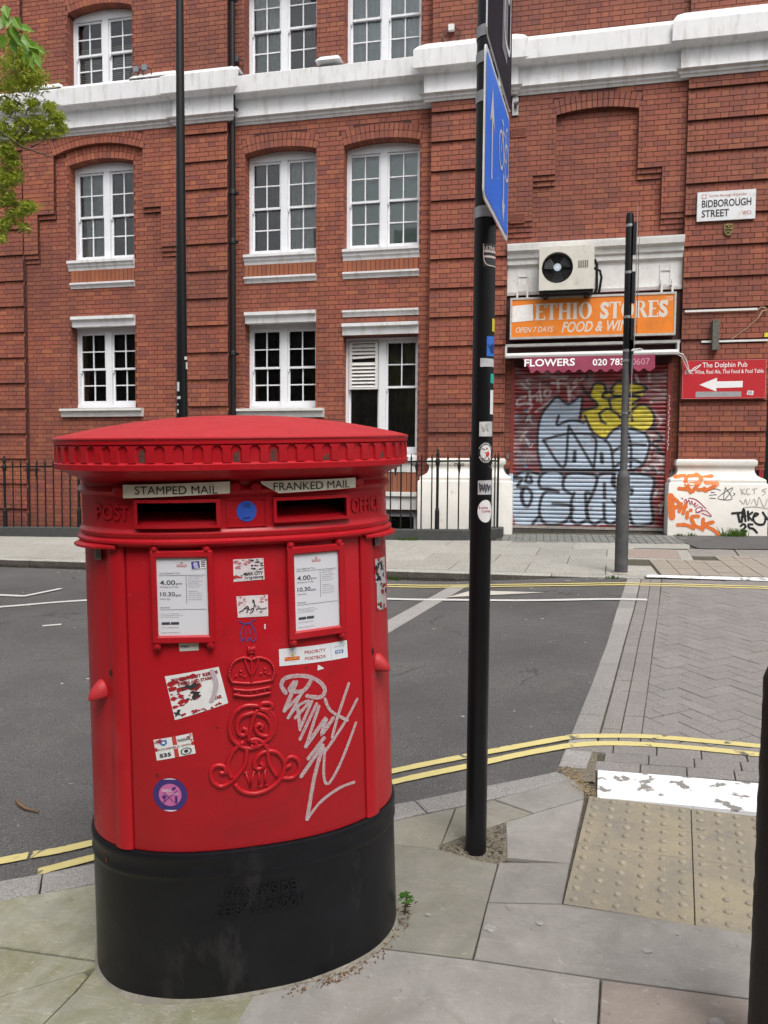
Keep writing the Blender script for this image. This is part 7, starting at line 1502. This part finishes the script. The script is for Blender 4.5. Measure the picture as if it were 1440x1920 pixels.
blot(g_, ST_OWL, 7, TORN_RED, 12, fs(.0026), .02, .06, (.0, .2, .8, 1)); blot(g_, ST_OWL, 6, TORN_RED, 13, fs(.0026), .02, .05, (.85, 1, .65, 1))
pc = ST_PURPLE[0]; rx = abs(ST_PURPLE[1][0]-pc[0]); ry = abs(ST_PURPLE[2][1]-pc[1])+.001
mb = MB(); disc(mb, pc, rx, ry, DF, 36); p_ = obj('sticker', mb, flat('indigo_sticker', (.045,.025,.15)), pbx, label='round purple and pink sticker')
mb = MB(); disc(mb, (pc[0], pc[1]+.0), rx*.66, ry*.66, DF2, 32); obj('sticker_print', mb, flat('pink_print', (.52,.13,.33)), p_)
mb = MB()
for s_ in ([(-.02, -.022), (.02, .012)], [(.012, -.022), (-.016, .006)]): ribbon(mb, [(pc[0]+a_, pc[1]+c_) for a_, c_ in s_], .0016, DF3, 1)
disc(mb, (pc[0]-.016, pc[1]-.006), .006, .005, DF3, 10); ribbon(mb, [(pc[0]-.016, pc[1]-.009), (pc[0]-.014, pc[1]-.018)], .003, DF3, 1); ribbon(mb, [(pc[0]+.016, pc[1]-.02), (pc[0]+.016, pc[1]-.005)], .006, DF3, 1); ribbon(mb, [(pc[0]+.007, pc[1]+.016), (pc[0]+.013, pc[1]+.02)], .006, DF3, 1); obj('sticker_print', mb, flat('indigo_sticker', (.045,.025,.15)), p_)
mb = MB(); text_into(mb, 'ABERDS', pc[0]-.022, pc[1]+.008, .028, .008, DF3, .02); text_into(mb, 'Elizabethville', pc[0]-.008, pc[1]+.001, .030, .006, DF3, .0)
for sgn in (1, -1): mb.poly([DF2(pc[0]+rx*.96*math.cos(t), pc[1]+sgn*ry*.985*math.sin(t)) for t in [1.15+.84*i/8 for i in range(9)]]) 
obj('sticker_print', mb, flat('lilac_print', (.66,.55,.66)), p_)
mb = MB(); fb_ = fs(.0075); disc(mb, (.0018, 1.3375), .0270, .0270, fb_, 32); q2 = obj('sticker', mb, flat('round_blue_sticker', (.035,.10,.50), .4), pbx, label='round blue sticker between the slots')
mb = MB(); fb2 = fs(.0080); text_into(mb, 'TOUCH', -.009, 1.353, .021, .005, fb2, .02); text_into(mb, 'ZONE', -.007, 1.347, .017, .005, fb2, .02); ribbon(mb, [(-.008, 1.320), (.011, 1.3205)], .0028, fb2, 1); obj('sticker_print', mb, flat('navy_ink', (.012,.03,.16)), q2)
for q_, seed, lab in ((SIDE_A, 31, 'dark patterned sticker on the right end'), (SIDE_B, 32, 'red white and black sticker on the right end')):
    sf = fs(.0042); mb = MB(); u0_ = q_[0][0]; q_ = [(u0_, q_[0][1]), (u0_+.045, q_[1][1]), (u0_+.045, q_[2][1]), (u0_, q_[3][1])]; patch(mb, q_, sf, 8, 3); so = obj('sticker', mb, flat('white_sticker', (.72,.72,.72)), pbx, label=lab)
    blot(so, q_, 26 if seed == 31 else 8, DK, seed, fs(.0047), .04, .14); blot(so, q_, 2 if seed == 31 else 12, RED_INK, seed+5, fs(.0052), .05, .13)
for (t_, w_, s_) in ((-2.62, .395, .006), (-2.60, .372, .008), (-1.28, .33, .004), (-.9, .405, .005), (-1.75, .16, .005)):
    mb = MB(); r_ = random.Random(int(-t_*100)); mb.poly([bp(*ell(t_+s_*2*math.cos(k*.9), .0085 if w_ > .35 else .0046), w_+s_*r_.uniform(.6, 1.5)*math.sin(k*.9)) for k in range(7)]); obj('rust_chip', mb, flat('orange_rust', (.30,.075,.03), .8), pbx)
for q_, seed, lab in ((SIDE_A, 31, 'dark patterned sticker on the right end'), (SIDE_B, 32, 'red white and black sticker on the right end')):
    sf = fs(.0042); mb = MB(); u0_ = q_[0][0]; q_ = [(u0_, q_[0][1]), (u0_+.045, q_[1][1]), (u0_+.045, q_[2][1]), (u0_, q_[3][1])]; patch(mb, q_, sf, 8, 3); so = obj('sticker', mb, flat('white_sticker', (.72,.72,.72)), pbx, label=lab)
    blot(so, q_, 26 if seed == 31 else 8, DK, seed, fs(.0047), .04, .14); blot(so, q_, 2 if seed == 31 else 12, RED_INK, seed+5, fs(.0052), .05, .13)
for (t_, w_, s_) in ((-2.62, .395, .006), (-2.60, .372, .008), (-1.28, .33, .004), (-.9, .405, .005), (-1.75, .16, .005)):
    mb = MB(); r_ = random.Random(int(-t_*100)); mb.poly([bp(*ell(t_+s_*2*math.cos(k*.9), .0085 if w_ > .35 else .0046), w_+s_*r_.uniform(.6, 1.5)*math.sin(k*.9)) for k in range(7)]); obj('rust_chip', mb, flat('orange_rust', (.30,.075,.03), .8), pbx)
# ---- crown and royal cypher in relief
def relief(paths, r, mat, name, parent, off=.002, sub=5, n=6):
    mb = MB()
    for s in paths: mb.tube([fs(off)(*q) for q in smooth_line(s, sub)], r, n)
    return obj(name, mb, mat, parent, smooth='all')
relief(CYPHER, .0066, RED, 'royal_cypher', door, .0005, 6, 8); relief(SEVEN, .0032, RED, 'cypher_numeral', door, .0015, 1)
cr = MB(); cc = CROWN_FILL; f0, f1_ = fs(.004), fs(-.002); cr.hexa([f0(*q) for q in cc], [f1_(*q) for q in cc]); crown = obj('crown', cr, RED, door)
mb = MB()
for s in CROWN: mb.tube([fs(.005)(*q) for q in smooth_line(s, 5)], .0042, 6)
for s in CROSS: mb.tube([fs(.005)(*q) for q in s], .0026, 5)
for (u, w) in FLEUR: mb.loft([[fs(.003+d)(u+.0048*s_*math.cos(k*1.0472), w+.0048*s_*math.sin(k*1.0472)) for k in range(6)] for d, s_ in ((0, 1), (.004, .7), (.0055, .3))], False)
for s in CROWN[3:5]:
    for q in smooth_line(s, 4): mb.loft([[fs(.007+d)(q[0]+.004*s_*math.cos(k*1.0472), q[1]+.004*s_*math.sin(k*1.0472)) for k in range(6)] for d, s_ in ((0, 1), (.003, .6))], False)
obj('crown_relief', mb, RED, crown, smooth='all')
# ---- white paint pen scrawl
sm, nt, bs = nodes('chalky_white_pen'); tr_n = nt.nodes.new('ShaderNodeBsdfTransparent'); mx = nt.nodes.new('ShaderNodeMixShader'); bs.inputs['Base Color'].default_value = (.60,.56,.58, 1); bs.inputs['Roughness'].default_value = .5
nt.links.new(ramp(nt, noise(nt, 330, 4, .7, dist=.3), [(.36, .30), (.62, .80)]), mx.inputs[0]); nt.links.new(tr_n.outputs[0], mx.inputs[1]); nt.links.new(bs.outputs[0], mx.inputs[2]); nt.links.new(mx.outputs[0], nt.nodes['Material Output'].inputs[0])
mb = MB()
for i, s in enumerate(SCRIB): ribbon(mb, s, .0115 if i in (0, 1, 2, 10, 14, 15, 16) else .0088, fs(.0010+.00012*i), 5)
obj('pen_scrawl', mb, sm, door, label='big white marker scrawl')
# ---- lugs, locks, key plates, hoods
def lug(u, v_sgn, w, label):
    t = t_of(u); n0 = ell(t, 0); n1 = ell(t, .05); d = Vector((n1[0]-n0[0], n1[1]-n0[1])).normalized(); tg = Vector((-d.y, d.x)); mb = MB(); rings = []
    for dep, s_ in ((-.01, 1.15), (.006, 1.1), (.018, .92), (.030, .64), (.038, .36), (.042, .08)):
        rings.append([bp(n0[0]+d.x*dep+tg.x*.024*s_*math.cos(2*math.pi*k/16), n0[1]+d.y*dep+tg.y*.024*s_*math.cos(2*math.pi*k/16), w+(.034 if math.sin(2*math.pi*k/16) > 0 else .016)*s_*math.sin(2*math.pi*k/16)-.010*(1-s_)) for k in range(16)])
    mb.loft(rings); obj('hinge_lug', mb, RED_TOP, pbx, smooth='all', label=label)
lug(-.4025, -1, .842, 'left pointed lug'); lug(.385, -1, .860, 'right pointed lug')
for (u, w) in ((KEYS[0]), (KEYS[1])):
    mb = MB(); f = fs(.0135); mb.poly([f(u+.0035*math.cos(2*math.pi*k/10), w+.011*math.sin(2*math.pi*k/10)) for k in range(10)]); obj('keyhole', mb, MAT['dark_gap'], pbx)
for (u, w) in ((KEYS[2]), (KEYS[3])):
    mb = MB(); f, f_ = fs(.010), fs(-.004); q = [(u-.010, w-.018), (u+.010, w-.018), (u+.010, w+.018), (u-.010, w+.018)]; mb.hexa([f(*p) for p in q], [f_(*p) for p in q]); kp = obj('lock_plate', mb, M('worn_steel_plate', (.28,.25,.22), .5, .4, 60, metal=.6), pbx)
    mb = MB(); f = fs(.0108); patch(mb, [(u-.006, w+.010), (u+.006, w+.010), (u+.006, w-.014), (u-.006, w-.014)], f, 1, 1); obj('lock_face', mb, M('dark_worn_metal', (.12,.11,.10), .6, .5, 150), kp)
for sgn in (-1, 1):
    mb = MB(); ta = [t_of(sgn*x) for x in (.335, .36, .385, .41, .43, .445)]; ta += [(-sgn*0+(-t_of(sgn*x) if True else 0)) for x in (.43, .40)]
    if sgn < 0: ta = [(t if t < 0 else t-2*math.pi) for t in ta]
    top_ = [bp(*ell(t, .020+.016*math.sin(math.pi*i/(len(ta)-1))), 1.250-.004*i/len(ta)) for i, t in enumerate(ta)]; inn_ = [bp(*ell(t, .0), 1.262) for t in ta]; low = [bp(*ell(t, .020+.016*math.sin(math.pi*i/(len(ta)-1))), 1.244-.004*i/len(ta)) for i, t in enumerate(ta)]; inl = [bp(*ell(t, .0), 1.248) for t in ta]
    mb.loft([inn_, top_, low, inl], False, False, closed=False); obj('drip_hood', mb, RED, pbx)
# cement fillet, moss and dirt at the foot
def foot_ring(off, dz):
    r = []
    for t in TS:
        u, v = ell(t, off*(1+.25*math.sin(t*5)+.2*math.sin(t*11+1))); p = bp(u, v, 0); r.append((p.x, p.y, gz(p.x, p.y)+dz))
    return r
mb = MB(); mb.loft([foot_ring(.017, .0012), foot_ring(.011, .004), foot_ring(.005, .007), foot_ring(.0, .012)], False, False); tag(obj('cement_fillet', mb, M('pale_cement', (.185,.172,.145), .95, .3, 25, .6, 60, dirt=(.13,.12,.07), ds=9), smooth='all'), kind='structure')
mb = MB(); rn_ = random.Random(9)
for k in range(260):
    t = rn_.choice([rn_.uniform(-1.3, .05), rn_.gauss(-1.25, .12)]); u, v = ell(t, rn_.uniform(.004, .05)); p = bp(u, v, 0); s_ = rn_.uniform(.0015, .005); z = gz(p.x, p.y)+.003; a = rn_.uniform(0, 6.28)
    mb.add([(p.x+s_*math.cos(a), p.y+s_*math.sin(a), z), (p.x-s_*math.sin(a), p.y+s_*math.cos(a), z+s_*.6), (p.x-s_*math.cos(a), p.y-s_*math.sin(a), z), (p.x+s_*.3*math.sin(a), p.y-s_*.7*math.cos(a), z+s_)], [(0,1,2,3)])
obj('debris', mb, M('leaf_crumbs', (.16,.085,.04), .9, .6, 70), kind='stuff', label='dry leaf crumbs along the foot of the post box')
# ------------------------------------------------------------------ weeds
LEAFM = None
def leaf_mat(name, a, b_):
    m, nt, bs = nodes(name); g = nt.nodes.new('ShaderNodeNewGeometry'); c = ramp(nt, g.outputs['Random Per Island'], [(0, a), (.6, tuple((x+y)/2 for x, y in zip(a, b_))), (1, b_)])
    nt.links.new(c, bs.inputs['Base Color']); bs.inputs['Roughness'].default_value = .45; tr = nt.nodes.new('ShaderNodeBsdfTranslucent'); nt.links.new(c, tr.inputs[0]); mx = nt.nodes.new('ShaderNodeMixShader'); mx.inputs[0].default_value = .38
    nt.links.new(bs.outputs[0], mx.inputs[1]); nt.links.new(tr.outputs[0], mx.inputs[2]); nt.links.new(mx.outputs[0], nt.nodes['Material Output'].inputs[0]); return m
GRASS = leaf_mat('weed_green', (.06,.13,.02), (.13,.22,.04))
def tuft(name, x, y, n, h, label, spread=.05, zf=gz, z=None, group=None):
    mb = MB(); r_ = random.Random(hash((round(x*100), round(y*100))) % 999); z0 = z if z is not None else zf(x, y)
    for _ in range(n):
        a = r_.uniform(0, 6.28); d = r_.uniform(0, spread); bx, by = x+d*math.cos(a)*1.4, y-abs(d*math.sin(a))*.5; hh = h*r_.uniform(.4, 1); ln = r_.uniform(-.6, .6)*hh; w_ = .006
        mb.add([(bx-w_, by, z0), (bx+w_, by, z0), (bx+ln*.5+w_*.6, by-.01, z0+hh*.6), (bx+ln, by-.02, z0+hh)], [(0,1,2),(0,2,3)])
    return tag(obj(name, mb, GRASS), label, 'weed', group, None)
tuft('weed', 2.72, 11.55, 150, .15, 'bushy grass tuft at the foot of the white plinth under the black tag', .14); tuft('weed', 2.14, 11.56, 30, .06, 'small weed at the left foot of the white plinth', .07); tuft('weed', 1.98, 11.56, 22, .05, 'tiny weed beside the orange tag on the plinth', .06)
tuft('weed', -2.02, 10.84, 36, .06, 'left weed of two growing against the railing kerb', .08); tuft('weed', -1.86, 10.84, 36, .075, 'right weed of two growing against the railing kerb', .07); tuft('weed', -1.62, 8.3, 30, .07, 'weed in the gutter of the far kerb left of the pole', .07, rz); tuft('weed', .75, 8.12, 26, .05, 'weed in the far gutter at the end of the granite strip', .06); tuft('weed', -2.3, 8.33, 16, .04, 'small weed in the far gutter beside the post box rim', .05, rz)
plt = thing('seedling', (-.40, 2.28, gz(-.40, 2.28)), 'small green leafed seedling beside the base of the post box', 'plant')
mb = MB(); zb0 = gz(-.4, 2.28)
for (dx, dz, s_, a) in ((.012, .115, .030, .2), (.035, .105, .028, -.5), (-.005, .095, .022, 1.0), (.040, .085, .024, .3), (.015, .075, .020, -.2)):
    s_ *= .62; c = (-.408+dx*.6, 2.275, zb0+dz*.72); pts = [(-1, 0), (-.5, .6), (0, .35), (.35, .7), (.6, .25), (1.1, .05), (.6, -.25), (.3, -.65), (0, -.3), (-.5, -.5)]
    mb.add([(c[0]+s_*(p*math.cos(a)-q*math.sin(a)), c[1]-.012+.008*p, c[2]+s_*.75*(p*math.sin(a)+q*math.cos(a))) for p, q in pts], [tuple(range(10))])
obj('leaf', mb, leaf_mat('seedling_green', (.045,.14,.02), (.09,.22,.04)), plt)
mb = MB(); mb.tube([(-.405, 2.29, zb0), (-.40, 2.28, zb0+.035), (-.393, 2.275, zb0+.075)], .003, 5); obj('stem', mb, GRASS, plt)
dl = MB(); rn_ = random.Random(4)
for k in range(9):
    x, y = -.395+rn_.uniform(-.015, .03), 2.27+rn_.uniform(-.05, .04); z = zb0+rn_.uniform(.004, .05); s_ = rn_.uniform(.012, .024); a = rn_.uniform(0, 6.28)
    dl.add([(x-s_*math.cos(a), y, z-s_*.3), (x, y-s_*.4, z+s_*.4), (x+s_*math.cos(a), y, z+s_*.2*math.sin(a)), (x, y+s_*.4, z-s_*.2)], [(0,1,2,3)])
obj('dead_leaves', dl, M('dry_pinkish_leaf', (.22,.10,.07), .8, .4, 50), kind='stuff', label='dry brown leaves caught beside the post box')
# ------------------------------------------------------------------ street tree reaching in from the left
tree = thing('street_tree', (-5.3, 3.3, rz(-5.3, 3.3)), 'street tree with fresh yellow green leaves reaching in at the top left', 'tree')
BARK = M('grey_brown_bark', (.095,.075,.055), .95, .35, 14, .6, 30)
tz = gz(-5.3, 3.3)-.1; mb = MB(); mb.tube([(-5.3, 3.3, tz), (-5.28, 3.3, tz+1.5), (-5.22, 3.35, tz+3.0), (-5.1, 3.5, tz+4.2), (-4.9, 3.6, tz+6)], [.17,.14,.12,.09,.05], 12); obj('trunk', mb, BARK, tree, smooth='all')
def px(x, y, t):
    c = ((x-720)/1400, -(y-960)/1400); return EYE+(_r*c[0]+_u*c[1]+_f)*t
TWIGS = [[(-5.22,3.35,2.9), (-4.6,3.8,3.6), (-4.1,4.3,3.75), (-3.66,4.48,3.72), (-3.45,4.52,3.58), (-3.30,4.55,3.53), (-3.24,4.55,3.50)], [(-3.5,4.52,3.62), (-3.42,4.53,3.72), (-3.38,4.54,3.80), (-3.37,4.55,3.87)], [(-3.40,4.53,3.58), (-3.33,4.55,3.62), (-3.27,4.56,3.70), (-3.24,4.56,3.76)], [(-3.52,4.5,3.63), (-3.46,4.53,3.73), (-3.43,4.53,3.82)],
 [(-4.1,4.2,3.75), (-3.72,4.4,3.92), (-3.58,4.45,3.98), (-3.50,4.5,4.08), (-3.49,4.5,4.18)], [(-4.6,3.8,3.6), (-4.1,4.2,3.3), (-3.75,4.4,3.35), (-3.55,4.45,3.30), (-3.44,4.48,3.18)], [(-3.75,4.4,3.35), (-3.6,4.45,3.15), (-3.48,4.47,3.10)], [(-5.1,3.5,4.1), (-4.3,3.7,4.5), (-3.75,4.0,4.45), (-3.42,4.2,4.28), (-3.25,4.3,4.10)], [(-4.3,3.9,4.3), (-3.8,4.2,4.25), (-3.6,4.35,4.2)]]
br = MB()
for i, t in enumerate(TWIGS): r0 = .013 if len(t) > 6 else .0055; br.tube(t, [r0*(1-.82*k/(len(t)-1)) for k in range(len(t))], 6)
obj('branch', br, BARK, tree, smooth='all')
rn_ = random.Random(21); lf = MB(); DENS = 2.8; DENS = 2.8
def leaf_at(mbx, p, d, L_, w_, up):
    d = d.normalized(); s_ = d.cross(up); s_ = s_.normalized() if s_.length > 1e-3 else Vector((1, 0, 0)); n_ = s_.cross(d)
    mbx.add([p, p+d*L_*.4+s_*w_+n_*w_*.2, p+d*L_, p+d*L_*.4-s_*w_+n_*w_*.2, p+d*L_*.45-n_*w_*.15], [(0, 1, 4), (1, 2, 4), (2, 3, 4), (3, 0, 4)])
CL = [((30, 115), 40, 26, 70), ((55, 95), 25, 18, 30), ((60, 150), 28, 28, 60), ((20, 160), 30, 22, 45), ((15, 200), 30, 16, 42), ((45, 230), 22, 12, 30), ((62, 195), 10, 10, 20), ((92, 200), 10, 8, 22), ((75, 230), 22, 12, 40), ((108, 222), 10, 10, 34), ((118, 240), 7, 8, 16), ((95, 248), 18, 7, 34), ((62, 255), 16, 9, 22), ((35, 262), 12, 8, 18), ((10, 280), 14, 16, 46), ((22, 300), 14, 14, 30), ((8, 335), 14, 22, 55), ((30, 330), 10, 10, 22), ((14, 372), 14, 14, 44), ((50, 388), 16, 9, 50), ((30, 400), 16, 8, 26), ((8, 420), 10, 12, 24), ((44, 425), 8, 8, 14), ((20, 412), 9, 9, 10), ((4, 445), 8, 8, 14), ((28, 250), 18, 10, 24), ((5, 240), 10, 12, 26), ((30, 75), 20, 14, 16)]
for (c, sx, sy, n_) in CL:
    for _ in range(int(n_*DENS)):
        p = px(c[0]+rn_.gauss(0, sx*.5), c[1]+rn_.gauss(0, sy*.5), rn_.uniform(5.0, 5.35)); ctr = p
        for k in range(5):
            a = rn_.uniform(0, 6.28); el = rn_.uniform(-.9, .5); d = Vector((math.cos(a)*math.cos(el), math.sin(a)*math.cos(el), math.sin(el)))
            leaf_at(lf, ctr, d, rn_.uniform(.025, .058), rn_.uniform(.0032, .0068), Vector((rn_.gauss(0, .5), rn_.gauss(0, .5), 1)))
obj('foliage', lf, leaf_mat('young_leaf', (.20,.27,.03), (.50,.54,.08)), tree, kind='stuff')
BIGL = leaf_mat('big_green_leaf', (.10,.25,.02), (.25,.42,.05))
for (x, y, dx, dy, L_, t) in ((12, 20, .1, .9, .13, 4.4), (25, 30, .5, .8, .12, 4.4), (34, 46, .9, .35, .10, 4.4), (20, 45, .3, 1, .12, 4.4), (44, 62, .3, 1, .10, 4.4), (50, 80, .95, .55, .11, 4.4), (62, 98, .45, .95, .10, 4.35), (56, 92, .1, 1, .09, 4.4), (30, 58, .2, 1, .10, 4.45), (8, 8, .3, .9, .11, 4.4), (6, 62, -.2, 1, .10, 4.5), (2, 30, -.1, 1, .12, 4.4), (46, 98, -.1, 1, .07, 4.4), (70, 88, .8, .6, .06, 4.4), (18, 38, .8, .5, .12, 4.42), (30, 68, .7, .7, .11, 4.43), (40, 84, .6, .8, .12, 4.42), (48, 72, .7, .9, .12, 4.38), (22, 70, .2, 1, .11, 4.45), (10, 48, .5, .8, .12, 4.45), (58, 104, .3, 1, .11, 4.36)):
    p = px(x, y, t); d = _r*dx-_u*dy+_f*rn_.uniform(-.3, .3); bl = MB(); leaf_at(bl, p, d, L_, L_*.27, _f*-1+Vector((rn_.gauss(0, .4), rn_.gauss(0, .4), .5))); obj('leaf', bl, BIGL, tree)
# crown outside the picture, so that the tree is whole from the side
fo = MB()
for _ in range(2600):
    a = rn_.uniform(0, 6.28); b_ = rn_.uniform(-1, 1); r_ = rn_.uniform(.5, 1)**.5; p = Vector((-5.3+1.25*r_*math.cos(a), 3.1+1.2*r_*math.sin(a), 5.6+1.5*b_*r_))
    if p.x > -.92*p.y-.55+.0: continue
    leaf_at(fo, p, Vector((rn_.gauss(0, 1), rn_.gauss(0, 1), rn_.gauss(-.4, .8))), rn_.uniform(.05, .10), rn_.uniform(.012, .022), Vector((rn_.gauss(0, .5), rn_.gauss(0, .5), 1)))
obj('crown', fo, leaf_mat('crown_leaf', (.12,.19,.025), (.24,.30,.05)), tree, kind='stuff')
